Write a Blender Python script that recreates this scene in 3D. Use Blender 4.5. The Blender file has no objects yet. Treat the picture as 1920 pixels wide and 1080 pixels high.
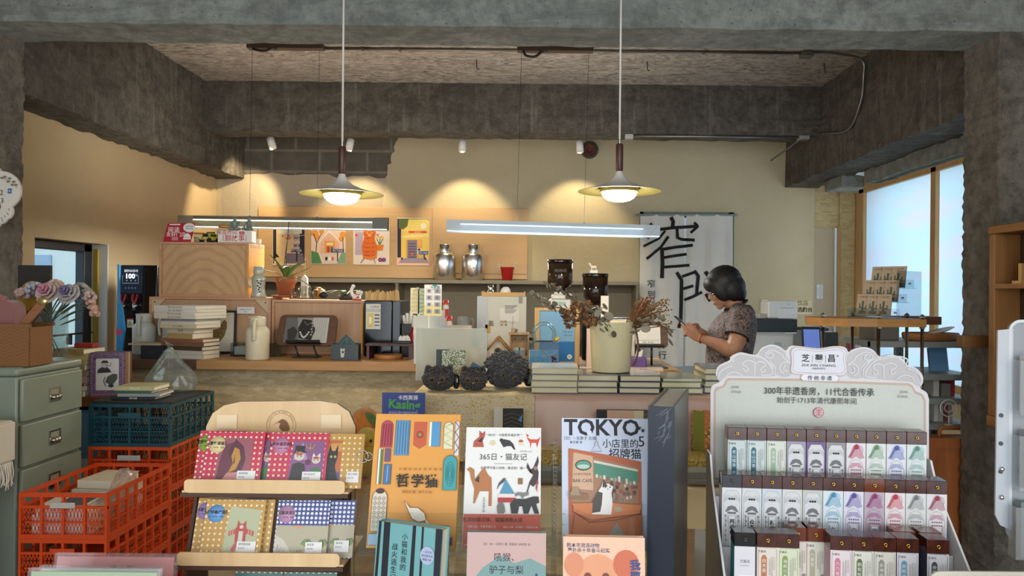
import bpy,bmesh,math,random
from mathutils import Matrix,Vector,Euler
random.seed(7)
PI=math.pi
C=bpy.context.scene.collection
sc=bpy.context.scene
# ---------------------------------------------------------------- camera
F,CX,CY,ZC,ROLL=1400.0,1000.0,545.0,1.42,math.radians(0.55)
cr,sr=math.cos(ROLL),math.sin(ROLL)
cam=bpy.data.cameras.new('camera');camo=bpy.data.objects.new('camera',cam);C.objects.link(camo)
cam.sensor_fit='HORIZONTAL';cam.sensor_width=36.0;cam.lens=36.0*F/1920
cam.shift_x=-(CX-960)/1920;cam.shift_y=(CY-540)/1920
cam.clip_start=0.05;cam.clip_end=200
m=Matrix.Identity(4)
m.col[0]=(cr,0,sr,0);m.col[1]=(-sr,0,cr,0);m.col[2]=(0,-1,0,0);m.col[3]=(0,0,ZC,1)
camo.matrix_world=m
sc.camera=camo
# ---------------------------------------------------------------- exposure, world, large lights
vs=sc.view_settings
sc.display_settings.display_device='sRGB'
vs.view_transform='Standard';vs.look='None';vs.exposure=0.86;vs.gamma=1.0;vs.use_curve_mapping=False
sc.cycles.max_bounces=8;sc.cycles.transparent_max_bounces=24;sc.cycles.diffuse_bounces=4
sc.cycles.caustics_reflective=False;sc.cycles.caustics_refractive=False
sc.cycles.sample_clamp_indirect=4.0
sc.cycles.use_denoising=True
w=bpy.data.worlds.new('sky');sc.world=w;w.use_nodes=True
w.node_tree.nodes['Background'].inputs[0].default_value=(0.80,0.90,1.0,1)
w.node_tree.nodes['Background'].inputs[1].default_value=.95
def area(name,loc,direction,sx,sy,power,col,spread=180):
 l=bpy.data.lights.new(name,'AREA');l.shape='RECTANGLE';l.size=sx;l.size_y=sy;l.energy=power;l.color=col
 l.spread=math.radians(spread)
 o=bpy.data.objects.new(name,l);C.objects.link(o);o.location=loc
 o.rotation_euler=Vector(direction).to_track_quat('-Z','Y').to_euler()
 o['kind']='helper'
 return o
area('assumed_front_daylight',(0.4,-1.9,1.7),(-0.03,1,-0.05),5.0,2.4,62,(0.93,0.97,1.0))  # area lamp added behind the camera for assumed daylight; no shopfront is built
area('side_window_daylight',(3.25,5.15,1.6),(-1,-0.05,-0.08),1.5,1.7,13,(0.88,0.94,1.0))
area('lane_fill_light',(-4.4,6.3,4.2),(-0.62,0.62,-0.5),3.0,2.0,95,(0.93,0.97,1.0))  # area lamp added above the lane to brighten the building outside
def spot(name,loc,target,power,col,deg,blend=0.4,r=0.02):
 l=bpy.data.lights.new(name,'SPOT');l.energy=power;l.color=col;l.spot_size=math.radians(deg);l.spot_blend=blend;l.shadow_soft_size=r
 o=bpy.data.objects.new(name,l);C.objects.link(o);o.location=loc
 o.rotation_euler=(Vector(target)-Vector(loc)).to_track_quat('-Z','Y').to_euler();o['kind']='helper'
 return o
def point(name,loc,power,col,r=0.03,parent=None):
 l=bpy.data.lights.new(name,'POINT');l.energy=power;l.color=col;l.shadow_soft_size=r
 o=bpy.data.objects.new(name,l);C.objects.link(o);o.location=loc;o['kind']='helper'
 if parent:o.parent=parent
 return o
 # ---------------------------------------------------------------- photo pixel -> point in the room
def at(px,py,Y):
 u,v=px-CX,CY-py
 return Vector(((u*cr-v*sr)/F*Y,Y,ZC+(v*cr+u*sr)/F*Y))
def atz(px,py,z):
 u,v=px-CX,CY-py
 return at(px,py,(z-ZC)*F/(v*cr+u*sr))
def S(px,Y):return px*Y/F
# ---------------------------------------------------------------- materials
def lin(h):
 h=h.lstrip('#');r=[int(h[i:i+2],16)/255 for i in(0,2,4)]
 return tuple((c/12.92 if c<=.04045 else((c+.055)/1.055)**2.4)for c in r)+(1,)
_mc={}
class NT:
 def __init__(s,name):
  s.m=bpy.data.materials.new(name);s.m.use_nodes=True;s.t=s.m.node_tree;s.n=s.t.nodes
  s.b=s.n['Principled BSDF'];s.out=s.n['Material Output']
 def new(s,t,**k):
  x=s.n.new(t)
  for a,v in k.items():
   if a.startswith('i_'):x.inputs[a[2:]].default_value=v
   elif a.startswith('n_'):x.inputs[int(a[2:])].default_value=v
   else:setattr(x,a,v)
  return x
 def l(s,a,b):s.t.links.new(a,b)
 def coord(s,scale=(1,1,1),rot=(0,0,0),loc=(0,0,0)):
  tc=s.new('ShaderNodeTexCoord');mp=s.new('ShaderNodeMapping')
  mp.inputs['Scale'].default_value=scale;mp.inputs['Rotation'].default_value=rot;mp.inputs['Location'].default_value=loc
  s.l(tc.outputs['Object'],mp.inputs[0]);return mp.outputs[0]
 def noise(s,co,scale,detail=6,rough=.6,dist=0):
  x=s.new('ShaderNodeTexNoise');x.inputs['Scale'].default_value=scale;x.inputs['Detail'].default_value=detail
  x.inputs['Roughness'].default_value=rough;x.inputs['Distortion'].default_value=dist;s.l(co,x.inputs['Vector']);return x.outputs['Fac']
 def ramp(s,fac,stops):
  x=s.new('ShaderNodeValToRGB');e=x.color_ramp.elements
  while len(e)<len(stops):e.new(0.5)
  for i,(p,c)in enumerate(stops):e[i].position=p;e[i].color=lin(c)if isinstance(c,str)else(c,c,c,1)
  s.l(fac,x.inputs[0]);return x.outputs[0]
 def mix(s,fac,a,b,mode='MIX'):
  x=s.new('ShaderNodeMix',data_type='RGBA',blend_type=mode)
  for v,i in((fac,0),(a,6),(b,7)):
   if isinstance(v,(int,float)):x.inputs[i].default_value=v
   elif isinstance(v,str):x.inputs[i].default_value=lin(v)
   else:s.l(v,x.inputs[i])
  return x.outputs[2]
 def math(s,op,a,b=None):
  x=s.new('ShaderNodeMath',operation=op)
  for v,i in((a,0),(b,1)):
   if v is None:continue
   if isinstance(v,(int,float)):x.inputs[i].default_value=v
   else:s.l(v,x.inputs[i])
  return x.outputs[0]
 def bump(s,h,st=.3,d=.01):
  x=s.new('ShaderNodeBump');x.inputs['Strength'].default_value=st;x.inputs['Distance'].default_value=d
  s.l(h,x.inputs['Height']);s.l(x.outputs[0],s.b.inputs['Normal'])
 def col(s,c):s.l(c,s.b.inputs['Base Color'])
 def rough(s,r):s.b.inputs['Roughness'].default_value=r
def M(h,r=.55,metal=0,emit=0,coat=0,sheen=0):
 k=(h,r,metal,emit,coat,sheen)
 if k in _mc:return _mc[k]
 t=NT('paint_'+h.lstrip('#'))
 c=lin(h);t.b.inputs['Roughness'].default_value=r;t.b.inputs['Metallic'].default_value=metal
 co=t.coord();n=t.noise(co,14,3)
 d=tuple(x*.90 for x in c[:3])+(1,)
 x=t.new('ShaderNodeMix',data_type='RGBA');x.inputs[6].default_value=d;x.inputs[7].default_value=c
 t.l(n,x.inputs[0]);t.col(x.outputs[2])
 if coat:t.b.inputs['Coat Weight'].default_value=coat;t.b.inputs['Coat Roughness'].default_value=.08
 if sheen:t.b.inputs['Sheen Weight'].default_value=sheen
 if emit:t.b.inputs['Emission Color'].default_value=c;t.b.inputs['Emission Strength'].default_value=emit
 _mc[k]=t.m;return t.m
def clear(h='ffffff',gloss=.12,tint=1.0,rough=.03,haze=0,hz='ffffff'):
 k=('clear',h,gloss,tint,rough,haze,hz)
 if k in _mc:return _mc[k]
 t=NT('clear_plastic');tr=t.new('ShaderNodeBsdfTransparent');tr.inputs[0].default_value=lin(h)
 g=t.new('ShaderNodeBsdfGlossy');g.inputs['Roughness'].default_value=rough
 lw=t.new('ShaderNodeFresnel');gg=t.new('ShaderNodeNewGeometry');t.l(t.math('SUBTRACT',1.45,t.math('MULTIPLY',gg.outputs['Backfacing'],.76)),lw.inputs[0])
 f=t.math('MULTIPLY',lw.outputs[0],.5+gloss*2.2)
 mx=t.new('ShaderNodeMixShader');t.l(f,mx.inputs[0]);t.l(tr.outputs[0],mx.inputs[1]);t.l(g.outputs[0],mx.inputs[2])
 o=mx.outputs[0]
 if haze:
  d=t.new('ShaderNodeBsdfDiffuse');d.inputs[0].default_value=lin(hz);m2=t.new('ShaderNodeMixShader');m2.inputs[0].default_value=haze
  t.l(o,m2.inputs[1]);t.l(d.outputs[0],m2.inputs[2]);o=m2.outputs[0]
 t.l(o,t.out.inputs[0]);_mc[k]=t.m;return t.m
def glow(h,s):
 k=('glow',h,s)
 if k not in _mc:
  t=NT('lamp_glow');t.b.inputs['Base Color'].default_value=lin(h);t.b.inputs['Emission Color'].default_value=lin(h);t.b.inputs['Emission Strength'].default_value=s;_mc[k]=t.m
 return _mc[k]
def concrete(a,b,cdark,streak=True,bs=.35,pits=True,name='concrete',warp=1.0):
 t=NT(name);co=t.coord()
 n1=t.noise(co,1.6*warp,8,.65,.4);c=t.ramp(n1,[(.3,a),(.7,b)])
 n2=t.noise(co,14,8,.7);c=t.mix(t.ramp(n2,[(.36,.85),(.62,0.0)]),c,cdark);n6=t.noise(co,5,8,.75,1.0);c=t.mix(t.ramp(n6,[(.54,0.0),(.68,.55)]),c,b)
 if streak:
  cs=t.coord((9,9,.7));n3=t.noise(cs,2.2,5,.65)
  c=t.mix(t.math('MULTIPLY',t.ramp(n3,[(.56,0.0),(.72,.8)]),n1),c,'aaa79d')
  n5=t.noise(t.coord((.35,.35,1)),3.4,7,.75,2.0);c=t.mix(t.ramp(n5,[(.50,0.0),(.62,.65)]),c,cdark)
 if pits:
  v=t.new('ShaderNodeTexVoronoi');v.inputs['Scale'].default_value=22;t.l(co,v.inputs['Vector'])
  c=t.mix(t.ramp(v.outputs['Distance'],[(.06,.7),(.12,0.0)]),c,'45413b')
 t.col(c);t.rough(.9)
 n4=t.noise(co,34,8,.75);t.bump(t.math('ADD',n4,t.math('MULTIPLY',n2,1.5)),bs,.03)
 return t.m
def plaster(h,h2,name='plaster',bs=.2):
 t=NT(name);co=t.coord();n=t.noise(co,1.1,6,.6,.3)
 c=t.mix(t.ramp(n,[(.35,0.0),(.7,1.0)]),h,h2)
 n2=t.noise(co,9,7,.7,1.2);c=t.mix(t.ramp(n2,[(.62,0.0),(.72,.35)]),c,h2)
 t.col(c);t.rough(.85)
 v=t.new('ShaderNodeTexVoronoi',feature='SMOOTH_F1');v.inputs['Scale'].default_value=4.5;t.l(co,v.inputs['Vector'])
 t.bump(t.math('ADD',t.math('MULTIPLY',n2,1.0),t.math('MULTIPLY',v.outputs['Distance'],.5)),bs,.012);return t.m
def wood(a,b,axis='x',scale=1.0,r=.5,name='wood',ring=False):
 t=NT(name);st={'x':(1.2,14,14),'y':(14,1.2,14),'z':(14,14,1.2)}[axis]
 co=t.coord(tuple(x*scale for x in st));n=t.noise(co,2.0,6,.6,1.2)
 c=t.ramp(n,[(.25,a),(.75,b)])
 if ring:
  co2=t.coord((2.3,1,1.5),loc=(-.6,0,.25));wv=t.new('ShaderNodeTexWave',wave_type='RINGS',rings_direction='Y');wv.inputs['Scale'].default_value=3.2;wv.inputs['Distortion'].default_value=4.2
  wv.inputs['Detail'].default_value=3;wv.inputs['Detail Scale'].default_value=1.1;t.l(co2,wv.inputs['Vector'])
  c=t.mix(t.math('MULTIPLY',t.ramp(wv.outputs[0],[(.0,1.0),(.55,0.0)]),.28),c,ring)
 t.col(c);t.rough(r);t.bump(n,.08,.004);return t.m
def osb(name='osb_board',a='7d6b50',b='b7a27c',c3='8d7a5c',k=1.0):
 t=NT(name)
 prev=None
 for i,(rot,sc_)in enumerate([(.5,(9,9,30)),(-.7,(12,12,38)),(1.4,(10,10,34))]):
  v=t.new('ShaderNodeTexVoronoi');v.inputs['Scale'].default_value=1.0*k;v.inputs['Randomness'].default_value=1
  t.l(t.coord(sc_,(rot*.3,rot,rot)),v.inputs['Vector'])
  s=t.new('ShaderNodeSeparateColor');t.l(v.outputs['Color'],s.inputs[0])
  cc=t.ramp(s.outputs[0],[(.05,a),(.5,c3),(.95,b)])
  prev=cc if prev is None else t.mix(t.ramp(s.outputs[1],[(.5,0.0),(.55,1.0)]),prev,cc)
 n=t.noise(t.coord((1,1,2.4),(0,.5,0)),30,6,.7,1.5);prev=t.mix(t.ramp(n,[(.35,.75),(.6,.0)]),prev,a);prev=t.mix(.45,prev,c3)
 t.col(prev);t.rough(.7);t.bump(n,.1,.003);return t.m
def dots(bg,fg,sp=.0105,rr=.205,r=.4):
 t=NT('polka_dot_paper');tc=t.new('ShaderNodeTexCoord');s=t.new('ShaderNodeSeparateXYZ');t.l(tc.outputs['Object'],s.inputs[0])
 f=[]
 for ax in('X','Z'):
  q=t.math('MULTIPLY',s.outputs[ax],1/sp);q=t.math('FRACT',t.math('ADD',q,500.0));f.append(t.math('SUBTRACT',q,.5))
 d=t.math('ADD',t.math('MULTIPLY',f[0],f[0]),t.math('MULTIPLY',f[1],f[1]))
 t.col(t.mix(t.math('LESS_THAN',d,rr*rr),bg,fg));t.rough(r);return t.m
def scrib(bg,fg,sc_=60,th=.06,bg2=None,r=.6,name='printed_pattern'):
 """printed leafy / engraved pattern"""
 t=NT(name);co=t.coord();v=t.new('ShaderNodeTexVoronoi',feature='DISTANCE_TO_EDGE');v.inputs['Scale'].default_value=sc_
 n=t.new('ShaderNodeTexNoise');n.inputs['Scale'].default_value=sc_*.35;t.l(co,n.inputs['Vector'])
 t.l(t.mix(.035,co,n.outputs['Color']),v.inputs['Vector'])
 c=t.mix(t.ramp(v.outputs['Distance'],[(th,1.0),(th*1.6,0.0)]),bg,fg)
 if bg2:c=t.mix(t.ramp(t.noise(co,sc_*.25,2),[(.52,0.0),(.56,.8)]),c,bg2)
 t.col(c);t.rough(r);return t.m
def weave(a,b,sx_=26,sz=26,name='woven'):
 t=NT(name);tc=t.new('ShaderNodeTexCoord');s=t.new('ShaderNodeSeparateXYZ');t.l(tc.outputs['Object'],s.inputs[0])
 x=t.math('ADD',s.outputs['X'],s.outputs['Y'])
 tri=t.math('ABSOLUTE',t.math('SUBTRACT',t.math('FRACT',t.math('ADD',t.math('MULTIPLY',x,sx_),100.0)),.5))
 p=t.math('FRACT',t.math('ADD',t.math('ADD',t.math('MULTIPLY',s.outputs['Z'],sz*2.2),t.math('MULTIPLY',tri,2.0)),100.0))
 n=t.noise(t.coord(),40,3)
 c=t.ramp(t.math('ADD',t.math('MULTIPLY',p,.8),t.math('MULTIPLY',n,.3)),[(.12,a),(.3,b),(.95,b)])
 t.col(c);t.rough(.5);return t.m
def fur(a,b,sc_=70):
 t=NT('plush_fur');co=t.coord();n=t.noise(co,sc_,6,.7,1.5);n2=t.noise(co,18,4)
 t.col(t.ramp(t.math('ADD',t.math('MULTIPLY',n,.6),t.math('MULTIPLY',n2,.4)),[(.35,a),(.68,b)]));t.rough(1.0);t.b.inputs['Sheen Weight'].default_value=.4
 t.bump(n,.9,.01);return t.m
 # ---------------------------------------------------------------- mesh builder: one MB = one mesh object
_tc={}
def tmesh(s,bold):
 k=(s,bold)
 if k in _tc:return _tc[k]
 cu=bpy.data.curves.new('t','FONT');cu.body=s;cu.size=1;cu.resolution_u=2;cu.offset=bold
 o=bpy.data.objects.new('t',cu);C.objects.link(o)
 me=bpy.data.meshes.new_from_object(o.evaluated_get(bpy.context.evaluated_depsgraph_get()))
 vs_=[(v.co.x,v.co.y)for v in me.vertices];fs=[tuple(p.vertices)for p in me.polygons]
 bpy.data.objects.remove(o);bpy.data.curves.remove(cu);bpy.data.meshes.remove(me)
 xs=[v[0]for v in vs_]or[0];_tc[k]=(vs_,fs,min(xs),max(xs));return _tc[k]
class MB:
 def __init__(s,mat=None):s.bm=bmesh.new();s.mats=[];s.M=Matrix();s.y=0.0;s.lay=0;s.dm=mat
 def mi(s,mat):
  mat=mat or s.dm
  if mat not in s.mats:s.mats.append(mat)
  return s.mats.index(mat)
 def v(s,p):return s.bm.verts.new(s.M@Vector(p))
 def f(s,vv,i,sm=False):
  try:x=s.bm.faces.new(vv)
  except ValueError:return
  x.material_index=i;x.smooth=sm;return x
 def box(s,x0,x1,y0,y1,z0,z1,mat=None,bev=0,seg=2):
  mtx=s.M@Matrix.Translation(((x0+x1)/2,(y0+y1)/2,(z0+z1)/2))@Matrix.Diagonal((abs(x1-x0),abs(y1-y0),abs(z1-z0),1))
  r=bmesh.ops.create_cube(s.bm,size=1,matrix=mtx);i=s.mi(mat)
  fs=set(f for v in r['verts']for f in v.link_faces)
  for f in fs:f.material_index=i
  if bev:
   es=list(set(e for v in r['verts']for e in v.link_edges))
   q=bmesh.ops.bevel(s.bm,geom=es,offset=bev,segments=seg,affect='EDGES',profile=.5,clamp_overlap=True)
   for f in q['faces']:f.material_index=i;f.smooth=True
  return s
 def lathe(s,prof,mat=None,c=(0,0,0),n=24,sm=True,sx=1,sy=1):
  i=s.mi(mat);rings=[]
  for r,z in prof:
   if r<1e-6:rings.append([s.v((c[0],c[1],c[2]+z))])
   else:rings.append([s.v((c[0]+r*sx*math.cos(2*PI*k/n),c[1]+r*sy*math.sin(2*PI*k/n),c[2]+z))for k in range(n)])
  for a,b in zip(rings,rings[1:]):
   if len(a)==1 and len(b)==1:continue
   for k in range(n):
    k2=(k+1)%n
    if len(a)==1:s.f([a[0],b[k],b[k2]],i,sm)
    elif len(b)==1:s.f([a[k],a[k2],b[0]],i,sm)
    else:s.f([a[k],a[k2],b[k2],b[k]],i,sm)
  return s
 def cyl(s,p0,p1,r0,r1=None,mat=None,n=14,caps=True):return s.tube([p0,p1],[r0,r0 if r1 is None else r1],mat,n,caps=caps)
 def tube(s,pts,r,mat=None,n=8,caps=True,cyc=False,flat=1.0):
  i=s.mi(mat);pts=[Vector(p)for p in pts];N=len(pts)
  rs=r if isinstance(r,(list,tuple))else[r]*N
  rings=[];pn=None
  for k in range(N):
   if cyc:d=pts[(k+1)%N]-pts[k-1]
   else:d=pts[min(k+1,N-1)]-pts[max(k-1,0)]
   if d.length<1e-9:d=Vector((0,0,1))
   d.normalize()
   if pn is None:pn=d.orthogonal().normalized()if abs(d.z)>.99 else d.cross(Vector((0,0,1))).normalized()
   else:
    pn=pn-d*pn.dot(d);pn=pn.normalized()if pn.length>1e-6 else d.orthogonal().normalized()
   bn=d.cross(pn)
   rings.append([s.v(pts[k]+(pn*math.cos(2*PI*j/n)+bn*(math.sin(2*PI*j/n)*flat))*rs[k])for j in range(n)])
  for k in range(N if cyc else N-1):
   a,b=rings[k],rings[(k+1)%N]
   for j in range(n):s.f([a[j],a[(j+1)%n],b[(j+1)%n],b[j]],i,n>4)
  if caps and not cyc:s.f(rings[0][::-1],i);s.f(rings[-1],i)
  return s
 def ball(s,c,r,mat=None,n=16,k=10):
  if not isinstance(r,(tuple,list)):r=(r,r,r)
  prof=[(math.sin(PI*j/k),-math.cos(PI*j/k))for j in range(k+1)]
  M0=s.M;s.M=M0@Matrix.Translation(c)@Matrix.Diagonal((r[0],r[1],r[2],1));prof[0]=(0,-1);prof[-1]=(0,1)
  s.lathe(prof,mat,n=n);s.M=M0;return s
 def poly3(s,pts,mat=None):s.f([s.v(p)for p in pts],s.mi(mat));return s
 def prism(s,pts,y0,y1,mat=None,side=None):
  i=s.mi(mat);j=s.mi(side)if side else i
  a=[s.v((p[0],y0,p[1]))for p in pts];b=[s.v((p[0],y1,p[1]))for p in pts]
  s.f(a,i);s.f(b[::-1],i)
  for k in range(len(pts)):s.f([a[k],b[k],b[(k+1)%len(pts)],a[(k+1)%len(pts)]],j)
  return s
 def _y(s):s.lay+=1;return s.y-.00012*s.lay
 def rect(s,u0,v0,u1,v1,mat=None):y=s._y();s.f([s.v((u0,y,v0)),s.v((u1,y,v0)),s.v((u1,y,v1)),s.v((u0,y,v1))],s.mi(mat));return s
 def pl(s,pts,mat=None):
  y=s._y();f=s.f([s.v((a,y,b))for a,b in pts],s.mi(mat));return s
 def disc(s,u,v,r,mat=None,r2=None,n=20):
  return s.pl([(u+r*math.cos(2*PI*k/n),v+(r2 or r)*math.sin(2*PI*k/n))for k in range(n)],mat)
 def line(s,pts,w,mat=None,closed=False):
  i=s.mi(mat);y=s._y();P=[Vector(p)for p in pts]
  if closed:P.append(P[0])
  L,R=[],[]
  for k,p in enumerate(P):
   d=P[min(k+1,len(P)-1)]-P[max(k-1,0)]
   if closed and k in(0,len(P)-1):d=P[1]-P[-2]
   d=d.normalized()if d.length>1e-9 else Vector((1,0));q=Vector((-d.y,d.x))*w/2
   L.append(s.v((p.x+q.x,y,p.y+q.y)));R.append(s.v((p.x-q.x,y,p.y-q.y)))
  for k in range(len(P)-1):s.f([L[k],R[k],R[k+1],L[k+1]],i)
  return s
 def txt(s,t,u,v,h,mat=None,al='c',bold=0.0,sx=1.0,rot=0,y=None):
  vs_,fs,x0,x1=tmesh(t,bold);i=s.mi(mat);y=s._y()if y is None else y
  off={'c':-(x0+x1)/2,'l':-x0,'r':-x1}[al];ca,sa=math.cos(rot),math.sin(rot)
  vv=[]
  for a,b in vs_:
   a=(a+off)*h*sx;b=b*h;vv.append(s.v((u+a*ca-b*sa,y,v+a*sa+b*ca)))
  for f in fs:s.f([vv[k]for k in f],i)
  return s
 def vtxt(s,t,u,v,h,mat=None,bold=0.0,step=1.05):
  for k,ch in enumerate(t):s.txt(ch,u,v-k*h*step-h*.85,h,mat,'c',bold)
  return s
 def build(s,name,parent=None,loc=None,rot=None):
  bmesh.ops.recalc_face_normals(s.bm,faces=s.bm.faces[:])
  me=bpy.data.meshes.new(name);s.bm.to_mesh(me);s.bm.free()
  for x in s.mats:me.materials.append(x)
  o=bpy.data.objects.new(name,me);C.objects.link(o)
  if parent:o.parent=parent
  if loc is not None:o.location=loc
  if rot is not None:o.rotation_euler=rot if isinstance(rot,(tuple,list))else(0,0,rot)
  return o
 def top(s,name,label,cat,loc=(0,0,0),rot=0,group=None):
  o=s.build(name,None,loc,rot);return tag(o,label,cat,group)
 def struct(s,name,parent=None,loc=None):
  o=s.build(name,parent,loc)
  if not parent:o['kind']='structure'
  return o
def tag(o,label,cat,group=None):
 o['label']=label;o['category']=cat
 if group:o['group']=group
 return o
def thing(name,label,cat,loc=(0,0,0),rot=0,group=None):
 o=bpy.data.objects.new(name,None);C.objects.link(o);o.location=loc;o.empty_display_size=.05
 o.rotation_euler=rot if isinstance(rot,(tuple,list))else(0,0,rot)
 return tag(o,label,cat,group)
def dup(root,loc,rot=None,label=None,group=None):
 r=root.copy();C.objects.link(r);r.location=loc
 if rot is not None:r.rotation_euler=rot if isinstance(rot,(tuple,list))else(0,0,rot)
 if label:r['label']=label
 if group:r['group']=group
 for ch in[c for c in C.objects if c.parent==root]:
  c=ch.copy();C.objects.link(c);c.parent=r
  for g in[c2 for c2 in C.objects if c2.parent==ch]:
   d=g.copy();C.objects.link(d);d.parent=c
 return r
def arc(cx,cz,r,a0,a1,n=8,rz=None):return[(cx+r*math.cos(math.radians(a0+(a1-a0)*k/n)),cz+(rz or r)*math.sin(math.radians(a0+(a1-a0)*k/n)))for k in range(n+1)]
def rrect(x0,z0,x1,z1,r,n=4):return arc(x1-r,z1-r,r,0,90,n)+arc(x0+r,z1-r,r,90,180,n)+arc(x0+r,z0+r,r,180,270,n)+arc(x1-r,z0+r,r,270,360,n)
def bez(p,n=8):
 P=[Vector(q)for q in p];P=[P[0]*2-P[1]]+P+[P[-1]*2-P[-2]];o=[]
 for k in range(1,len(P)-2):
  a,b,c,d=P[k-1],P[k],P[k+1],P[k+2]
  for j in range(n):
   t=j/n;o.append(.5*((2*b)+(c-a)*t+(2*a-5*b+4*c-d)*t*t+(3*b-a-3*c+d)*t**3))
 o.append(P[-2]);return o
BLK=M('1b1b1c',.45);WHT=M('eceae4',.5);STEEL=M('b8babb',.25,1.0);CHROME=M('dfe1e2',.08,1.0);BRASS=M('c9a24a',.25,1.0)
PAGE=M('e9e1cb',.8);INK=M('26241f',.6)
ORD=['topmost','second from the top','third from the top','fourth from the top','fifth from the top','sixth from the top','seventh from the top','eighth from the top']
# ================================================================ the setting
XL,XR,YB,ZCEIL=-2.86,2.6,6.72,3.055
BZ=2.667
conc=concrete('989e9a','abb0ab','727773',bs=.6,name='board_marked_concrete')
conc2=concrete('666158','807a6f','49443c',name='beam_concrete',bs=.8)
conc3=concrete('888378','a8a296','605b53',streak=False,bs=.9,name='rough_column_concrete',warp=2)
sl=NT('scraped_slab');n=sl.noise(sl.coord((2.2,5.5,1)),2.6,9,.72,2.6);c=sl.ramp(n,[(.36,'685c4f'),(.47,'968b7f'),(.56,'bcb2a6'),(.75,'aca296')]);n2=sl.noise(sl.coord(),1.1,4);c=sl.mix(sl.ramp(n2,[(.45,0.0),(.7,.5)]),c,'8d8379')
sl.col(c);sl.rough(.9);sl.bump(n,.9,.02);slab=sl.m
cream=plaster('b5a98a','c3b899','cream_plaster',.5)
tanwall=plaster('bda883','c9b591','tan_plaster',.15)
def rough_edge(p,q,n,amp):
 p,q=Vector(p),Vector(q);d=q-p;nn=Vector((-d.y,d.x)).normalized()
 return[tuple(p+d*(k/n)+nn*random.uniform(-amp,amp))for k in range(n)]
def rough_poly(c,amp,n=10):
 o=[]
 for k in range(len(c)):o+=rough_edge(c[k],c[(k+1)%len(c)],n,amp)
 return o
def rbox(x0,x1,y0,y1,z0,z1,mat,name,cuts=24,amp=.008,seed=0):
 b=MB(mat);b.box(x0,x1,y0,y1,z0,z1)
 L=(x1-x0,y1-y0,z1-z0);ax=max(range(3),key=lambda k:L[k])
 es=[e for e in b.bm.edges if abs((e.verts[0].co-e.verts[1].co)[ax])>.5*L[ax]]
 bmesh.ops.subdivide_edges(b.bm,edges=es,cuts=cuts,use_grid_fill=True)
 rnd=random.Random(seed)
 for v in b.bm.verts:
  for k in range(3):
   if k!=ax:v.co[k]+=rnd.uniform(-amp,amp)
 return b.struct(name)
b=MB(M('8a867e',.6));b.box(-4,4,-2.3,8.6,-.1,0);b.struct('floor')
b=MB(slab);b.box(-3.4,3.2,-2.3,YB+.3,ZCEIL,ZCEIL+.12);b.struct('ceiling')
rbox(-3.3,3.2,3.53,3.81,BZ,ZCEIL-.002,conc,'beam_front',60,.004,1)
rbox(-2.61,2.255,5.9,6.16,BZ,ZCEIL-.002,conc2,'beam_rear',60,.005,2)
rbox(-2.86,-2.61,3.811,6.7,2.40,ZCEIL-.002,conc2,'beam_left',50,.008,3)
rbox(2.255,2.55,3.811,6.7,2.37,ZCEIL-.002,conc2,'beam_right',50,.008,4)
rbox(2.551,2.75,3.9,5.75,2.27,2.5,conc,'lintel_right',30,.006,5)
rbox(-3.2,-2.61,3.53,3.81,0,BZ-.003,conc3,'column_left',100,.005,6)
rbox(2.19,2.75,3.53,3.81,0,BZ-.003,conc3,'column_right',120,.006,7)
rbox(2.47,2.86,6.0,6.35,2.28,2.37,conc,'corbel',8,.006,8)
b=MB(cream)
dx0,dx1,dz1=at(1200,400,YB).x,at(1376,400,YB).x,at(1290,398,YB).z
b.box(-3.2,dx0,YB,YB+.2,0,3.2);b.box(dx0,dx1,YB,YB+.2,dz1,3.2)
b.box(dx1,at(1527,400,YB).x,YB,YB+.2,0,3.2)
wb=b.struct('wall_rear')
blk=NT('concrete_block');co=blk.coord(rot=(PI/2,0,0));br=blk.new('ShaderNodeTexBrick',offset=.5)
br.inputs['Scale'].default_value=1.0;br.inputs['Brick Width'].default_value=.43;br.inputs['Row Height'].default_value=.19;br.inputs['Mortar Size'].default_value=.012
br.inputs['Color1'].default_value=lin('57524a');br.inputs['Color2'].default_value=lin('635d53');br.inputs['Mortar'].default_value=lin('857d70')
blk.l(co,br.inputs['Vector']);blk.col(blk.mix(.35,br.outputs[0],blk.ramp(blk.noise(blk.coord(),9,7,.7),[(.3,'3f3b35'),(.7,'7d766a')])));blk.rough(.95);blk.bump(br.outputs['Fac'],-.4,.01)
def wp(l):return[(at(x,y,YB).x,at(x,y,YB).z)for x,y in l]
graypl=plaster('a89c86','b9ad97','grey_render',.5)
b=MB(graypl);b.y=YB-.001;b.pl(rough_poly(wp([(416,300),(728,300),(716,398),(416,420)]),.012,14));b.struct('grey_render_patch',wb)
b=MB(blk.m);b.y=YB-.003;b.pl(rough_poly(wp([(400,235),(756,235),(722,332),(450,326)]),.018,18));b.struct('bare_block_patch',wb)
wy0,wy1,wz0,wz1=4.28,5.02,.95,1.70
b=MB(tanwall)
b.box(XL-.2,XL,3.7,wy0,0,3.0);b.box(XL-.2,XL,wy1,YB+.1,0,3.0);b.box(XL-.2,XL,wy0,wy1,0,wz0);b.box(XL-.2,XL,wy0,wy1,wz1,3.0)
b.struct('wall_left')
b=MB(M('d9d5cc',.8));b.box(XL-.2,XL+.002,wy1-.012,wy1+.001,wz0,wz1);b.box(XL-.2,XL,wy0,wy1,wz0-.001,wz0+.012);b.struct('trim_1')
b=MB(M('b89a35',.9));b.box(XL-.085,XL-.055,wy1-.028,wy1-.012,wz0,wz1-.03);b.struct('trim_2')
t=bpy.data.objects.new('window_1',None);C.objects.link(t);t['kind']='structure'
b=MB(M('2a3038',.4));q=.055
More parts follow.
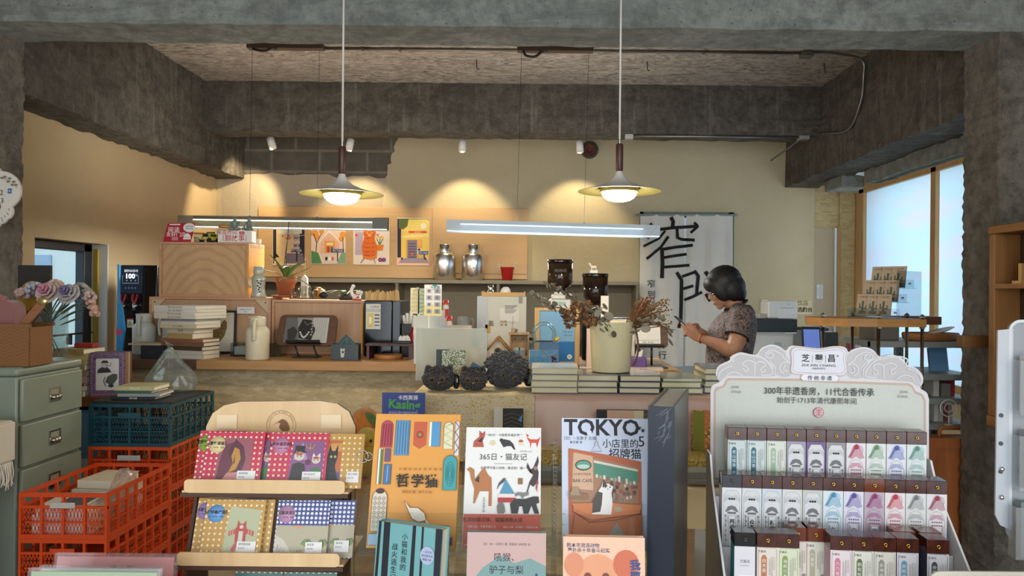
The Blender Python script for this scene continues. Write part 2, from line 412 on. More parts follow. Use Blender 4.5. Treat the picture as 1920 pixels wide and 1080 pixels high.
for a in((wy0,wy1-.03,wz1-q,wz1),(wy0,wy1-.03,wz0,wz0+q),(wy0,wy0+q,wz0,wz1),(wy1-.03-q*1.6,wy1-.03,wz0,wz1)):b.box(XL-.15,XL-.09,a[0],a[1],a[2],a[3],bev=.006)
b.build('frame',t)
b=MB(clear('eaf4fa',.06));b.box(XL-.125,XL-.119,wy0+q,wy1-.03-q,wz0+q,wz1-q);b.build('pane',t)
b=MB(BLK);b.box(XL-.09,XL-.07,wy0+.1,wy1-.05,wz0+.16,wz0+.17);b.box(XL-.09,XL-.06,wy1-.30,wy1-.285,wz0+.10,wz0+.17);b.build('latch_bar',t)
poly=NT('polycarbonate_sheet');co=poly.coord();nz=poly.noise(poly.coord((1,.5,3.2)),1.3,3)
cc=poly.ramp(nz,[(.35,'c3cdd8'),(.5,'bcd2dc'),(.62,'caccd9')]);tl=poly.new('ShaderNodeBsdfTranslucent');poly.l(cc,tl.inputs[0])
dd=poly.new('ShaderNodeBsdfDiffuse');poly.l(cc,dd.inputs[0]);mx=poly.new('ShaderNodeMixShader');mx.inputs[0].default_value=.25;poly.l(tl.outputs[0],mx.inputs[1]);poly.l(dd.outputs[0],mx.inputs[2])
tp=poly.new('ShaderNodeBsdfTransparent');m2=poly.new('ShaderNodeMixShader');m2.inputs[0].default_value=.12;poly.l(mx.outputs[0],m2.inputs[1]);poly.l(tp.outputs[0],m2.inputs[2]);poly.l(m2.outputs[0],poly.out.inputs[0])
pine=wood('b98d57','d0a873','z',name='pine_batten');wz_t=2.25
t=bpy.data.objects.new('window_2',None);C.objects.link(t);t['kind']='structure'
b=MB(poly.m);b.box(XR+.03,XR+.05,3.7,5.98,.8,wz_t);b.build('sheet',t)
b=MB(pine)
for y0,y1 in((5.90,5.98),(4.84,4.90),(3.82,3.88)):b.box(XR,XR+.028,y0,y1,.8,wz_t)
b.box(XR,XR+.029,3.82,5.98,wz_t-.03,wz_t);b.box(XR,XR+.029,3.82,5.98,.8,.86);b.build('frame',t)
b=MB(tanwall);b.box(XR,XR+.2,3.7,6.0,0,.8);b.box(XR+.05,XR+.2,3.7,6.0,wz_t,3.0);b.box(2.6,2.8,-2.3,3.7,0,3.0);b.struct('wall_right')
b=MB(tanwall);b.box(-3.4,-3.2,-2.3,3.7,0,3.0);b.struct('wall_left_front')
ob=osb('pale_osb','b59d70','eadbb2','d8c594',1.3)
b=MB(ob);YD=6.9
b.box(at(1524,0,YD).x,at(1576,0,YD).x,YD,YD+.02,at(1550,427,YD).z,2.5);b.box(at(1576,0,YD).x,at(1610,0,YD).x,YD-.03,YD,0,2.5)
b.box(at(1610,0,YD).x,3.0,5.99,6.02,0,2.4);b.struct('wall_corner_panel')
b=MB(pine);b.box(at(1571,0,YD).x,at(1577,0,YD).x,YD-.05,YD-.031,0,at(1572,426,YD).z);b.box(at(1604,0,YD).x,at(1610,0,YD).x,YD-.06,YD-.031,0,2.45);b.struct('trim_3')
t=bpy.data.objects.new('door_1',None);C.objects.link(t);t['kind']='structure'
b=MB(M('d5c6ab',.6));b.box(at(1527,0,YD).x,at(1571,0,YD).x,YD+.021,YD+.06,0,at(1550,427,YD).z);b.build('leaf',t)
b=MB(M('e3eaec',.4));z=at(1538,547,YD).z;x=at(1538,547,YD).x;b.box(x-.032,x+.032,YD+.012,YD+.0205,z-.07,z+.07,bev=.004)
for p in(-.02,.02):
 for q2 in(-.05,.05):b.cyl((x+p,YD+.008,z+q2),(x+p,YD+.013,z+q2),.005,mat=STEEL,n=8)
b.build('push_plate',t)
b=MB(M('dfe9ee',.8));b.box(-3.2,3.6,8.4,8.6,0,3.2);b.box(3.0,3.1,6.0,8.4,0,3.0);b.struct('wall_back_room')
t=thing('building','pale building with brown upper wall and yellow band seen through the left window','building',(-7.5,9.5,0))
b=MB(M('a99a8c',.8));b.box(-2.4,2.6,-.4,.2,2.1,4.5)
for k in range(7):b.box(-2.4+k*.7,-2.36+k*.7,-.42,-.39,2.1,4.5,M('86786a',.8))
b.build('upper_wall',t)
b=MB(M('cdd3d0',.8));b.box(-2.4,2.6,-.35,.2,0,2.1);b.build('lower_wall',t)
b=MB(M('d8b24a',.7));b.box(-2.4,2.6,-.75,-.4,2.42,2.58);b.build('awning',t)
b=MB(M('8aa6bd',.3));b.box(-1.2,-.1,-.38,-.34,.9,1.8);b.box(.5,1.6,-.38,-.34,.9,1.8);b.build('window',t)
b=MB(M('8f9ba2',.6));b.box(-.2,.35,-.9,-.84,1.75,2.35);b.box(-.24,.39,-.91,-.83,2.35,2.47,M('dbe7ee',.6));b.box(-.24,.39,-.91,-.83,1.63,1.75,M('dbe7ee',.6));b.build('hanging_sign',t)
tr=thing('tree','bare thin tree outside the left window','tree',(-6.2,7.0,0));b=MB(M('4b4a45',.9));b.tube([(0,0,0),(0.05,0,1.2),(.02,0,2.6)],[.06,.05,.02])
for k in range(18):
 z=.9+k*.09;a=k*2.4;b.tube([(.03,0,z),(.03+.3*math.cos(a),.1*math.sin(a),z+.28),(.03+.45*math.cos(a),.2*math.sin(a),z+.5)],[.016,.010,.004],n=5)
b.build('trunk',tr)
b=MB(M('7c8a78',.9));b.box(-14,XL-.25,2,14,-.1,-.02);b.struct('ground')
# ================================================================ hanging from the ceiling
def pendant(px,py,label):
 Y=3.14;u=Y/F;o=at(px,py,Y)
 t=thing('pendant_lamp',label,'lamp',o,0,'disc pendant lamps')
 b=MB(M('e6e3dc',.4));b.cyl((0,0,.19),(0,0,ZCEIL-o.z),.0045,n=8);b.build('cord',t)
 b=MB(M('4b2a25',.4));b.lathe([(0,.195),(.014,.195),(.0155,.19),(.0155,.085),(.012,.08),(0,.08)],n=20);b.lathe([(.006,.215),(.006,.195)],STEEL,n=10);b.build('socket',t)
 outer=[(.013,.08),(.016,.07),(.024,.055),(.045,.036),(.085,.018),(.13,.005),(.172,-.004),(.174,-.006)]
 b=MB(M('d9d7cf',.35));b.lathe(outer,n=48)
 b.lathe([(.174,-.006),(.13,-.001),(.085,.010),(.06,.018),(.02,.03),(0,.031)],M('55512a',.5),n=48);b.build('shade',t)
 b=MB(M('a8984a',.35));b.lathe([(.078,.012),(.082,-.006),(.076,-.008)],n=32);b.build('bulb_ring',t)
 b=MB(glow('fff0cf',20));b.lathe([(.0745,-.004),(.072,-.018),(.062,-.032),(.045,-.042),(.022,-.047),(0,-.048)],n=32);b.build('globe',t);point('pendant_light',(0,0,-.09),7,(1,.84,.6),.06,t)
pendant(641,362,'disc pendant lamp hanging over the row of cat and shop posters')
pendant(1161,357,'disc pendant lamp hanging in front of the calligraphy curtain side')
def bar(x0,y0,x1,y1,label,tint,cx0,cx1,cyy,dark):
 Y=5.0;p,q=at(x0,y0,Y),at(x1,y1,Y);L=(q-p).length;a=math.atan2(p.z-q.z,q.x-p.x)
 t=thing('linear_pendant_lamp',label,'lamp',p,(0,a,0),'linear acrylic lamps')
 h,d=.078,.07
 b=MB(clear('e8eef2',.35,haze=.62 if not dark else .34,hz=tint));b.box(0,L,-d/2,-d/2+.004,-h/2,h/2);b.box(0,L,d/2-.004,d/2,-h/2-.004,h/2);b.box(0,.004,-d/2+.005,d/2-.005,-h/2,h/2);b.build('acrylic_shell',t)  # haze tint paints in reflections: sky blue on one shell, dark on the other
 b=MB(M('6e7678' if not dark else '33312c',.4));b.box(L-.10,L,-d/2+.006,d/2-.006,-h/2+.004,h/2-.004)
 b.box(.09,L-.11,-.012,.012,h/2-.022,h/2-.002);b.build('driver_channel',t)
 g=glow('fff3c8' if dark else 'e9f6ff',5.0)
 b=MB(g);b.box(.09,L-.11,-.012,.012,h/2-.029,h/2-.0225);b.build('led_strip',t)
 b=MB(glow('f4fbff',3.2));b.box(.004,L-.004,-d/2+.0045,-d/2+.0085,-h/2,-h/2+.006);b.build('led_edge',t)
 for rx,pw in((0,17),(PI,5)):
  l=bpy.data.lights.new('linear_lamp_light','AREA');l.shape='RECTANGLE';l.size=L*.8;l.size_y=.05;l.energy=pw;l.color=(1,.93,.82)if dark else(.96,.95,.90);lo=bpy.data.objects.new('linear_lamp_light',l);C.objects.link(lo);lo.parent=t;lo.location=(L/2,0,-.045 if rx==0 else .045);lo.rotation_euler=(rx,0,0);lo['kind']='helper'
 iv=Matrix.Rotation(-a,3,'Y')
 b=MB(M('0b0b0b',.95))
 for cx in(cx0,cx1):
  e=at(cx,cyy+2,Y);e.z=ZCEIL-.03;w_=iv@(e-p);r=Vector((w_.x,0,h/2))
  b.tube([r,w_],.0012,n=5);b.lathe([(.006,0),(.006,.012)],c=(r.x,0,h/2),n=8)
 b.build('suspension_wire',t)
 M0=Matrix.Rotation(-a,4,'Y');b=MB(M('4a3a30',.5));b.M=M0
 c0,c1=at(cx0-8,cyy,Y)-p,at(cx1+8,cyy,Y)-p
 b.box(c0.x,c1.x,-.03,.03,ZCEIL-p.z-.035,ZCEIL-p.z-.002);b.build('canopy',t)
 b=MB(BLK);b.M=M0;zc=ZCEIL-p.z-.035
 b.tube(bez([(c0.x+.04,-.02,zc),(c0.x+.06,-.025,zc-.035 if not dark else zc-.012),(c0.x+.12,-.025,zc-.04 if not dark else zc-.02),(c0.x+.17,-.02,zc),(c0.x+.2,-.02,zc)]),.009);b.build('cable_loop',t)
bar(338,415,728,421,'dark glassy linear lamp hung over the wooden crate top','8d8a78',473,599,92,True)
bar(838,423,1236,434,'pale blue glassy linear lamp hung over the coffee grinders','cfdfea',978,1104,97,False)
def tlight(px,py,ang,label):
 o=at(px,py,6.3);t=thing('spotlight',label,'spotlight',o,0,'white ceiling spotlights')
 b=MB(WHT);b.M=Matrix.Rotation(ang,4,'Y')@Matrix.Rotation(math.radians(-14),4,'X');b.lathe([(0,.048),(.026,.048),(.031,.043),(.031,-.05),(.027,-.05),(.025,-.03),(0,-.03)],n=24)
 b.build('head',t)
 b=MB(M('cfccc4',.5));b.cyl((0,0,.045),(0,0,ZCEIL-o.z),.006,n=8);b.build('stem',t);return o
for x,y,a,l,tx,pw in((509,268,-.35,'white cylinder spotlight tilted towards the left corner',-.35,30),(656,271,.15,'white cylinder spotlight in front of the bare block wall',0,22),(867,273,0,'white cylinder spotlight over the steel canisters',0,22),(1087,275,-.05,'white cylinder spotlight beside the round vent pipe',0,20)):
 o=tlight(x,y,a,l)
 spot('spotlight_beam',(o.x,o.y-.005,o.z-.056),(o.x+tx*.9,YB,o.z-.75)if tx==0 else(-2.72,6.62,2.05),pw,(1.0,.78,.47),82,.5,.03)
gm=M('8d8a82',.35,.8)
t=thing('conduit','grey steel conduit running along the slab and down the right beam','conduit')
b=MB(gm);zc=ZCEIL-.012;Yc=5.05
P=[at(605,96,Yc),at(1512,100,Yc)];P=[(P[0].x,Yc,zc),(P[1].x,Yc,zc)];b.tube(P,.009)
xb=2.255-.014
b.tube(bez([(P[1][0],Yc,zc),(P[1][0]+.18,Yc,zc),(xb-.03,Yc+.02,zc-.03),(xb,Yc+.05,zc-.14),(xb,Yc+.1,zc-.32),(xb,Yc+.3,zc-.45),(xb,5.82,BZ+.0)]),.009);b.build('pipe',t)
b=MB(gm);b.box(P[1][0]-.04,P[1][0]+.04,Yc-.035,Yc+.035,zc-.03,zc+.008,bev=.003);b.build('junction_box',t)
b=MB(M('6c6a64',.5,.6));
for px in(680,750,1320):x=at(px,99,Yc).x;b.box(x-.008,x+.008,Yc-.018,Yc+.018,zc-.010,zc+.01)
b.build('clip',t)
t=thing('conduit','grey steel conduit running under the rear beam to the right','conduit')
zc2=BZ-.012;x0,x1=at(1180,260,5.87).x,at(1510,264,5.87).x
b=MB(gm);b.tube([(x0,5.92,zc2),(x1,5.92,zc2)],.010);b.tube([(x1,5.92,zc2),(x1-.1,6.4,zc2-.1)],.007);b.build('pipe',t)
b=MB(M('b9b7b0',.4,.5));b.box(x0-.03,x0+.035,5.89,5.95,zc2-.03,zc2+.01,bev=.003);b.build('junction_box',t)
b=MB(M('a9a79f',.4,.5));b.box(x1-.04,x1+.04,5.88,5.95,zc2-.02,zc2+.01,bev=.003);b.build('end_box',t)
o=at(1105,282,YB)
t=thing('vent_pipe','rusty round vent pipe let into the rear wall beside a spotlight','pipe',(o.x,YB,o.z))
b=MB(M('4a3f38',.8));b.M=Matrix.Rotation(PI/2,4,'X');b.lathe([(.075,-.002),(.078,.03),(.07,.05),(.052,.05),(.05,.01),(0,.01)],n=24);b.build('collar',t)
b=MB(M('6b3a30',.7));b.M=Matrix.Rotation(PI/2,4,'X');b.lathe([(.048,.012),(.048,.06),(.04,.06),(.03,.015),(0,.014)],n=20);b.build('liner',t)
for px,py,l in((893,133,'small iron hook in the slab left of the canopy of the blue lamp'),(1213,130,'small iron hook in the slab behind the right pendant cord'),(1545,128,'curled iron hook in the slab by the right beam')):
 o=at(px,py,5.3);b=MB(M('3a322c',.7));r=random.uniform(-.3,.3);b.tube([(0,0,0),(.003,0,-.03),(.004,0,-.06),(.012,0,-.07),(.02,0,-.06)],.0035,n=6);b.top('ceiling_hook',l,'hook',(o.x,5.3,ZCEIL),r,'hooks in the slab')
 # ================================================================ on the rear wall
class Px:
 def __init__(s,px,py,Y):s.Y=Y;s.o=at(px,py,Y)
 def __call__(s,px,py):p=at(px,py,s.Y)-s.o;return(p.x,p.z)
 def L(s,pts):return[s(*p)for p in pts]
ply=wood('bd9a6c','c9a87b','x',.35,name='tan_board')
q=Px(483,518,YB-.03)
b=MB(ply);x0,z0=q(483,519);x1,z1=q(990,391);b.box(x0,x1,0,.028,z0,z1,bev=.003)
b.box(q(815,0)[0],x1-.004,-.004,0,z0+.05,z1-.01,wood('c09f72','cbab80','x',.35,name='tan_board'))
b.top('pin_board','long tan board on the rear wall carrying the four posters','board',q.o)
def poster(px0,py0,px1,py1,label,draw):
 Y=YB-.0335;q=Px(px0,py1,Y);b=MB(M('efe6d6',.7));x1,z1=q(px1,py0);b.box(0,x1,0,.001,0,z1);b.y=-.0002
 D=lambda pts,c:b.pl(q.L(pts),M(c,.7))
 R=lambda x0,y0,x1,y1,c:D([(x0,y1),(x1,y1),(x1,y0),(x0,y0)],c)
 draw(b,q,D,R);b.top('poster',label,'poster',q.o,0,'posters on the tan board')
def p1(b,q,D,R):
 R(512,430,571,494,'23253a');R(518,430,562,494,'f0d49a');R(522,430,566,438,'efe9df');R(527,438,560,480,'e9c9a0');R(550,440,562,452,'b8b0c8');R(536,445,546,449,'e06f38');R(550,455,562,466,'b6aec2')
 for k in range(4):R(551+k*3,443,553+k*3,448,['26264f','9a3c36','3d6a4a','d38d2e'][k]);R(551+k*3,458,553+k*3,463,['9a3c36','26264f','d38d2e','3d6a4a'][k])
 R(546,467,566,473,'24356b');b.txt('窄门书店',*q(556,471.5),.024,M('e8e8f0'));D([(537,475),(568,475),(571,494),(530,494)],'7b6f7e');R(555,473,558,490,'2a2a36');D([(514,470),(524,482),(514,484)],'15151d');D([(518,482),(536,486),(534,494),(514,494)],'ecd08a')
 for x,c in((533,'d8a33a'),(529,'4c7a50'),(541,'3f5fa0')):R(x,441,x+2,444,c)
 R(512,494,571,497,'e9dfd0')
poster(511,430,571,497,'poster of a cream shop interior with a navy border, behind the orchid',p1)
def p2(b,q,D,R):
 R(584,431,648,494,'f3ddcb');D([(601,455),(617,433),(636,455),(636,476),(601,476)],'efc2a8');D([(599,452),(617,431),(638,452),(638,455),(617,436),(599,455)],'fbf0e6');R(609,452,628,474,'e9a04f');R(612,455,625,460,'f7e6a8');R(613,462,618,473,'b4472f');R(620,463,624,473,'4a5f92')
 for x,y,r in((590,437,7),(603,434,5),(643,440,6),(595,444,5),(640,448,5)):b.disc(*q(x,y),r*.0046,M('f1a24a'))
 b.line([q(592,478),q(594,455),q(588,438)],.008,M('5b4034'));b.line([q(594,455),q(603,438)],.006,M('5b4034'));b.line([q(644,478),q(643,445)],.006,M('5b4034'))
 D([(584,470),(597,474),(604,494),(584,494)],'4f8f5c');D([(640,474),(648,474),(648,494),(632,494)],'86b08a');D([(604,476),(636,476),(632,494),(608,494)],'e3d7d6');R(622,467,645,473,'2d4f86');b.txt('窄门书店',*q(633.5,472),.023,M('f0f0f4'));R(632,473,634,490,'33333f')
 for x,c in((612,'2b2b2b'),(618,'f4f4f4'),(624,'e3733b')):b.disc(*q(x,485),.012,M(c),.018)
poster(583,431,648,495,'poster of a pale pink gabled shop under orange trees',p2)
def p3(b,q,D,R):
 R(663,408,730,494,'f3e7de');R(663,408,730,414,'3f5a3c');R(703,408,724,432,'2c2430');R(666,434,681,478,'c3b3cf');R(664,432,683,436,'d8cce0');b.disc(*q(668,441),.011,M('e2502e'))
 for x,y in((708,436),(713,441)):D([(x-4,y),(x,y+4),(x+4,y),(x,y+8)],'c850b4')
 D([(705,459),(720,459),(717,470),(708,470)],'e98a2b')
 for x in(706,712,718):b.line([q(712,459),q(x,447)],.008,M('4b8c44'));b.disc(*q(x,446),.011,M('f2d23c'))
 D([(681,484),(678,462),(683,446),(681,436),(684,428),(690,433),(698,433),(703,428),(705,437),(702,446),(708,464),(706,484),(694,487)],'e8752a')
 for y in(440,446,455,463,471,478):b.line([q(683,y),q(690,y+1.5),q(694,y)],.005,M('b8431c'));b.line([q(697,y),q(702,y+1)],.005,M('b8431c'))
 b.disc(*q(693,441),.018,M('f4b274'),.013);b.disc(*q(689,437),.006,M('f6e05a'));b.disc(*q(697,437),.006,M('f6e05a'));b.line([q(684,481),q(695,486),q(706,480)],.02,M('f08c34'))
 b.line([q(683,484),q(676,493)],.005,INK);b.line([q(701,485),q(704,494)],.005,INK)
 for x in(713,720):b.disc(*q(x,487),.018,M('5c2f6e'));b.disc(*q(x,487),.008,M('e9508a'))
poster(662,408,731,496,'poster of a seated orange tabby cat beside flower pots',p3)
def p4(b,q,D,R):
 R(745,410,804,488,'27294a');R(752,414,804,486,'efd16a');R(745,483,804,496,'f2c4ae');R(757,411,803,434,'efdc79');D([(748,411),(766,411),(764,424),(756,430),(748,428)],'5d7036');R(766,433,800,437,'d8563a');b.txt('欢迎来店',*q(783,436.6),.016,M('f7e3c3'));b.disc(*q(794,424),.026,M('f7f0dc'))
 D([(752,442),(804,438),(804,445),(752,447)],'f6e096');R(761,449,792,488,'d8b25c');R(764,450,782,486,'877c94');R(783,450,791,462,'f0b070');R(783,465,791,476,'f3e3c0')
 for k in range(6):R(766,456+k*5,780,458+k*5,'5e5672')
 b.disc(*q(773,476),.012,M('e2652a'));R(785,471,803,477,'2c57a0');b.txt('窄门书店',*q(794,476),.018,M('f0f0f4'));R(794,477,797,492,'4d4d66');b.disc(*q(786,468),.012,M('2d4d86'));D([(752,486),(760,484),(800,484),(804,492),(748,492)],'9f93ab')
 for x in(754,797):b.disc(*q(x,485),.010,M('2a2a2a'))
poster(744,409,805,497,'poster of a yellow shopfront with a navy border, nearest the canisters',p4)
Yn=6.66;q=Px(1200,690,Yn);b=MB();lin_=M('d8d6cf',.85)
def cloth(pa,pb):
 i=b.mi(lin_);nx,nz=14,20;g=[]
 (xa,za),(xb,zb)=q(pa,686),q(pb,403)
 for k in range(nz+1):g.append([b.v((xa+(xb-xa)*j/nx,0,za+(zb-za)*k/nz))for j in range(nx+1)])
 for k in range(nz):
  for j in range(nx):b.f([g[k][j],g[k][j+1],g[k+1][j+1],g[k+1][j]],i,True)
cloth(1198,1283.6);cloth(1284.6,1374)
K=lambda x,y:q(1180+x/3.375,380+y/3.375)
ink=M('1a1c1e',.9);b.y=-.006
def st(pts,w0):
 n=[]
 for a,c in zip(pts,pts[1:]):n+=[(a[0]+(c[0]-a[0])*k/4,a[1]+(c[1]-a[1])*k/4)for k in range(4)]
 n.append(pts[-1]);b.line([K(*p)for p in n],w0*Yn/F/3.375,ink)
for pts,w0 in(([(262,92),(276,120),(272,152)],24),([(140,172),(200,168),(290,158),(425,150)],20),([(408,126),(432,150),(386,192)],17),([(130,132),(160,168),(112,228)],20),([(228,178),(186,228),(90,276)],15),([(300,163),(304,222),(330,232),(412,238)],19),([(246,214),(200,282),(108,356)],17),([(205,296),(300,281),(400,270)],19),([(207,290),(210,380),(206,478)],24),([(216,348),(290,336),(362,326)],18),([(216,408),(300,402),(378,396)],18),([(300,440),(330,490),(328,640),(324,782)],22),([(305,778),(326,782)],26),([(332,468),(416,438)],18),([(410,430),(436,464),(424,590)],22),([(336,546),(402,526)],18),([(346,616),(400,594),(460,566)],18),([(480,436),(510,480)],24),([(486,575),(512,622)],26)):st(pts,w0)
b.txt('窄',*K(137,535),.078,ink);b.txt('到',*K(137,602),.078,ink);b.txt('只',*K(138,668),.078,ink);b.txt('并',*K(207,920),.078,ink);b.txt('行',*K(208,985),.078,ink)
for v in b.bm.verts:v.co.y+=.010*math.sin(v.co.x*34+2.2*math.sin(v.co.z*2.1))+.004*math.sin(v.co.x*71+v.co.z*5)
cur=thing('noren_curtain','grey white door curtain with two big brushed black characters','curtain',q.o)
b.build('cloth',cur)
b=MB(M('8c9896',.6));(xa,za),(xb,zb)=q(1192,403),q(1382,403);b.cyl((xa,0,za),(xb,0,zb),.010);b.build('rod',cur)
b=MB(M('71847d',.7));q2=Px(1200,690,YB-.01)
b.box(dx0-.001,dx0+.03,YB-.012,YB+.16,0,dz1);b.box(dx1-.05,dx1+.001,YB-.012,YB+.16,0,dz1);b.box(dx0,dx1,YB-.012,YB+.16,dz1-.035,dz1+.001);b.struct('trim_4')
q=Px(1427,580,YB-.012);b=MB(WHT);x1,z1=q(1440,565);b.box(0,.06,0,.011,0,.085,bev=.004);b.y=0;
for u in(.02,.03):b.rect(u,.055,u+.003,.065,BLK)
b.cyl((.035,-.03,.025),(.035,0,.025),.016,mat=BLK);b.top('wall_socket','white wall socket with black plug above the white printer','socket',q.o)
q=Px(0,372,3.52);t=thing('cloud_sign','white blossom shaped sign with hand painted numbers on the left column','sign',q.o);u=S(1,3.52)
b=MB(M('dcd8cf',.6))
for k,(cx_,cz_,r_)in enumerate(((4,357,36),(-36,345,46),(8,396,17),(2,408,12),(-34,398,42),(14,366,12),(-2,380,16))):
 c=q(cx_,cz_);b.prism([(c[0]+r_*u*math.cos(j*PI/14),c[1]+r_*u*math.sin(j*PI/14))for j in range(28)],-.003-k*.0006,.009)
b.y=-.0076
for ch,x,y in(('2',5,366),('3',6,381),('4',1,392)):b.txt(ch,*q(x,y),.034,INK)
b.line([q(0,334),q(14,336),q(26,343),q(34,353)],.002,M('7c7a5a'))
for x,y in((6,334),(11,332),(17,341),(20,335),(25,347),(28,341),(32,347)):b.disc(*q(x,y),.008,M('7c7a5a'),.005,10)
for x,y in((19,356),(22,356),(19,361),(22,361)):b.disc(*q(x,y),.006,M('3f6fa8'))
b.disc(*q(20.5,358.5),.003,WHT)
for x,y in((4,408),(10,404),(15,399),(18,391),(6,413)):b.line([q(x,y),q(x+3,y+4)],.002,INK)
b.build('plaque',t)
# ================================================================ shelf cabinet along the rear wall
tp_=M('7d735f',.7);zs=1.505;Ysf=6.36
x0,x1=at(470,530,Ysf).x,at(1198,530,Ysf).x
t=thing('shelf_cabinet','long taupe shelf cabinet under the pin board along the rear wall','shelf',(x0,Ysf,0));L=x1-x0
b=MB(M('948a74',.7));b.box(0,L,0,.325,zs-.03,zs,bev=.002);b.build('top_board',t)
b=MB(tp_);b.box(0,L,.30,.32,0,zs-.031);b.build('back_panel',t)
b=MB(tp_)
for px in(472,744,934,1196):x=at(px,530,Ysf).x-x0;x=min(max(x,.012),L-.012);b.box(x-.012,x+.012,.002,.299,0,zs-.031);b.build('divider',t);b=MB(tp_)
b.box(.026,L-.026,.004,.298,1.02,1.05);b.build('shelf_board',t)
def can(px,y0,lab):
 o=at(px,525,6.5);t=thing('canister',lab,'canister',(o.x,6.5,zs));k=.0045
 b=MB(M('e2e3e3',.26,1.0));b.lathe([(0,0),(.096,0),(.1,.004),(.1,.205),(.092,.225),(.062,.236),(.058,.24),(0,.24)],n=36);b.build('body',t)
 b=MB(M('e6e7e7',.24,1.0));b.lathe([(.057,.24),(.057,.305),(.054,.31),(0,.31)],n=32);b.lathe([(.0575,.262),(.059,.265),(.0575,.268)],n=32);b.build('lid',t);return t
can(833,457,'steel tea canister standing nearer the posters');t2=can(887,459,'steel tea canister with a small grey tag, nearer the red bucket')
b=MB(M('8f9294',.4));b.box(.004,.018,-.1025,-.0995,.10,.115);b.build('tag',t2)
o=at(951,527,6.45);t=thing('bucket','small red metal bucket on the rear shelf','bucket',(o.x,6.45,zs));b=MB(M('c22526',.35));b.lathe([(0,0),(.043,0),(.058,.11),(.061,.112),(.061,.116),(.055,.115),(.041,.006),(0,.006)],n=24);b.build('body',t)
for s_ in(-1,1):b=MB(STEEL);b.tube(bez([(s_*.05,0,.11),(s_*.066,0,.135),(s_*.078,0,.148),(s_*.07,0,.12),(s_*.058,0,.10)]),.003,n=6);b.build('handle',t)
# ================================================================ the bar counter
ZT=1.03
def X(px,Y,py=640):return at(px,py,Y).x
def on(px,Y,z):return(X(px,Y),Y,z)
okw=wood('9a7145','bf9462','x',.6,name='counter_oak');wal=wood('3d2c22','5c4434','x',.8,name='walnut')
b=MB(osb('counter_osb','a08d68','e0cfa6','c6b38b',1.7));b.box(X(236,4.12),X(860,4.12),4.12,4.16,0,ZT-.051);b.box(X(845,3.72),X(1270,3.72),3.74,3.78,0,ZT-.051);b.box(X(1270,3.72)-.03,X(1270,3.72),3.78,4.3,0,ZT-.051)
cn=thing('bar_counter','long bar counter with chipboard front below the wooden worktop','counter');b.build('front_panel',cn)
b=MB(okw);xm=X(368,4.0);b.box(xm,X(1000,4.0),4.0,4.90,ZT-.05,ZT,bev=.003);b.box(X(845,3.62),X(1284,3.62),3.62,3.999,ZT-.05,ZT,bev=.003);b.box(X(1000,4.0)+.001,X(1284,3.62),4.0005,4.4,ZT-.05,ZT);b.top('worktop','oak worktop running along the bar counter','worktop')
b=MB(wal);b.box(-2.45,xm-.002,4.0,4.66,ZT-.05,ZT,bev=.003);b.top('worktop','dark walnut worktop at the left end of the bar counter','worktop')
# ---- wooden crates
pk=wood('b98a6a','d0a684','x',.7,name='pinkish_ply');pkp=wood('bf9a70','cda87e','z',.3,name='figured_plywood',ring='94704a');pkp2=wood('b18a6b','c3a080','z',.4,name='plain_plywood')
orange=wood('c98d3c','dba24e','x',.7,name='orange_lit_ply')  # crate side ply with the orange light painted into its colour
def crate(label,x0,x1,Y,z0,z1,d,panel,corners=False,edge=None):
 t=thing('wooden_crate',label,'crate',(x0,Y,z0));Lx,h=x1-x0,z1-z0;e=edge or pk
 b=MB(e);b.box(0,Lx,0,d,h-.014,h,bev=.001);b.box(0,Lx,0,d,0,.014,bev=.001);b.box(0,.014,0,d,.0141,h-.0141);b.build('frame',t)
 b=MB(orange if not corners else e);b.box(Lx-.014,Lx,0,d,.0141,h-.0141)
 for k in range(6):b.box(Lx-.001,Lx+.0006,.03+k*(d-.06)/6,.045+k*(d-.06)/6,h-.03,h-.014,M('a8742f',.5))
 b.build('side_panel',t)
 b=MB(panel);b.box(.0141,Lx-.0141,.018,.028,.0141,h-.0141);b.build('back_panel',t)
 if corners:
  for s_ in(0,1):
   b=MB(M('cbb494',.6));X0=.012 if s_==0 else Lx-.012;sg=1 if s_==0 else-1
   b.prism([(X0,h-.012),(X0+sg*.085,h-.012),(X0,h-.10)],.003,.017);b.cyl((X0+sg*.02,.0,h-.03),(X0+sg*.02,.004,h-.03),.004,mat=BLK,n=8);b.build('corner_brace',t)
 return t
zc1=ZT+.333
crate('wide plywood crate with corner braces behind the stacked white books',X(279,4.45),X(507,4.45),4.45,ZT,zc1,.33,pkp2,True)
crate('plain plywood crate behind the black and white photo on its stand',X(509,4.45),X(680,4.45),4.45,ZT,zc1-.012,.33,pkp2)
crate('plywood crate with wavy grain stacked on top of another crate',X(297,4.49),X(465,4.49),4.49,zc1,zc1+.33,.26,pkp)
zc2_=zc1+.33
Yk=4.48
# ---- on the upper crate
q=Px(305,463,Yk+.05);t=thing('tilted_sign','red slanted sign with white lettering and speech bubble on the upper crate','sign',(q.o.x,Yk+.05,zc2_))
b=MB(M('b51f35',.4));b.prism(q.L([(305,463),(357,463),(366,430),(363,427),(318,427),(314,430)]),0,.006);b.y=-.0003
wt=M('f3eeea',.5);b.txt('阅读',*q(326,444),.036,wt,bold=.006);b.txt('友好门店',*q(330,452),.030,wt,bold=.006);b.disc(*q(355,436),.037,wt,.028);b.txt('世界书香',*q(355,435),.012,INK);b.txt('阅读点亮',*q(355,439),.012,INK)
b.pl(q.L([(343,458),(346,449),(352,446),(357,450),(358,458)]),wt);b.disc(*q(348,454),.003,M('d23a52'));b.disc(*q(353,454),.003,M('d23a52'));b.rect(*q(318,431),*q(338,429),wt)
for k in range(3):b.rect(*q(322,455+k*2.2),*q(334,454+k*2.2),M('e8b9bf'))
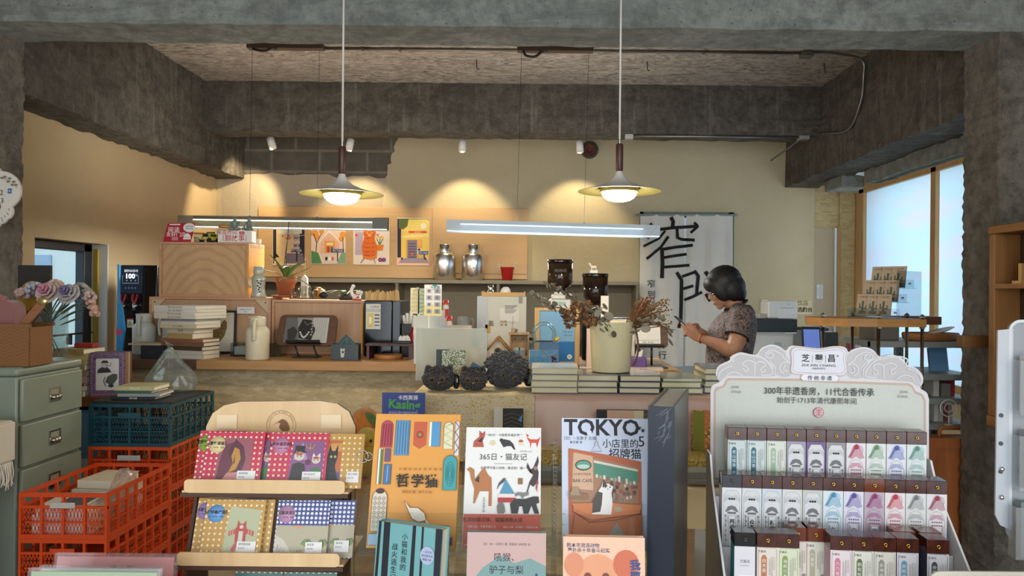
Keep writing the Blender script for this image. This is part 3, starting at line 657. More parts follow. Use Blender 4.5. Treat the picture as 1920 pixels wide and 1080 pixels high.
b.build('board',t)
def jar(px,Y,z,r,h,lab,fill=None):
 t=thing('glass_jar',lab,'jar',on(px,Y,z));b=MB(clear('eef2ef',.14));b.lathe([(0,.002),(r,.002),(r,h*.8),(r*.9,h*.86),(r*.9,h*.9)],n=24);b.build('glass',t)
 b=MB(wood('a9733c','c48d52','z',name='cork'));b.lathe([(0,h*.86),(r*.95,h*.86),(r*1.0,h*.9),(r*1.0,h*.98),(r*.9,h),(0,h)],n=24);b.build('lid',t)
 if fill:b=MB(M(fill,.8));b.lathe([(0,.004),(r*.93,.004),(r*.93,h*.55),(0,h*.6)],n=20);b.build('contents',t)
jar(372,Yk+.06,zc2_,.033,.060,'small glass jar with wooden lid beside the red sign','c9b59a');jar(419,Yk+.16,zc2_,.036,.115,'tall glass jar with wooden lid behind the white notice box','d9c9ae')
t=thing('toy_car','small yellow green toy car on the upper crate','car',on(391,Yk+.04,zc2_),-.5);yg=M('b9b43c',.3)
b=MB(yg);b.box(-.032,.032,-.05,.05,.012,.032,bev=.008,seg=3);b.box(-.027,.027,-.03,.04,.03,.056,bev=.011,seg=3);b.build('body',t)
b=MB(M('23282b',.1));b.box(-.0245,.0245,-.0325,-.02,.033,.05,bev=.004);b.box(-.0275,.0275,-.018,.03,.035,.049,bev=.004);b.build('window',t)
b=MB(M('e9e4c8',.3));b.ball((-.02,-.05,.024),.006);b.ball((.02,-.05,.024),.006);b.build('headlight',t)
for sx_ in(-.033,.033):
 for sy_ in(-.03,.03):b=MB(BLK);b.cyl((sx_-.005,sy_,.013),(sx_+.005,sy_,.013),.013);b.build('wheel',t)
b=MB(M('1d1c1b',.5));b.box(0,.055,0,.02,0,.072,bev=.002);b.top('box','small black box behind the toy car','box',on(385,Yk+.16,zc2_))
b=MB(M('d9692e',.5));b.box(0,.02,0,.02,0,.05,bev=.003);b.top('box','narrow orange box behind the toy car','box',on(403,Yk+.09,zc2_))
q=Px(408,466,Yk+.01);t=thing('notice_box','white notice box with red lettering on the upper crate','box',(q.o.x,Yk+.01,zc2_));x1,z1=q(472,443)
b=MB(M('ece8e2',.5));b.box(0,x1,0,.07,0,z1-.004,bev=.002);b.y=-.0002;rd=M('c23a55',.5);b.txt('来直播间',*q(425,451),.031,rd,bold=.004);b.txt('（翻故事）',*q(440,463),.040,rd,bold=.006);b.pl([(a,c)for a,c in rrect(*q(448,452),*q(459,446),.008)],rd);b.txt('小红书',*q(453.5,450.4),.011,WHT);b.build('box_body',t)
zf=zc2_+z1-.004
def sitter(px,lab,h,lean):
 t=thing('figurine',lab,'figurine',on(px,Yk+.04,zf),lean);b=MB(M('7e8c86',.45))
 b.lathe([(0,0),(.028,0),(.03,.008),(.024,.018),(.014,.03),(.017,.045),(.018,.055),(.008,.064),(.006,.068)],n=16,sy=.7);b.ball((0,-.002,h-.012),(.011,.012,.013));b.ball((0,.007,h-.008),(.010,.009,.012))
 b.tube(bez([(.017,0,.055),(.022,-.012,.04),(.012,-.022,.026)]),.005,n=7);b.tube(bez([(-.017,0,.055),(-.024,-.01,.04),(-.016,-.022,.022)]),.005,n=7);b.tube(bez([(-.02,-.005,.012),(-.03,-.022,.014),(-.005,-.026,.01)]),.008,n=7);b.tube(bez([(.02,-.005,.012),(.03,-.022,.014),(.0,-.026,.012)]),.008,n=7);b.build('body',t)
sitter(438,'grey green seated figurine, left one on the white notice box',.085,.3);sitter(465,'grey green seated figurine, right one on the white notice box',.083,-.4)
b=MB(M('e9dfc6',.5));b.lathe([(0,0),(.03,0),(.032,.004),(.032,.03),(.028,.034),(0,.034)],n=24);b.top('tealight_tin','round cream tin at the right rear of the upper crate','tin',on(478,Yk+.18,zc2_))
# ---- on the lower crates
t=thing('ceramic_flask','grey green ceramic flask with branch painting beside the terracotta pot','flask',on(484,4.50,zc1));gl=M('b4b8a8',.15,coat=.5)
b=MB(gl);b.lathe([(0,0),(.043,0),(.045,.01),(.039,.035),(.036,.06),(.041,.10),(.042,.118),(.033,.135),(.028,.14)],n=28);b.build('body',t)
b=MB(M('b9bdb0',.15,coat=.5));b.lathe([(.031,.142),(.033,.15),(.030,.182),(.026,.187),(0,.188)],n=28);b.build('lid',t)
b=MB(gl);b.tube(bez([(-.036,-.012,.118),(-.052,-.02,.105),(-.05,-.02,.075),(-.036,-.014,.058)]),.007);b.build('handle',t)
b=MB(M('3e342c',.5))
for a,z in((.15,.10),(.3,.088),(.22,.07),(.45,.06),(.6,.082),(.35,.048),(.5,.035),(.7,.10)):b.ball((.040*math.sin(a),-.040*math.cos(a),z),(.006,.003,.005),n=8,k=5)
b.build('painted_branch',t)
t=thing('potted_orchid','orchid without flowers in a terracotta pot on the crates','plant',on(535,4.60,zc1));tc_=M('a8623c',.8)
b=MB(tc_);b.lathe([(0,0),(.075,0),(.085,.012),(.083,.014),(0,.012)],n=28);b.build('saucer',t)
b=MB(tc_);b.lathe([(0,.014),(.044,.014),(.057,.088),(.062,.09),(.067,.128),(.060,.129),(.056,.10),(0,.105)],n=28);b.build('pot',t)
b=MB(M('c2ab8c',.9));rnd=random.Random(4)
for k in range(26):a=rnd.uniform(0,6.28);r=rnd.uniform(0,.05);b.ball((r*math.cos(a),r*math.sin(a),.112+rnd.uniform(0,.01)),rnd.uniform(.006,.011),n=7,k=5)
b.build('bark_chips',t)
lf=M('4d6b30',.35);lf2=M('66803f',.35)
for pts,w,mt in(([(0,0,.11),(-.05,-.02,.15),(-.11,-.04,.165),(-.15,-.05,.185)],[.012,.022,.018,.002],lf),([(0,0,.11),(-.03,0,.17),(-.07,.02,.215),(-.11,.03,.235)],[.012,.022,.018,.002],lf2),([(0,0,.11),(-.02,-.02,.17),(-.05,-.03,.22),(-.09,-.04,.265)],[.010,.017,.014,.002],lf),([(0,0,.11),(.04,-.02,.17),(.09,-.03,.205),(.14,-.03,.225)],[.012,.022,.018,.002],lf),([(0,0,.11),(.05,-.01,.14),(.11,-.02,.165),(.17,-.02,.195)],[.012,.022,.02,.002],lf2),([(0,0,.11),(.01,-.03,.16),(.02,-.05,.19),(.01,-.08,.18)],[.012,.02,.018,.003],lf2)):
 b=MB(mt);P=bez(pts,5);n=len(P);ws=[w[min(3,int(k/(n-1)*3))]+(w[min(3,int(k/(n-1)*3)+1)]-w[min(3,int(k/(n-1)*3))])*((k/(n-1)*3)%1)for k in range(n)];b.tube(P,ws,n=8,flat=.12);b.build('leaf',t)
b=MB(M('3f3a2a',.6));b.tube(bez([(.005,0,.11),(.0,.0,.25),(.008,0,.36),(.014,0,.47)]),.0025,n=6);b.tube(bez([(.0,0,.345),(.05,-.01,.37),(.12,-.02,.385),(.16,-.02,.383)]),.002,M('b7ae84',.6),n=6);b.tube(bez([(-.008,0,.11),(-.01,0,.22),(.004,0,.33)]),.002,n=6);b.build('flower_stem',t)
b=MB(M('8f9a70',.6));b.tube(bez([(.03,-.03,.12),(.09,-.05,.118),(.14,-.05,.09),(.17,-.05,.055)]),.004,n=6);b.tube(bez([(.03,-.05,.12),(.0,-.08,.115),(-.01,-.09,.10)]),.004,n=6);b.build('air_root',t)
def glassware(px,Y,z,r,h,lab,stem=False):
 t=thing('glass',lab,'glass',on(px,Y,z));b=MB(clear('f2f5f3',.22));b.lathe([(0,.003),(r*.85,.003),(r*(1.1 if stem else 1),h*.45),(r*.8,h),(r*.77,h),(r*1.0,h*.45),(r*.8,.007),(0,.007)],n=22);b.build('bowl',t)
glassware(553,4.47,zc1,.028,.06,'straight clear drinking glass right of the terracotta pot');glassware(570,4.52,zc1,.034,.072,'round bellied clear glass left of the orange pot',True);glassware(586,4.465,zc1,.026,.066,'narrow clear glass just left of the orange pot',True)
q=Px(564,568,4.62);t=thing('paper_tag','white pointed paper tower behind the drinking glasses','tag',(q.o.x,4.62,zc1));b=MB(M('f1ede4',.6));b.prism([(0,0),(.037,0),(.037,.118),(.0185,.142),(0,.118)],0,.03);b.box(.006,.010,-.001,0,.01,.11,M('d8d2c6'));b.box(.027,.031,-.001,0,.01,.11,M('d8d2c6'));b.build('tower',t);b=MB(M('e8dcc0',.6));b.cyl((.02,.015,.142),(.02,.015,.24),.0015,n=6);b.ball((.02,.015,.243),.004,n=8,k=5);b.build('string',t)
t=thing('pumpkin_pot','small orange lidded pot beside the black gourd','pot',on(598,4.54,zc1));og=M('d98a1e',.35)
b=MB(og);b.lathe([(0,0),(.026,0),(.038,.018),(.038,.034),(.034,.04)],n=8,sm=False);b.build('bowl',t);b=MB(og);b.lathe([(.037,.041),(.036,.047),(.018,.058),(.014,.064),(.008,.066),(0,.066)],n=8,sm=False);b.build('lid',t)
b=MB(M('262a22',.5));b.lathe([(0,0),(.014,0),(.028,.014),(.027,.028),(.012,.04),(0,.042)],n=18,sy=.9);b.top('gourd','small dark green black gourd in front of the orange pot','gourd',on(606,4.475,zc1))
t=thing('houseplant','trailing dark green succulent behind the small ornaments','plant',on(648,4.64,zc1-.012));rnd=random.Random(9)
b=MB(M('3a3330',.6));b.lathe([(0,0),(.04,0),(.05,.03),(.046,.03),(0,.024)],n=18);b.build('dish',t)
for k in range(7):
 a=k*.9+.3;r=.09+.03*rnd.random();b=MB(M('3f5526' if k%2 else '52692f',.45));b.tube(bez([(0,0,.025),(r*.5*math.cos(a),r*.4*math.sin(a),.055),(r*math.cos(a),r*.7*math.sin(a),.05),(1.35*r*math.cos(a),r*.8*math.sin(a),.035)],5),[.008]*5+[.011]*6+[.009]*3+[.006,.002],n=7,flat=.4);b.build('leaf',t)
t=thing('arm_figurine','white flexed arm figure with bead top beside the black machine','figurine',on(667,4.51,zc1-.012));b=MB(M('c6302c',.5));b.box(-.022,.03,-.014,.014,0,.008,bev=.002);b.build('base',t)
b=MB(M('efebe4',.4));b.tube(bez([(.0,0,.012),(-.012,0,.025),(-.025,0,.038),(-.03,0,.06),(-.022,0,.078)]),[.012,.014,.016,.017,.017,.016,.015,.014,.013,.012,.011,.011,.010,.010,.009,.009,.009,.009,.009,.009,.009,.009,.009,.009,.009,.009,.009,.009,.009,.009,.009,.009,.009][:33],n=10);b.ball((-.018,0,.085),(.012,.010,.010));b.build('arm',t)
b=MB(M('f2efe9',.35));b.lathe([(0,.008),(.014,.008),(.017,.02),(.012,.034),(.008,.036)],c=(.014,0,0),n=16);b.ball((.014,-.002,.045),(.015,.013,.013));b.prism([(.001,.05),(.004,.066),(.012,.056)],-.003,.003);b.prism([(.016,.056),(.024,.066),(.027,.05)],-.003,.003);b.tube(bez([(.028,0,.03),(.034,-.004,.045),(.032,-.004,.058)]),.005,n=7)
b.tube([(.003,-.011,.036),(.014,-.014,.034),(.025,-.011,.036)],.0025,M('c6302c'),n=6);b.box(.008,.02,-.018,-.014,.014,.024,M('9c2b2b'));b.ball((.009,-.014,.047),.002,BLK,6,4);b.ball((.019,-.014,.047),.002,BLK,6,4);b.build('cat',t)
# ---- black machine with note and stirrers on top
t=thing('black_machine','tall glossy black machine with a paper note taped on its front','machine',(X(682,4.30),4.30,ZT));wm,hm=S(53,4.30),.325
b=MB(M('101114',.12));b.box(0,wm,0,.32,.0,hm,bev=.006);b.build('body',t);b=MB(M('262c36',.2));b.box(wm+.001,wm+S(15,4.3),.002,.31,0,hm-.003,bev=.003);b.build('side_body',t)
b=MB(M('d8d8d2',.7));b.box(.012,.096,-.0025,-.0005,.16,.305);b.y=-.0026;b.rect(.012,.26,.096,.275,M('b9bcba'));b.txt('小店菜单',.06,.283,.014,INK);b.rect(.02,.17,.055,.25,M('dcc66a'));
for k in range(4):b.rect(.062,.178+k*.02,.09,.185+k*.02,M(['4a6a9a','3a3a3a','3a3a3a','3a3a3a'][k]))
b.rect(.03,.19,.045,.23,M('f2f0e6'));b.build('paper_note',t)
rnd=random.Random(3)
for k in range(13):
 x=X(685,4.32)+k*S(4.9,4.32);hh=.055+rnd.uniform(-.008,.012);b=MB(M(['d3ae72','c79f62','dcbb82'][k%3],.7));b.M=Matrix.Rotation(rnd.uniform(-.1,.1),4,'Y')
 for j in range(3):b.box(-.007+j*.0055,-.002+j*.0055,-.006,.006,0,hh-.004*((j+k)%3))
 b.top('stirrer_bundle',['pale wooden stirrer bundle %s on the black machine'%w_ for w_ in('first from the left','second from the left','third from the left','fourth from the left','fifth from the left','sixth from the left','in the exact middle of the row','sixth from the right','fifth from the right','fourth from the right','third from the right','second from the right','at the right end')][k],'sticks',(x,4.34+rnd.uniform(0,.02),ZT+hm),0,'wooden stirrer bundles')
 # ---- thermos jugs
def jug(px,Y,label,col,sc_=1.0,rot=0):
 t=thing('thermos_jug',label,'jug',on(px,Y,ZT),rot);c=M(col,.4)
 b=MB(c);b.lathe([(0,0),(.058,0),(.062,.005),(.062,.15),(.058,.165),(.044,.18),(.042,.183)],n=32);b.build('body',t)
 b=MB(c);b.lathe([(.0415,.184),(.043,.19),(.043,.222),(.038,.232),(.02,.236),(0,.237)],n=32);b.box(-.048,-.02,-.014,.014,.222,.234,bev=.006);b.build('lid',t)
 b=MB(c);b.M=Matrix.Rotation(-1.45,4,'Z');b.tube(bez([(.038,0,.215),(.065,0,.215),(.078,0,.19),(.078,0,.14),(.074,0,.11)]),[.010]*33,n=10,flat=.7);b.build('handle',t)
 return t
jA=jug(270,4.36,'pale mint thermos jug at the far left of the counter','d8ddd2');jug(483,4.08,'cream thermos jug standing alone in front of the plywood crate','d9d0b5')
jC=dup(jA,on(326,4.37,ZT),-1.15,'pale mint thermos jug half hidden behind the book stack')
# ---- books: one helper for every lying book
def lying(label,loc,w_,d_,t_,col,rot=0,group=None,title=None,spine=True,ink_=None,wrap=False,page=None,name='book'):
 o=thing(name,label,'book',loc,rot,group);c=M(col,.45)if isinstance(col,str)else col
 b=MB(c);k=min(.0022,t_*.15);b.box(-w_/2,w_/2,-d_/2,d_/2,0,k);b.box(-w_/2,w_/2,-d_/2,d_/2,t_-k,t_)
 if spine:b.box(-w_/2,w_/2,-d_/2-.0006,-d_/2+k,.0002,t_-.0002)
 else:b.box(-w_/2,w_/2,d_/2-k,d_/2+.0006,.0002,t_-.0002)
 if title and spine:b.y=-d_/2-.0008;b.txt(title,0,t_*.28,t_*.62,ink_ or INK)
 b.build('cover',o)
 b=MB(page or PAGE);b.box(-w_/2+.003,w_/2-.003,-d_/2+(.0025 if spine else .003),d_/2-.003,k+.0002,t_-k-.0002);b.build('pages',o)
 if wrap:b=MB(clear('f4f6f6',.25,rough=.12));b.box(-w_/2-.001,w_/2+.001,-d_/2-.0018,d_/2+.0018,.0001,t_+.0012);b.build('shrink_wrap',o)
 return o
z=ZT;G='books stacked among the thermos jugs'
ST=[('grey white book, lowest of the stack in front of the framed leaf print',0.27,0.14,.023,'cfcac0',0.24,None,'c8c4ba'),('grey white book, second lowest of the stack by the framed leaf',0.27,0.14,.022,'c9c3b8',0.27,None,None),('dark photo spined book, third lowest of the stack by the framed leaf',0.27,0.14,.022,'4d3f35',0.30,None,None),('patterned brown spined book under the beige board in the stack',0.27,0.14,.022,'7b5a44',0.24,None,None),('reddish spined book on top of the lower pile by the framed leaf',0.27,0.14,.018,'9b6a4c',0.27,None,None),('tan wrapped book block in the middle of the stack',0.165,0.165,.030,'b79a66',0.30,None,None),('book with a black title band in the middle of the stack',0.165,0.165,.028,'c8bfae',0.24,'思考',None),('cream book with a blue square on its spine',0.235,0.2,.021,'d8cba7',0.27,'九八十年代',None),('thin white book under the four white volumes',0.23,0.2,.017,'dfdcd4',0.30,None,None),('thin grey book directly under the four white volumes',0.21,0.19,.013,'9b9a92',0.24,None,None),('white volume, lowest of four with matching spines',0.27,0.25,.0175,'e2ddd2',0.27,'野外之美 四季草木',None),('white volume, third of four with matching spines',0.27,0.25,.0175,'e4dfd4',0.30,'野外之美 山林鸟兽',None),('white volume, second of four with matching spines',0.27,0.25,.0175,'e2ddd2',0.24,'野外之美 春夏秋冬',None),('white volume, topmost of four with matching spines',0.27,0.25,.0175,'e8e4dc',0.27,'野外之美 虫鱼花果',None)]
for l,w_,d_,t_,c,r,ti,pg in ST:
 o=lying(l,on(358,4.145,z),w_,d_,t_,c,-r,G,ti);z+=t_+.0004
b=MB(M('b7ab93',.6));b.box(-.09,.09,-.07,.07,0,.009);b.top('board','flat beige board resting on the small navy box','board',(X(283,4.17),4.17,ZT+.0705))
b=MB(M('1b2130',.4));b.box(-.06,.06,-.05,.05,0,.07,bev=.001);b.y=-.0502;b.txt('NOTE',0,.03,.012,M('4a556a'));b.top('box','small navy box on the dark worktop in front of the mint jug','box',(X(288,4.10),4.13,ZT))
t=thing('framed_print','black framed print of a brown leaf leaning on the crate','picture',on(410,4.427,ZT),(math.radians(-4),0,math.radians(4)))
wf,hf=.20,.255
b=MB(BLK);b.box(-wf/2,wf/2,-.012,0,0,.012);b.box(-wf/2,wf/2,-.012,0,hf-.012,hf);b.box(-wf/2,-wf/2+.012,-.012,0,.0121,hf-.0121);b.box(wf/2-.012,wf/2,-.012,0,.0121,hf-.0121);b.build('frame',t)
b=MB(M('d7d2c6',.7));b.box(-wf/2+.012,wf/2-.012,-.005,-.001,.012,hf-.012);b.y=-.0052
b.pl([(-.03,.045),(.0,.06),(.03,.10),(.045,.15),(.045,.185),(.03,.20),(.012,.18),(.0,.15),(-.03,.14),(-.06,.12),(-.05,.08)],scrib('8a7446','5a4626',90,.05,name='leaf_veins'));b.build('print',t)
b=MB(M('e6e6e6',.6));b.box(0,.105,-.0015,0,0,.04);b.y=-.0016;b.txt('借阅图书请登记',.052,.022,.010,M('56637a'));b.txt('谢谢',.052,.008,.009,M('56637a'));b.top('paper_label','white paper label stuck on the wide crate above the cream jug','label',(X(444,4.449),4.449,at(444,588,4.449).z))
def clearbox(px0,px1,Y,h,d,lab,inner=None):
 t=thing('acrylic_box',lab,'box',(X(px0,Y),Y,ZT));w_=S(px1-px0,Y);b=MB(clear('e8ecec',.3));b.box(0,w_,0,.003,0,h);b.box(0,w_,d-.003,d,0,h);b.box(0,.003,.0031,d-.0031,0,h);b.box(w_-.003,w_,.0031,d-.0031,0,h);b.box(.003,w_-.003,.003,d-.003,0,.003);b.build('shell',t)
 if inner:b=MB(M(inner,.8));b.box(.012,w_-.02,.015,d-.015,.005,h*.75,bev=.008);b.build('paper_stack',t)
clearbox(432,470,4.25,.075,.1,'clear acrylic box with white paper left of the cream jug','e6e4de');clearbox(504,526,4.25,.075,.1,'empty clear acrylic box behind the cream jug at the crate joint')
# ---- tilted black and white photo on a tray stand
t=thing('tabletop_stand','black folding stand with a wooden tray tilted back','stand',on(574,4.22,ZT));b=MB(BLK);b.box(-.065,.075,-.05,.05,0,.006);b.build('foot',t)
for s_ in(-.05,.055):b=MB(BLK);b.tube([(s_+.015,-.02,.006),(s_-.012,-.01,.075),],.005,n=8);b.ball((s_+.015,-.02,.012),.008);b.build('leg',t)
tw=wood('4a3226','6a4a38','x',name='tray_wood');Mt=Matrix.Translation((0,-.02,.07))@Matrix.Rotation(math.radians(-24),4,'X')
b=MB(tw);b.M=Mt;b.prism(rrect(-.165,0,.165,.185,.03),0,.012);b.build('tray',t);b=MB(BLK);b.M=Mt;b.box(-.10,.09,-.035,-.0005,.006,.012);b.box(-.10,.09,-.037,-.034,.006,.02);b.build('ledge',t)
o=thing('photo_print','black and white photo of a dark crouching cat on the tilted tray','photo',(Vector(on(574,4.22,ZT))+Vector((0,-.02,.07))),(math.radians(-24),0,0))
b=MB(M('8f8f8d',.5));b.box(-.125,.12,-.008,-.001,.0125,.165);b.y=-.0082
g=lambda v:M(v,.6)
b.pl([(-.125,.013),(-.04,.013),(-.06,.165),(-.125,.165)],g('626261'));b.pl([(.04,.013),(.12,.013),(.12,.165),(.03,.165)],g('bdbdba'));b.pl([(-.10,.03),(-.06,.035),(-.05,.08),(-.075,.11),(-.11,.09)],g('2f2f2f'));b.pl([(-.04,.04),(.03,.03),(.05,.09),(.02,.15),(-.03,.155),(-.05,.1)],g('1f1f1f'))
for k in range(9):b.disc(-.035+k*.006,.075-.03*math.sin(k/8*PI),.005,g('d8d8d6'))
for k in range(6):b.line([(.05+k*.011,.02),(.045+k*.012,.16)],.002,g('8c8c8a'))
for k in range(5):b.disc(.028+.004*(k%2),.06+k*.017,.006,g('9a9a98'))
b.line([(-.02,.14),(.0,.12),(.025,.135)],.003,g('8a8a88'));b.build('picture',o)
t=thing('packet_box','dark plastic box with a teal envelope sticking out on the counter','box',(X(621,4.06),4.06,ZT));wb_=S(51,4.06)
b=MB(M('2f3637',.25));b.box(0,wb_,0,.002,0,.088);b.box(0,wb_,.06,.062,0,.092);b.box(0,.002,.0021,.0599,0,.088);b.box(wb_-.002,wb_,.0021,.0599,0,.088);b.box(0,wb_,.002,.06,0,.002);b.y=-.0002
b.disc(.062,.045,.012,M('c8cac8'),.014);b.disc(.062,.028,.010,M('c8cac8'),.012);b.disc(.055,.06,.006,M('c8cac8'));b.disc(.069,.06,.006,M('c8cac8'));b.disc(.064,.046,.006,M('2f3637'));b.build('case',t)
b=MB(M('2d5257',.6));b.M=Matrix.Translation((wb_*.55,.02,.075))@Matrix.Rotation(.75,4,'Y');b.box(-.05,.05,0,.002,-.045,.045);b.y=-.0003;b.line([(-.03,.03),(0,0),(.03,.03)],.0015,M('8f9c8a'));b.line(rrect(-.035,-.02,.03,.035,.005),.0012,M('8f9c8a'),True);b.build('envelope',t)
for k in range(4):b=MB(M(['b9bcb8','8a8f8c','d3d3ce','777d7c'][k],.5));b.box(.115+k*.008,.118+k*.008,.006,.055,.004,.085);b.build('sleeve',t)
pb=M('4a2c2c',.4);t=thing('low_bench','low dark red tray bench in front of the black machine','bench',(X(685,4.12),4.12,ZT));wb_=S(88,4.12)
b=MB(pb);b.box(0,wb_,0,.13,.076,.088,bev=.002);b.build('top',t)
for x in(.006,wb_-.02):b=MB(pb);b.box(x,x+.014,.005,.125,0,.0758);b.build('leg',t)
b=MB(wood('8a5a30','b07a46','x',name='log_slice'));b.lathe([(0,0),(.077,0),(.08,.005),(.08,.022),(.077,.026),(0,.026)],n=28);b.top('round_board','round wooden board lying under the low dark bench','board',(X(728,4.18),4.19,ZT))
t=thing('sachet_tray','small black tray of white sachets on the right end of the dark bench','tray',(X(758,4.17),4.18,ZT+.0885));b=MB(BLK);b.box(-.035,.035,-.03,.03,0,.015,bev=.002);b.build('tray',t);rnd=random.Random(5)
for k in range(7):b=MB(M('eceae6',.7));b.M=Matrix.Translation((-.028+k*.009,rnd.uniform(-.01,.01),.012))@Matrix.Rotation(rnd.uniform(-.5,.5),4,'Y');b.prism([(-.008,0),(.008,0),(.008,.022),(0,.034),(-.008,.022)],-.001,.001);b.build('sachet',t)
t=thing('napkin_holder','black holder stuffed with white paper sleeves beside the black machine','holder',(X(769,4.36),4.36,ZT));b=MB(BLK);b.box(-.045,.035,-.04,.04,0,.19,bev=.003);b.build('holder_body',t)
for k in range(5):b=MB(M('e8e6e0',.7));b.M=Matrix.Translation((-.03+k*.014,.0,.18))@Matrix.Rotation(-.2+k*.14,4,'Y');b.cyl((0,0,0),(0,0,.06+.012*(k%3)),.009,n=8);b.build('paper_sleeve',t)
t=thing('red_bottle','red bottle with pale cap behind the white frosted board','bottle',(X(776,4.25),4.25,ZT));b=MB(M('8e1c22',.2));b.lathe([(0,0),(.026,0),(.028,.004),(.028,.13),(.014,.16),(.012,.175)],n=20);b.build('body',t);b=MB(M('e0d9d2',.4));b.lathe([(.013,.176),(.014,.18),(.014,.215),(.012,.22),(0,.22)],n=16);b.build('cap',t)
# ================================================================ middle of the counter
ZR=ZT
def pcard(b,q,x0,y0,x1,y1,c):b.rect(*q(x0,y1),*q(x1,y0),M(c,.7))
ZB=1.045
t=thing('frosted_board','large blank frosted white board standing behind the dark plush toys','board',(X(780,3.08),3.08,ZB));wb_=S(133,3.08)
b=MB(clear('e9ebdf',.1,haze=.62,hz='e4e4d6'));b.box(0,wb_,0,.006,0,.215);b.build('sheet',t);b=MB(M('d9d8cc',.5));b.box(0,.003,-.0005,.0065,0,.215);b.box(wb_-.003,wb_,-.0005,.0065,0,.215);b.box(0,wb_,-.0005,.0065,.2151,.217);b.build('edge_strip',t)
q=Px(774,660,3.98);b=MB(M('c9d1d0',.6));b.prism(q.L([(776,662),(834,662),(834,560),(776,574)]),0,.004);b.top('board','blank pale grey panel standing behind the postcard clip stand','board',(q.o.x,3.98,ZR))
q=Px(830,660,3.9);t=thing('picture_card','lavender card with a beige block behind the frosted board','card',(q.o.x,3.90,ZR));b=MB(M('c6bccb',.7));b.box(0,q(890,0)[0],0,.003,0,q(0,578)[1]);b.y=-.0002;b.rect(*q(840,615),*q(882,588),M('cdbf9c'));b.build('card',t)
t=thing('acrylic_block','clear acrylic block holding a spotted goldfish ornament','ornament',(X(842,3.68),3.68,ZR));b=MB(clear('f0eef2',.2));b.box(0,.125,0,.05,0,.03);b.build('base',t)
b=MB(M('d9d2da',.2));b.box(.0,.125,0,.05,.031,.035);b.build('top_plate',t)
b=MB(fur('c27c3c','e6cfa8',60));b.M=Matrix.Translation((.065,.02,.048))@Matrix.Rotation(-.25,4,'Y');b.lathe([(0,-.035),(.008,-.03),(.014,-.01),(.015,.005),(.009,.025),(.005,.032)],n=12);b2=b.M
b.M=Matrix.Translation((.065,.02,.048))@Matrix.Rotation(PI/2-.15,4,'Y');b.lathe([(0,-.042),(.009,-.036),(.013,-.015),(.012,.005),(.007,.022),(.004,.032)],n=12);b.tube([(0,0,.03),(-.012,0,.052)],[.004,.006],n=6,flat=.3);b.tube([(0,0,.03),(.010,0,.05)],[.004,.005],n=6,flat=.3);b.M=Matrix();b.build('goldfish',t)
t=thing('photo_clip_stand','slim stand with clipped sketches and a postcard of small photos','stand',(X(804,3.72),3.72,ZR));b=MB(M('d8d8d4',.5));b.lathe([(0,0),(.03,0),(.03,.006),(0,.008)],n=20);b.cyl((0,0,.006),(0,0,.30),.003,n=8);b.build('stem',t)
q=Px(804,680,3.72);b=MB(CHROME);b.tube([(q(778,525)[0],0,q(0,525)[1]),(q(832,525)[0],0,q(0,525)[1])],.002,n=6);b.tube([(0,0,.30),(0,0,q(0,525)[1])],.0025,n=6);b.build('crossbar',t)
for x0,y0,x1,y1,lab,c,pat in((770,530,787,578,'left','cfc9a8','a89a6a'),(784,531,799,579,'mid','b9c2a4','4a6a52'),(796,524,829,582,'front','dcdcd8','9aa0a0')):
 b=MB(M(c,.6));y=-.004 if lab=='front' else 0;(a0,c0),(a1,c1)=q(x0,y1),q(x1,y0);b.box(a0,a1,y-.001,y,c0,c1);b.y=y-.0012
 if lab=='front':
  b.rect(a0,c0,a1,c0+.055,M('dccf86'));b.txt('马家窑',(a0+a1)/2+.01,c1-.018,.016,M('3a6f8f'),bold=.02);b.rect((a0+a1)/2,c1-.026,a1-.006,c1-.022,M('3a6f8f'));b.rect((a0+a1)/2-.003,c1-.006,(a0+a1)/2+.02,c1+.002,M('2f7a6a'))
  for k in range(8):xx=a0+.01+(k%2)*.04;zz=c0+.01+(k//2)*.034;b.rect(xx,zz,xx+.03,zz+.024,M(['a9a6b4','8d93a2','c4c2c6','9f9aa8'][k%4]));b.disc(xx+.014,zz+.012,.008,M('6a6c78'))
 else:
  for k in range(6):b.line([(a0+.004,c0+.01+k*.022),(a1-.004,c0+.02+k*.018)],.0025,M(pat));b.line([(a0+.006+k*.006,c0+.006),(a0+.012+k*.004,c1-.01)],.0015,M(pat))
 b.build('clipped_card',t)
for x in(789,829):b=MB(clear('eeeeee',.3));b.box(q(x-3,0)[0],q(x+3,0)[0],-.006,.006,q(0,527)[1],q(0,520)[1],bev=.002);b.build('clip',t)
t=thing('white_cabinet','white upright box with a pinned handwritten note on its front','box',(X(894,4.05),4.05,ZR));wb_,hb=S(92,4.05),at(940,556,4.05).z-ZR
b=MB(M('c9c9c0',.6));b.box(0,wb_,0,.16,0,hb,bev=.002);b.build('body',t);b=MB(M('b8bec4',.5));b.box(0,S(20,4.05),-.002,-.0002,0,hb-.004);b.build('grey_strip',t)
q=Px(894,683,4.05);b=MB(M('d9d8d4',.7));b.box(*(q(943,0)[0],q(979,0)[0]),-.002,-.0003,q(0,598)[1],q(0,573)[1]);b.y=-.0022
for k in range(6):b.rect(*q(947,578+k*2.6),*q(970-(k%3)*3,577+k*2.6),M('6d6d6a'))
b.rect(*q(973,573),*q(980,559),M('8f8f8d'));b.build('note',t)
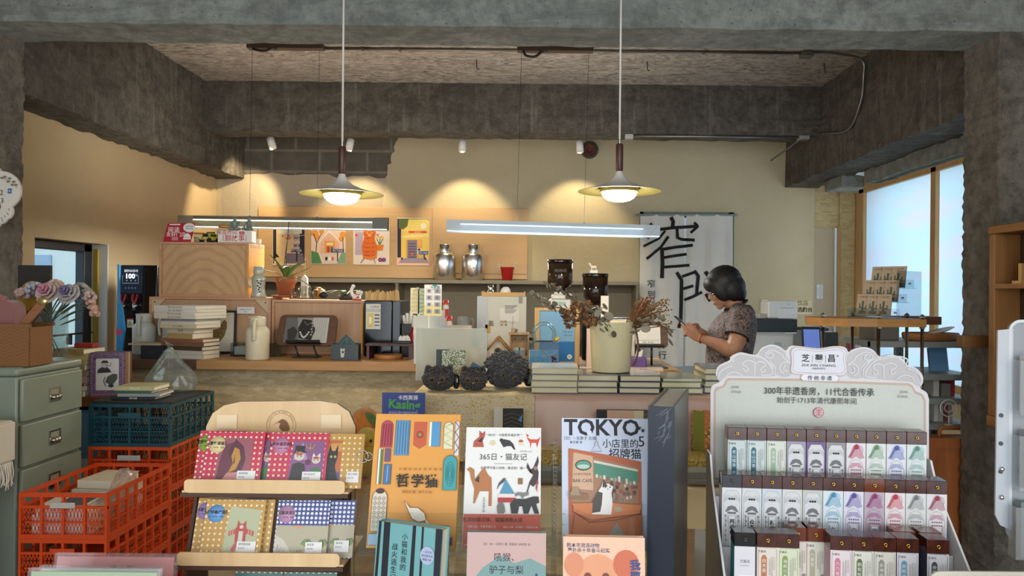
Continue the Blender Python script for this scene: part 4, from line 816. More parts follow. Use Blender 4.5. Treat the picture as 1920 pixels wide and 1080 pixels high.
b=MB(M('c39a2e',.5));b.box(*(q(916,0)[0],q(926,0)[0]),-.002,-.0003,q(0,620)[1],q(0,604)[1]);b.y=-.0022;b.txt('風',*q(921,615),.034,BLK);b.build('gold_sticker',t);b=MB();b.y=-.0022;b.disc(*q(945,607.5),.007,M('d39a2e'));b.txt('詩  影',*q(945,609),.016,M('5a5a52'));b.txt('歌  摩',*q(945,615),.014,M('5a5a52'));b.line(q.L([(955,606),(960,611),(964,608)]),.001,INK);b.line(q.L([(962,596),(962,612),(960,620)]),.0012,INK);b.build('print',t)
zz=ZR+hb+.0006;t=thing('wooden_tray','shallow wooden tray on the white upright box','tray',(X(902,4.08),4.08,zz));wt_=S(82,4.08);okt=wood('b78c4e','d2a868','x',name='tray_oak');b=MB(okt);b.box(0,wt_,0,.13,0,.01);b.box(0,wt_,0,.008,.0101,.022);b.box(0,wt_,.122,.13,.0101,.022);b.box(0,.008,.0081,.1219,.0101,.028);b.box(wt_-.008,wt_,.0081,.1219,.0101,.028);b.build('tray_body',t)
t=thing('jigger_cup','little steel jigger cup in the wooden tray','cup',(X(919,4.14),4.14,zz+.0105));b=MB(CHROME);b.lathe([(0,0),(.022,0),(.018,.016),(.012,.024),(.012,.03),(.015,.052),(.014,.052),(.010,.03),(0,.03)],n=20);b.build('body',t)  # plain steel jigger cup, gives no light
b=MB(M('ece9e2',.3));b.lathe([(0,0),(.028,0),(.03,.012),(.024,.03),(.012,.04),(0,.042)],n=20);b.top('white_cup','upside down white bowl in the wooden tray','bowl',(X(947,4.13),4.13,zz+.0105))
b=MB(clear('dfe4e2',.2,haze=.15));b.lathe([(0,0),(.055,0),(.06,.01),(.055,.13),(.057,.135),(.06,.14),(0,.142)],n=22);b.tube(bez([(.056,0,.12),(.085,0,.115),(.085,0,.06),(.058,0,.04)]),.005,n=7);b.top('glass_jug','empty glass jug on the back shelf behind the white upright box','jug',(X(868,6.45),6.45,1.0505))
for px,h,c,l in((836,.22,'b23a36','red labelled spice jar, the taller one behind the postcards'),(845,.13,'b2453a','red labelled spice jar, the shorter one behind the postcards')):
 t=thing('spice_jar',l,'jar',(X(px,4.3),4.28 if px==836 else 4.22,ZR));h+=.12;b=MB(M('d8d6cf',.3));b.lathe([(0,0),(.017,0),(.017,h-.05),(.013,h-.035)],n=16);b.build('jar_body',t);b=MB(M(c,.4));b.lathe([(.0175,h-.11),(.0178,h-.06)],n=16);b.build('jar_label',t);b=MB(M('c9332f',.4));b.lathe([(.016,h-.034),(.016,h-.01),(0,h-.008)],n=16);b.build('cap',t)
t=thing('birdhouse','whitewashed wooden birdhouse with a twig edged roof on the counter','birdhouse',(X(934,3.74),3.74,ZR));ww=wood('a99c8c','cfc6b8','z',name='whitewashed_wood');s_=S(1,3.74)
b=MB(ww);b.prism([(-.04,.02),(.04,.02),(.04,.10),(0,.145),(-.04,.10)],0,.06);b.y=-.0002
for u in(-.02,.0,.02):b.line([(u,.022),(u,.11)],.0012,M('6e6255'))
b.build('house_front',t);b=MB(M('5d5044',.8));b.M=Matrix.Rotation(PI/2,4,'X');b.lathe([(.017,-.002),(.019,.004),(.011,.004),(.011,.0)],c=(0,.085,0),n=18);b.M=Matrix();b.y=-.001;b.disc(0,.085,.0135,M('1a1614'));b.build('entrance_ring',t)
for s2 in(-1,1):b=MB(wood('7a5a36','9c7748','x',name='twig_wood'));b.tube([(0,-.008,.155),(s2*.062,-.008,.085)],.006,n=8);b.tube([(0,.03,.155),(s2*.062,.03,.085)],.006,n=8);b.tube([(0,.068,.155),(s2*.062,.068,.085)],.006,n=8);b.build('roof_twigs',t)
b=MB(M('8d8478',.8));b.box(-.05,.05,-.012,.07,0,.02,bev=.003)
for k in range(9):b.ball((-.044+k*.011,-.016,.012),.008,M('5c564d',.9),8,6)
b.build('plinth',t)
t=thing('miniature_hutch','small wooden key hutch with tiny pictures beside the birdhouse','hutch',(X(955,3.80),3.80,ZR));wh,hh=S(37,3.8),.175;hw=wood('8f7350','b0936a','z',name='hutch_wood')
b=MB(hw);b.box(0,wh,0,.05,.05,.058);b.box(0,.008,0,.05,.0581,hh-.01);b.box(wh-.008,wh,0,.05,.0581,hh-.01);b.box(.008,wh-.008,.042,.05,.0581,hh-.01);b.box(-.003,wh+.003,-.003,.052,hh-.0099,hh);b.box(0,wh,0,.05,0,.0499,bev=.002);b.build('case',t)
for u in(.03,.07):b=MB(BLK);b.tube([(u,.04,hh-.03),(u,.02,hh-.035),(u,.018,hh-.028)],.0018,n=6);b.build('hook',t)
for u,c in((.022,'9db0a8'),(.048,'b0a08a')):b=MB(M(c,.5));b.box(u,u+.032,.02,.024,.0585,.098);b.y=.0198;b.rect(u+.004,.064,u+.028,.085,M('6f8f9a'));b.build('tiny_picture',t)
t2=thing('wooden_cube','tiny wooden cube toy with a blue spot on the key hutch','toy',(X(962,3.82),3.815,ZR+hh));b=MB(M('b98d62',.6));b.box(-.01,.01,-.01,.01,0,.022,bev=.002);b.build('cube_body',t2);b=MB(M('4f7fa0',.4));b.ball((.015,0,.011),.009,n=12);b.build('blue_bead',t2)
t=thing('framed_print','oak framed two tone blue print leaning behind the fish bowl','picture',(X(1002,3.98),3.98,ZR),(math.radians(-3),0,0));wf,hf=S(85,3.98),at(1040,577,3.98).z-ZR;fo=wood('c09a5c','d9b578','z',name='pale_frame')
b=MB(fo);e=.026
for a in((0,wf,0,e*.5),(0,wf,hf-e*.6,hf),(0,e,e*.5,hf-e*.6),(wf-e,wf,e*.5,hf-e*.6)):b.box(a[0],a[1],0,.018,a[2],a[3])
b.build('frame',t);b=MB(M('7fb4dc',.6));b.box(e,wf-e,.008,.014,e*.5,hf-e*.6);b.y=.0078;b.rect(e,e*.5,wf-e,hf*.40,M('1e74bd',.6));b.txt('You are',wf*.72,hf*.56,.016,M('2c4f7a'));b.txt('the sea',wf*.74,hf*.50,.014,M('2c4f7a'));b.disc(wf*.78,hf*.13,.013,M('e9eef0'));b.disc(wf*.78,hf*.13,.005,M('c89b4a'));b.build('print',t)
t=thing('fish_bowl','handbag shaped clear fish bowl half full of blue water','fish bowl',(X(1020,3.78),3.78,ZR));gb=clear('e6eff3',.7,haze=.07,hz='c9dde8')
wv_,hv=S(57,3.78)/2,.135
b=MB(gb);P=rrect(-wv_,0.002,wv_,hv,.03);b.prism(P,-.045,.045);b.box(-wv_,wv_,-.046,.046,hv-.004,hv);b.build('vessel',t)
for y in(-.035,.035):b=MB(gb);b.tube(bez([(-.045,y,hv-.005),(-.05,y,hv+.05),(-.02,y,hv+.085),(.02,y,hv+.085),(.05,y,hv+.05),(.045,y,hv-.005)]),.009,n=10);b.build('handle',t)
wtr=NT('blue_water');wtr.b.inputs['Roughness'].default_value=.25;wtr.col(wtr.ramp(wtr.noise(wtr.coord(),70,5),[(.3,'2f86c8'),(.7,'62b0e2')]));wtr.b.inputs['Alpha'].default_value=.93
b=MB(wtr.m);b.prism([(-wv_+.004,.088)]+rrect(-wv_+.004,.006,wv_-.004,.088,.027)[10:]+[(wv_-.004,.088)],-.040,.040);b.build('water',t)
t2=thing('betta_fish','dark red betta fish at the right of the blue fish bowl','fish',(X(1039,3.735),3.735,ZR+.055));b=MB(M('4a1c2c',.4));b.M=Matrix.Rotation(PI/2+.5,4,'Y');b.lathe([(0,-.018),(.006,-.013),(.007,0),(.003,.014)],n=10);b.M=Matrix();b.tube([(.004,0,-.008),(.012,0,-.028)],[.003,.011],n=6,flat=.2);b.tube([(0,0,.006),(.008,0,.018)],[.003,.006],n=6,flat=.2);b.tube([(-.004,0,-.004),(-.006,0,-.02)],[.003,.006],n=6,flat=.2);b.build('body',t2)
t2=thing('bird_ornament','tiny yellow bird perched on the rim of the fish bowl','ornament',(X(1043,3.78),3.78,ZR+hv));b=MB(M('e3b437',.5));b.ball((0,0,.009),(.013,.008,.009));b.ball((.012,0,.016),.006);b.tube([(-.01,0,.01),(-.024,0,.012)],[.005,.003],n=6);b.tube([(.016,0,.016),(.022,0,.015)],[.002,.0005],M('c9562a'),n=6);b.build('body',t2)
t2=thing('white_puck','small white rectangular speaker on the worktop beside the fish bowl','device',(X(1058,3.76),3.76,ZR));b=MB(WHT);b.box(-.032,.032,-.022,.022,0,.024,bev=.006,seg=3);b.y=-.0222;b.disc(.01,.012,.002,M('999999'));b.build('body',t2)
b=MB(M('e6e0d0',.5));b.tube(bez([(0,0,.004),(.04,-.01,.004),(.09,-.015,.004),(.12,.0,.004),(.12,.06,.004)]),.0035,n=6);b.top('cable','white cable curling over the worktop towards the cream bucket','cable',(X(1072,3.76),3.76,ZR))
b=MB(BLK);b.box(-.01,.01,-.01,.01,0,.018,bev=.002);b.top('black_cube','tiny black cube on the worktop beside the white speaker','cube',(X(1083,3.72),3.72,ZR))  # plain black cube, purpose unknown
smoke=clear('c6bbb0',.4,haze=.12,hz='3a302a')
def grinder(px,Y,lab,ztop,wpx,bodymat,body_w,z0):
 o=on(px,Y,z0);t=thing('coffee_grinder',lab,'grinder',o);r=S(wpx,Y)/2;H=ztop-z0;hh=r*2.35
 b=MB(smoke);b.lathe([(r*.45,H-hh-.01),(r*.5,H-hh+r*.05),(r*.88,H-hh+r*.3),(r,H-hh+r*.52),(r,H-.012),(r*.97,H-.012),(r*.95,H-hh+r*.55),(r*.46,H-hh+r*.1)],n=36);b.build('hopper',t)
 b=MB(M('15110f',.2));b.lathe([(r*1.02,H-.016),(r*1.04,H-.008),(r*1.0,H),(0,H)],n=36);b.build('lid',t)
 b=MB(M('33221a',.7));b.lathe([(r*.43,H-hh-.005),(r*.46,H-hh+r*.1),(r*.82,H-hh+r*.32),(r*.6,H-hh+r*.4),(0,H-hh+r*.36)],n=28);b.build('coffee_beans',t)
 b=MB(bodymat);zb_=H-hh-.02;b.lathe([(r*.45,zb_+.004),(r*.5,zb_-.01),(0,zb_-.01)],n=24);b.box(-body_w*.55,body_w*.55,-.06,.12,zb_-.035,zb_-.011,bev=.008,seg=3);b.box(-body_w*.72,body_w*.72,-.09,.14,zb_-.095,zb_-.0355,bev=.014,seg=3);b.box(-body_w*.5,body_w*.5,0.0,.14,0,zb_-.096,bev=.01);b.build('body',t)
 b=MB(M('9fc4b4' if bodymat==WHT else '3a3f45',.2));b.box(-.03,.03,-.0925,-.0905,zb_-.07,zb_-.05);b.build('display',t);return t,r,H
Yg=4.22;zt1=at(1049,487,Yg).z;g1,r1,H1=grinder(1049,Yg,'white coffee grinder with smoky hopper, behind the blue print',zt1,47,WHT,.085,ZT)
b=MB(M('1d1714',.4));b.y=-r1-.001;b.txt('BEANS',-.0,H1-.07,.022,None,bold=.02);b.build('lettering',g1)
Yg2=4.0;zt2=at(1115,513,Yg2).z;g2,r2_,H2=grinder(1115,Yg2,'black coffee grinder with smoky hopper topped by a horse figurine',zt2,48,M('17181a',.3),.075,ZT)
t=thing('horse_figurine','white and orange horse figurine on the grinder lid','figurine',(X(1112,Yg2),Yg2,zt2+.0005));b=MB(WHT);b.box(-.022,.022,-.013,.013,0,.018,bev=.003);b.build('base',t)
b=MB(M('efe8dc',.4));b.M=Matrix.Translation((0,0,.035))@Matrix.Rotation(PI/2,4,'Y');b.lathe([(0,-.018),(.009,-.014),(.008,0),(.010,.012),(0,.018)],n=12);b.M=Matrix();b.tube([(-.014,0,.037),(-.020,0,.053)],[.007,.005],n=8);b.tube([(-.018,0,.055),(-.029,0,.050)],[.005,.003],n=8)
for x in(-.012,.012):b.tube([(x,.004,.032),(x,.005,.018)],.003,n=6);b.tube([(x,-.004,.032),(x,-.005,.018)],.003,n=6)
b.build('horse',t);b=MB(M('d58a34',.5));b.ball((.002,0,.044),(.010,.009,.004),n=10);b.tube([(.017,0,.04),(.025,0,.03)],[.004,.002],n=6);b.tube([(-.012,0,.047),(-.016,0,.058)],[.004,.003],n=6);b.build('saddle_and_mane',t)
t=thing('espresso_machine','dark coffee machine behind the cream flower bucket','machine',(X(1090,4.3),4.30,ZT));b=MB(M('141417',.25));b.box(0,.33,-.06,.14,0,.24,bev=.01);b.box(.02,.31,-.10,-.061,.17,.23,bev=.008);b.build('body',t);b=MB(STEEL);b.box(.03,.30,-.14,-.0615,0,.03,bev=.004);b.build('drip_tray',t)
t=thing('card_sign','white card with a red stamp behind the dried flowers','card',(X(1126,3.86),3.86,ZR));b=MB(M('ece7df',.6));b.box(0,.04,0,.012,0,at(0,580,3.86).z-ZR+.10);b.y=-.0002;b.disc(.02,.255,.007,M('c04040'));b.build('card',t)
b=MB(wood('9c7446','bd955f','x',name='block_wood'));b.box(0,.085,0,.05,0,.010)
t=thing('name_plate','white name plate on a thin wooden block behind the dried flowers','plate',(X(1146,3.98),3.98,ZR));b.M=Matrix();b.box(0,.085,-.01,.04,.0105,at(0,596,3.98).z-ZR);b.build('block',t);b=MB(M('e4e0d8',.5));h0=at(0,596,3.98).z-ZR;b.box(0.002,.083,.0,.02,h0+.0002,h0+.024);b.y=-.0002;b.txt('欢迎光临',.042,h0+.006,.015,INK);b.build('plate',t)
t=thing('white_box','pale cardboard box behind the cream flower bucket','box',(X(1140,3.9),3.90,ZR));b=MB(M('e3ddd2',.6));b.box(0,.14,0,.05,0,.235,bev=.002);b.y=-.0002;b.rect(.07,.18,.09,.2,M('9a8a7a'));b.build('carton',t)
b=MB(M('e6cdbd',.6));b.box(0,.10,0,.01,0,.20);b.top('pink_card','blank pink card leaning left behind the cream bucket','card',(X(1100,3.80),3.80,ZR))
t=thing('menu_stand','black stand with brown tray holding a white sheet by the curtain','stand',(X(1222,3.9),3.90,ZR));b=MB(BLK);b.box(-.06,.06,-.05,.05,0,.008,bev=.002);b.cyl((0,0,.008),(0,0,.12),.006,n=10);b.build('foot',t)
Mt=Matrix.Translation((0,-.01,.10))@Matrix.Rotation(math.radians(-15),4,'X');b=MB(tw);b.M=Mt;b.prism(rrect(-.09,0,.085,.13,.02),0,.012);b.build('tray',t);b=MB(BLK);b.M=Mt;b.box(-.09,.06,-.03,-.0005,.004,.014);b.build('ledge',t)
b=MB(M('ecebe6',.5));b.M=Mt;b.box(-.085,.045,-.006,-.001,.0145,.115);b.y=-.0062;b.txt('微信  支付宝',-.02,.022,.010,INK);b.rect(-.075,.035,.035,.038,M('b8b8b4'));b.build('sheet',t)
b=MB(M('6a4f94',.5));b.box(-.04,.04,-.045,.045,0,.065,bev=.008);t=thing('tissue_box','purple tissue box with a tissue sticking out by the cream bucket','tissue box',(X(1197,3.72),3.74,ZR));b.build('carton',t);b=MB(M('f1efee',.8));b.prism([(-.014,.064),(.018,.064),(.026,.10),(.008,.088),(-.004,.098)],-.008,.006);b.build('tissue',t)
lying('pale book with red title lying on the worktop in front of the tissue box',(X(1208,3.665),3.70,ZR),.19,.06,.016,'d3c6b6',0,None,'窄门书店',ink_=M('a0342c'))
b=MB(M('26262a',.3));b.box(-.035,.035,-.03,.03,0,.007,bev=.002);b.top('phone','black phone lying on the worktop behind the pale book','phone',(X(1240,3.80),3.82,ZR))
# ---- cream bucket of dried flowers on the wrapped books
def remesh(b,vox,sm=6,name='t'):
 bmesh.ops.recalc_face_normals(b.bm,faces=b.bm.faces[:]);me=bpy.data.meshes.new('t');b.bm.to_mesh(me);mats=b.mats;b.bm.free()
 o=bpy.data.objects.new('t',me);C.objects.link(o);r=o.modifiers.new('r','REMESH');r.mode='VOXEL';r.voxel_size=vox;r.use_smooth_shade=True
 s_=o.modifiers.new('s','SMOOTH');s_.iterations=sm;s_.factor=.5
 m2=bpy.data.meshes.new_from_object(o.evaluated_get(bpy.context.evaluated_depsgraph_get()));bpy.data.objects.remove(o);bpy.data.meshes.remove(me)
 m2.materials.clear();m2.materials.append(mats[0]);return m2
def place(me,name,parent):me.name=name;o=bpy.data.objects.new(name,me);C.objects.link(o);o.parent=parent;return o
# ================================================================ cloth covered display tiers
dt=wood('8c6a45','a98358','x',.5,name='tier_wood');Yf=2.70
xl,xr=X(775,Yf,740),X(1360,Yf,740)
t=thing('display_tier','stepped wooden display tier under the lace and satin cloths','display',(xl,Yf,0));Lt=xr-xl
b=MB(dt);b.box(0,Lt,.012,.52,ZB-.03,ZB-.003);b.build('top_tier',t);b=MB(dt);b.box(.03,Lt,-.36,.0,.77,.80);b.build('lower_tier',t)
for x in(0.0,Lt-.04):
 for y in(-.35,.02,.48):b=MB(dt);b.box(x if y>0 else x+(.031 if x==0 else 0),(x if y>0 else x+(.031 if x==0 else 0))+.04,y,y+.035,0,(ZB-.031)if y>0 else .769);b.build('leg',t)
b=MB(dt);b.box(.04,Lt-.04,.30,.31,.80,ZB-.031);b.build('back_board',t)
lace=scrib('d5c9ac','b99f5c',130,.07,'cdbf9e',.85,'lace_cloth');satin=M('cba795',.35,sheen=.3);satin2=M('d8c08e',.4,sheen=.3)
def drape(name,lab,x0,x1,mat,zb,flare=0,seed=0,amp=.012,ytop=.50):
 t=thing(name,lab,'cloth',(x0,Yf,ZB-.0025));b=MB(mat);i=b.mi(mat);L=x1-x0;nx,nz=34,12;rnd=random.Random(seed);ph=rnd.uniform(0,6)
 P=[(ytop,0.0),(.25,.0),(.003,.0),(-.003,-.003)]+[(-.004-.03*(k/nz),-.008-zb*k/nz)for k in range(1,nz+1)]
 g=[]
 for y,z in P:
  row=[]
  for j in range(nx+1):
   u=j/nx;d=min(1,max(0,-z/zb));x=u*L-flare*d*(1-u)**3
   yy=y+(amp*d*(math.sin(u*19+ph)+.6*math.sin(u*41+ph*2))-.012*d if z<-.003 else 0);row.append(b.v((x,yy,z+(.006*d*math.sin(u*23+ph)))))
  g.append(row)
 for a,c in zip(g,g[1:]):
  for j in range(nx):b.f([a[j],a[j+1],c[j+1],c[j]],i,True)
 return b.build('drape',t)
drape('lace_cloth','cream lace cloth hanging off the left end of the display tier',xl-.002,X(1003,Yf,740),lace,.20,.10,1)
drape('satin_cloth','pinkish beige satin cloth hanging down the front of the display tier',X(1003,Yf,740)+.001,xr,satin,.17,0,2,.010)
b=MB(satin2);b.box(0,Lt-.03,-.005,.02,0,.0035);b.box(0,Lt-.03,-.006,-.0052,-.12,.0035);b.top('shelf_cloth','yellow cloth strip over the front of the lower tier','cloth',(xl+.03,Yf-.36,.8005))
def upright(label,loc,w_,h_,t_,front,rot=0,lean=0,group=None,art=None,spine=None,name='book',page=None):
 loc=Vector(loc);loc.z+=t_*math.sin(abs(lean))+.0003;o=thing(name,label,'book',loc,(lean,0,rot),group);c=M(front,.45)if isinstance(front,str)else front;k=min(.0025,t_*.2)
 b=MB(c);b.box(0,w_,0,k,0,h_);b.box(0,w_,t_-k,t_,0,h_);b.box(-.0006,k,.0002,t_-.0002,0.0001,h_-.0001,spine or c);b.y=0
 if art:art(b,w_,h_)
 b.build('cover',o);b=MB(page or PAGE);b.box(k+.0002,w_-.003,k+.0002,t_-k-.0002,.003,h_-.003);b.build('pages',o);return o
zl=.80+.001
def a_ink(b,w_,h_):
 b.rect(0,0,w_*.18,h_,M('cfcdbf'));b.rect(w_*.3,0,w_,h_,M('1c1c1a'))
 for k in range(7):b.line([(w_*.35,h_*(.45+.07*k)),(w_*.6,h_*(.5+.07*k)),(w_*.95,h_*(.44+.07*k))],.001,M('8c7c54'))
 b.pl([(w_*.82,h_*.8),(w_*.97,h_*.9),(w_*.95,h_*.76)],M('4f8fb4'))
def a_leaf(b,w_,h_):
 b.rect(0,0,w_*.17,h_,M('1d1e1d'));b.rect(w_*.17,0,w_*.62,h_,M('c9b195'))
 for k in range(7):u=w_*(.2+.06*k);b.pl([(u,0),(u+w_*.03,0),(u+w_*(.08-.02*k),h_*(.92-.05*abs(k-3))),(u-w_*.01,h_*.5)],M('4f6a35' if k%2 else '6b8148'))
 for u in(.24,.5):b.disc(w_*u,h_*.9,w_*.07,M('d8a48c'),h_*.06)
 b.rect(w_*.62,0,w_*.78,h_,M('d2c6a6'));b.rect(w_*.78,0,w_,h_,M('4a3d28'))
 for k in range(9):b.line([(w_*.78,h_*(.4+.065*k)),(w_*.88,h_*(.44+.065*k)),(w_,h_*(.4+.065*k))],.0008,M('a5905e'))
def tz(py,Y):return at(1000,py,Y).z-zl
upright('black and gold patterned book standing on the lower tier between two front books',(X(926,2.62,800),2.62,zl),S(55,2.62),tz(766,2.62),.02,'cfc7b0',0,0,None,a_ink)
upright('tulip covered book standing on the lower tier behind the tokyo book',(X(1119,2.62,800),2.62,zl),S(112,2.62),tz(768,2.62),.02,'4a3d28',0,0,None,a_leaf)
flo=scrib('cdb35a','8a5a2c',55,.10,'c8703a',.6,'floral_cover');upright('floral book with olive spine standing behind the navy slipcase',(X(1299,2.62,800),2.62,zl),S(52,2.62),tz(768,2.62),.02,flo,0,0,None,lambda b,w_,h_:b.rect(0,0,w_*.42,h_,M('7f7f22')))
k_=0
for px,n,cs in((958,4,['9a8f74','7c8060','8b8b80','c2ab5c']),(1046,4,['7f8068','6d7266','8d8f84','c9b25e']),(1318,4,['8a8a80','77776c','a3a294','b9b070'])):
 z=zl
 for j in range(n):
  lying('%s book of the pile %s'%(['lowest','second lowest','third lowest','yellow patterned topmost'][j],{958:'under the black and gold book',1046:'left of the tokyo book',1318:'under the floral book'}[px]),(X(px,2.45,860),2.47,z),.105 if px!=1318 else .12,.14,.019,cs[j]if j<3 else scrib('b99f48','7a6a2c',90,.08,name='gold_pattern'),0,'book piles on the lower tier',None,True);z+=.0195
z0=ZB+.0015
def wstack(px0,px1,y,hs,cols,where,grp='wrapped books stacked on the top tier',d=.20,jit=.004,rot=0,topcol=None):
 z=z0;w_=S(px1-px0,y-d/2);rnd=random.Random(px0);n=len(hs)
 for j in range(n):
  lab=('lowest' if j==0 else ORD[n-1-j])+' wrapped book of the stack '+where
  lying(lab,(X((px0+px1)/2,y-d/2)+rnd.uniform(-jit,jit),y+rnd.uniform(-jit,jit),z),w_,d,hs[j],cols[j%len(cols)],rot+rnd.uniform(-.02,.02),grp,None,False,None,True,M('f6eac2',.8));z+=hs[j]+.0016
 return z
yS=2.83
wstack(997,1085,yS,[.020,.022,.022,.022],['b8b2a6','c8c0ac','a9a89c','c9c6bc'],'beside the round black plush');zB=wstack(1083,1160,yS+.01,[.02,.021,.021],['7c7f86','8d8a92','a29c90'],'under the left half of the bucket');wstack(1163,1240,yS+.01,[.02,.021,.021],['4f5a80','566290','5b6680'],'under the right half of the bucket',jit=.003)
wstack(1243,1318,yS+.015,[.02,.021,.012],['8b8a70','6f9a58','9aa08c'],'left of the tallest wrapped stack');wstack(1322,1390,yS+.04,[.021,.022,.022,.022],['8a8fa8','5d6b95','8a94a0','6f7d92'],'half hidden behind the incense sign')
bk=thing('flower_bucket','cream bucket of dried flowers standing on wrapped books','bucket',(X(1146,2.86),2.86,zB+.0015));r=S(41,2.86);hB=S(93,2.86)
cb=M('ece2b8',.25,coat=.3);b=MB(cb);b.lathe([(0,0),(r*.86,0),(r*.88,.004),(r,hB-.003),(r*1.02,hB),(r*.98,hB),(r*.86,.008),(0,.008)],n=40);b.build('pail',bk)
b=MB(M('8a6744',.6));b.tube(bez([(r*.98,-.01,hB*.92),(r*1.12,-.015,hB*.80),(r*1.2,-.02,hB*.45),(r*1.08,-.02,hB*.2),(r*.96,-.03,hB*.16)]),.012,n=8,flat=.2);b.build('strap',bk)
rnd=random.Random(21)
def leafball(b,c,r_,m_,a):b.M=Matrix.Translation(c)@Euler(a).to_matrix().to_4x4();b.ball((0,0,0),(r_,r_*.8,r_*.10),m_,10,6);b.M=Matrix()
eu=[M('77725f',.7),M('8a826c',.7),M('6a6656',.7)]
q=Px(1146,612,2.84);qo=Vector((X(1146,2.86),2.86,zB));dz=at(1146,612,2.84).z
def loc(px,py,dy=0):p=at(px,py,2.86+dy);return p-bk.location
def spray(name,lab,pts,n,r0,r1,mts,sp):
 b=MB(M('5e4a3a',.7));P=bez(pts,6);b.tube(P,[.0025]*len(P),n=5);N=len(P)
 for k in range(n):
  u=k/max(1,n-1);p=P[min(N-1,int(u*(N-1)))];rr=r0+(r1-r0)*u
  for s2 in(-1,1):leafball(b,p+Vector((rnd.uniform(-sp,sp),s2*rr*.7+rnd.uniform(-sp,sp),rnd.uniform(-sp,sp)+s2*rr*.55)),rr*rnd.uniform(.8,1.15),mts[rnd.randrange(len(mts))],(rnd.uniform(0,1.6),rnd.uniform(-.8,.8),rnd.uniform(0,3)))
 o=b.build(name,bk);o['label']=lab;return o
spray('eucalyptus_spray','grey green eucalyptus spray reaching far left',[loc(1140,620),loc(1115,600),loc(1060,580),loc(1030,572),loc(1000,552)],20,.020,.011,eu,.007)
spray('eucalyptus_spray','upper eucalyptus sprig in front of the white grinder',[loc(1135,620),loc(1105,595),loc(1080,565),loc(1055,545),loc(1024,532)],17,.017,.012,eu,.008)
spray('eucalyptus_spray','broad pale eucalyptus leaves over the left rim',[loc(1150,625,-.03),loc(1135,590,-.05),loc(1120,580,-.05),loc(1106,578,-.05)],9,.020,.017,[M('9a9380',.7),M('8a8470',.7)],.016)
spray('eucalyptus_spray','eucalyptus leaves drooping over the bucket front',[loc(1150,618,-.02),loc(1135,605,-.07),loc(1140,612,-.08)],7,.016,.014,eu,.02)
spray('eucalyptus_spray','round grey leaves hanging off the right side',[loc(1180,615,-.03),loc(1210,605,-.06),loc(1240,608,-.06),loc(1258,630,-.06)],8,.018,.017,[M('8b8470',.7),M('a79f88',.7)],.015)
b=MB(M('7a4f35',.8))
for cx_,cy_ in((1060,592),(1078,575),(1070,605),(1095,585),(1108,600),(1088,598),(1072,590),(1100,572)):
 c0=loc(cx_,cy_,rnd.uniform(-.06,-.03));b.tube([loc(1140,618),c0],.0015,n=4)
 for k in range(14):leafball(b,c0+Vector((rnd.uniform(-.018,.018),rnd.uniform(-.018,.018),rnd.uniform(-.018,.018))),rnd.uniform(.007,.012),M(['7d5638','94683f','68452e'][k%3],.8),(rnd.uniform(0,3),rnd.uniform(0,3),rnd.uniform(0,3)))
b.build('hydrangea_head',bk)
b=MB(M('7a5330',.8));base=loc(1172,622,-.01)
for k in range(70):
 e=loc(rnd.uniform(1188,1256),rnd.uniform(562,612),rnd.uniform(-.05,.05));md=base.lerp(e,.55)+Vector((rnd.uniform(-.012,.012),0,rnd.uniform(.0,.02)));b.tube(bez([base,md,e],3),[.0016]*3+[.0012]*3+[.0008],M(['7a5330','8f6a3c','6b4a2c'][k%3],.8),n=4)
 for j in range(3):b.ball(tuple(e+Vector((rnd.uniform(-.012,.012),rnd.uniform(-.01,.01),rnd.uniform(-.012,.012)))),rnd.uniform(.002,.004),M(['8a6234','6b4526','9c7440'][j],.9),6,4)
for k in range(9):e=loc(rnd.uniform(1205,1225),rnd.uniform(555,575),rnd.uniform(-.02,.02));b.tube([base,e],[.0015,.004],M('8c4f34',.8),n=5)
b.build('dried_brush',bk)
# ---- plush toys
def plush(label,px,y,rx,rz,cols,ry=None,ears=True,eyes=(),band=False,seed=1,face=-.1):
 o=thing('plush_toy',label,'plush toy',(X(px,y,715),y,ZB+.001),face);ry=ry or rx;f_=fur(*cols);b=MB(f_);b.ball((0,0,rz),(rx,ry,rz),f_,64,44)
 rnd=random.Random(seed)
 for v in b.bm.verts:
  n=(v.co-Vector((0,0,rz)));v.co+=n.normalized()*rnd.uniform(-.0035,.006)if v.co.z>.004 else Vector((0,0,0))
  if v.co.z<.002:v.co.z=.002
 for f in b.bm.faces:f.smooth=False
 b.build('body',o)
 if ears:
  for s2 in(-1,1):
   b=MB(f_);M0=Matrix.Translation((s2*rx*.62,.0,rz*1.72))@Matrix.Rotation(s2*.35,4,'Y');b.M=M0;b.lathe([(0,-.012),(.019,-.01),(.016,.006),(.008,.018),(0,.022)],n=12,sy=.6);b.build('ear',o)
 for(ex,ez,er)in eyes:
  yy=-ry*math.sqrt(max(.05,1-(ex/rx)**2-((ez-rz)/rz)**2))-.002
  e=MB(M('b08a3c',.2));e.M=Matrix.Translation((ex,yy,ez))@Matrix.Rotation(PI/2,4,'X');e.lathe([(er*.82,.004),(er*.98,.004),(er*.98,-.002),(er*.82,-.002)],n=18);e.M=Matrix.Translation((ex,yy-.001,ez));e.ball((0,0,0),(er*.84,er*.5,er*.84),M('0c0b0b',.08),14,8);e.build('eye',o)
 if ears:b=MB(M('b98f7c',.6));b.ball((0,-ry*.97-.004,rz*.78),(.004,.003,.003),None,8,5);b.build('nose',o)
 if band:b=MB(BLK);b.box(rx*.9,rx*1.25,-.02,.03,.004,.06,bev=.01);b.box(rx*1.1,rx*1.16,-.021,-.0195,.03,.045,M('d8d8d4'));b.build('strap',o)
 return o
plush('dark brown cat head plush, left one of the two, facing right',823,2.79,.060,.043,('15100d','382c24'),.052,eyes=((-.025,.044,.009),(.012,.045,.009)),band=True,seed=3,face=.1)
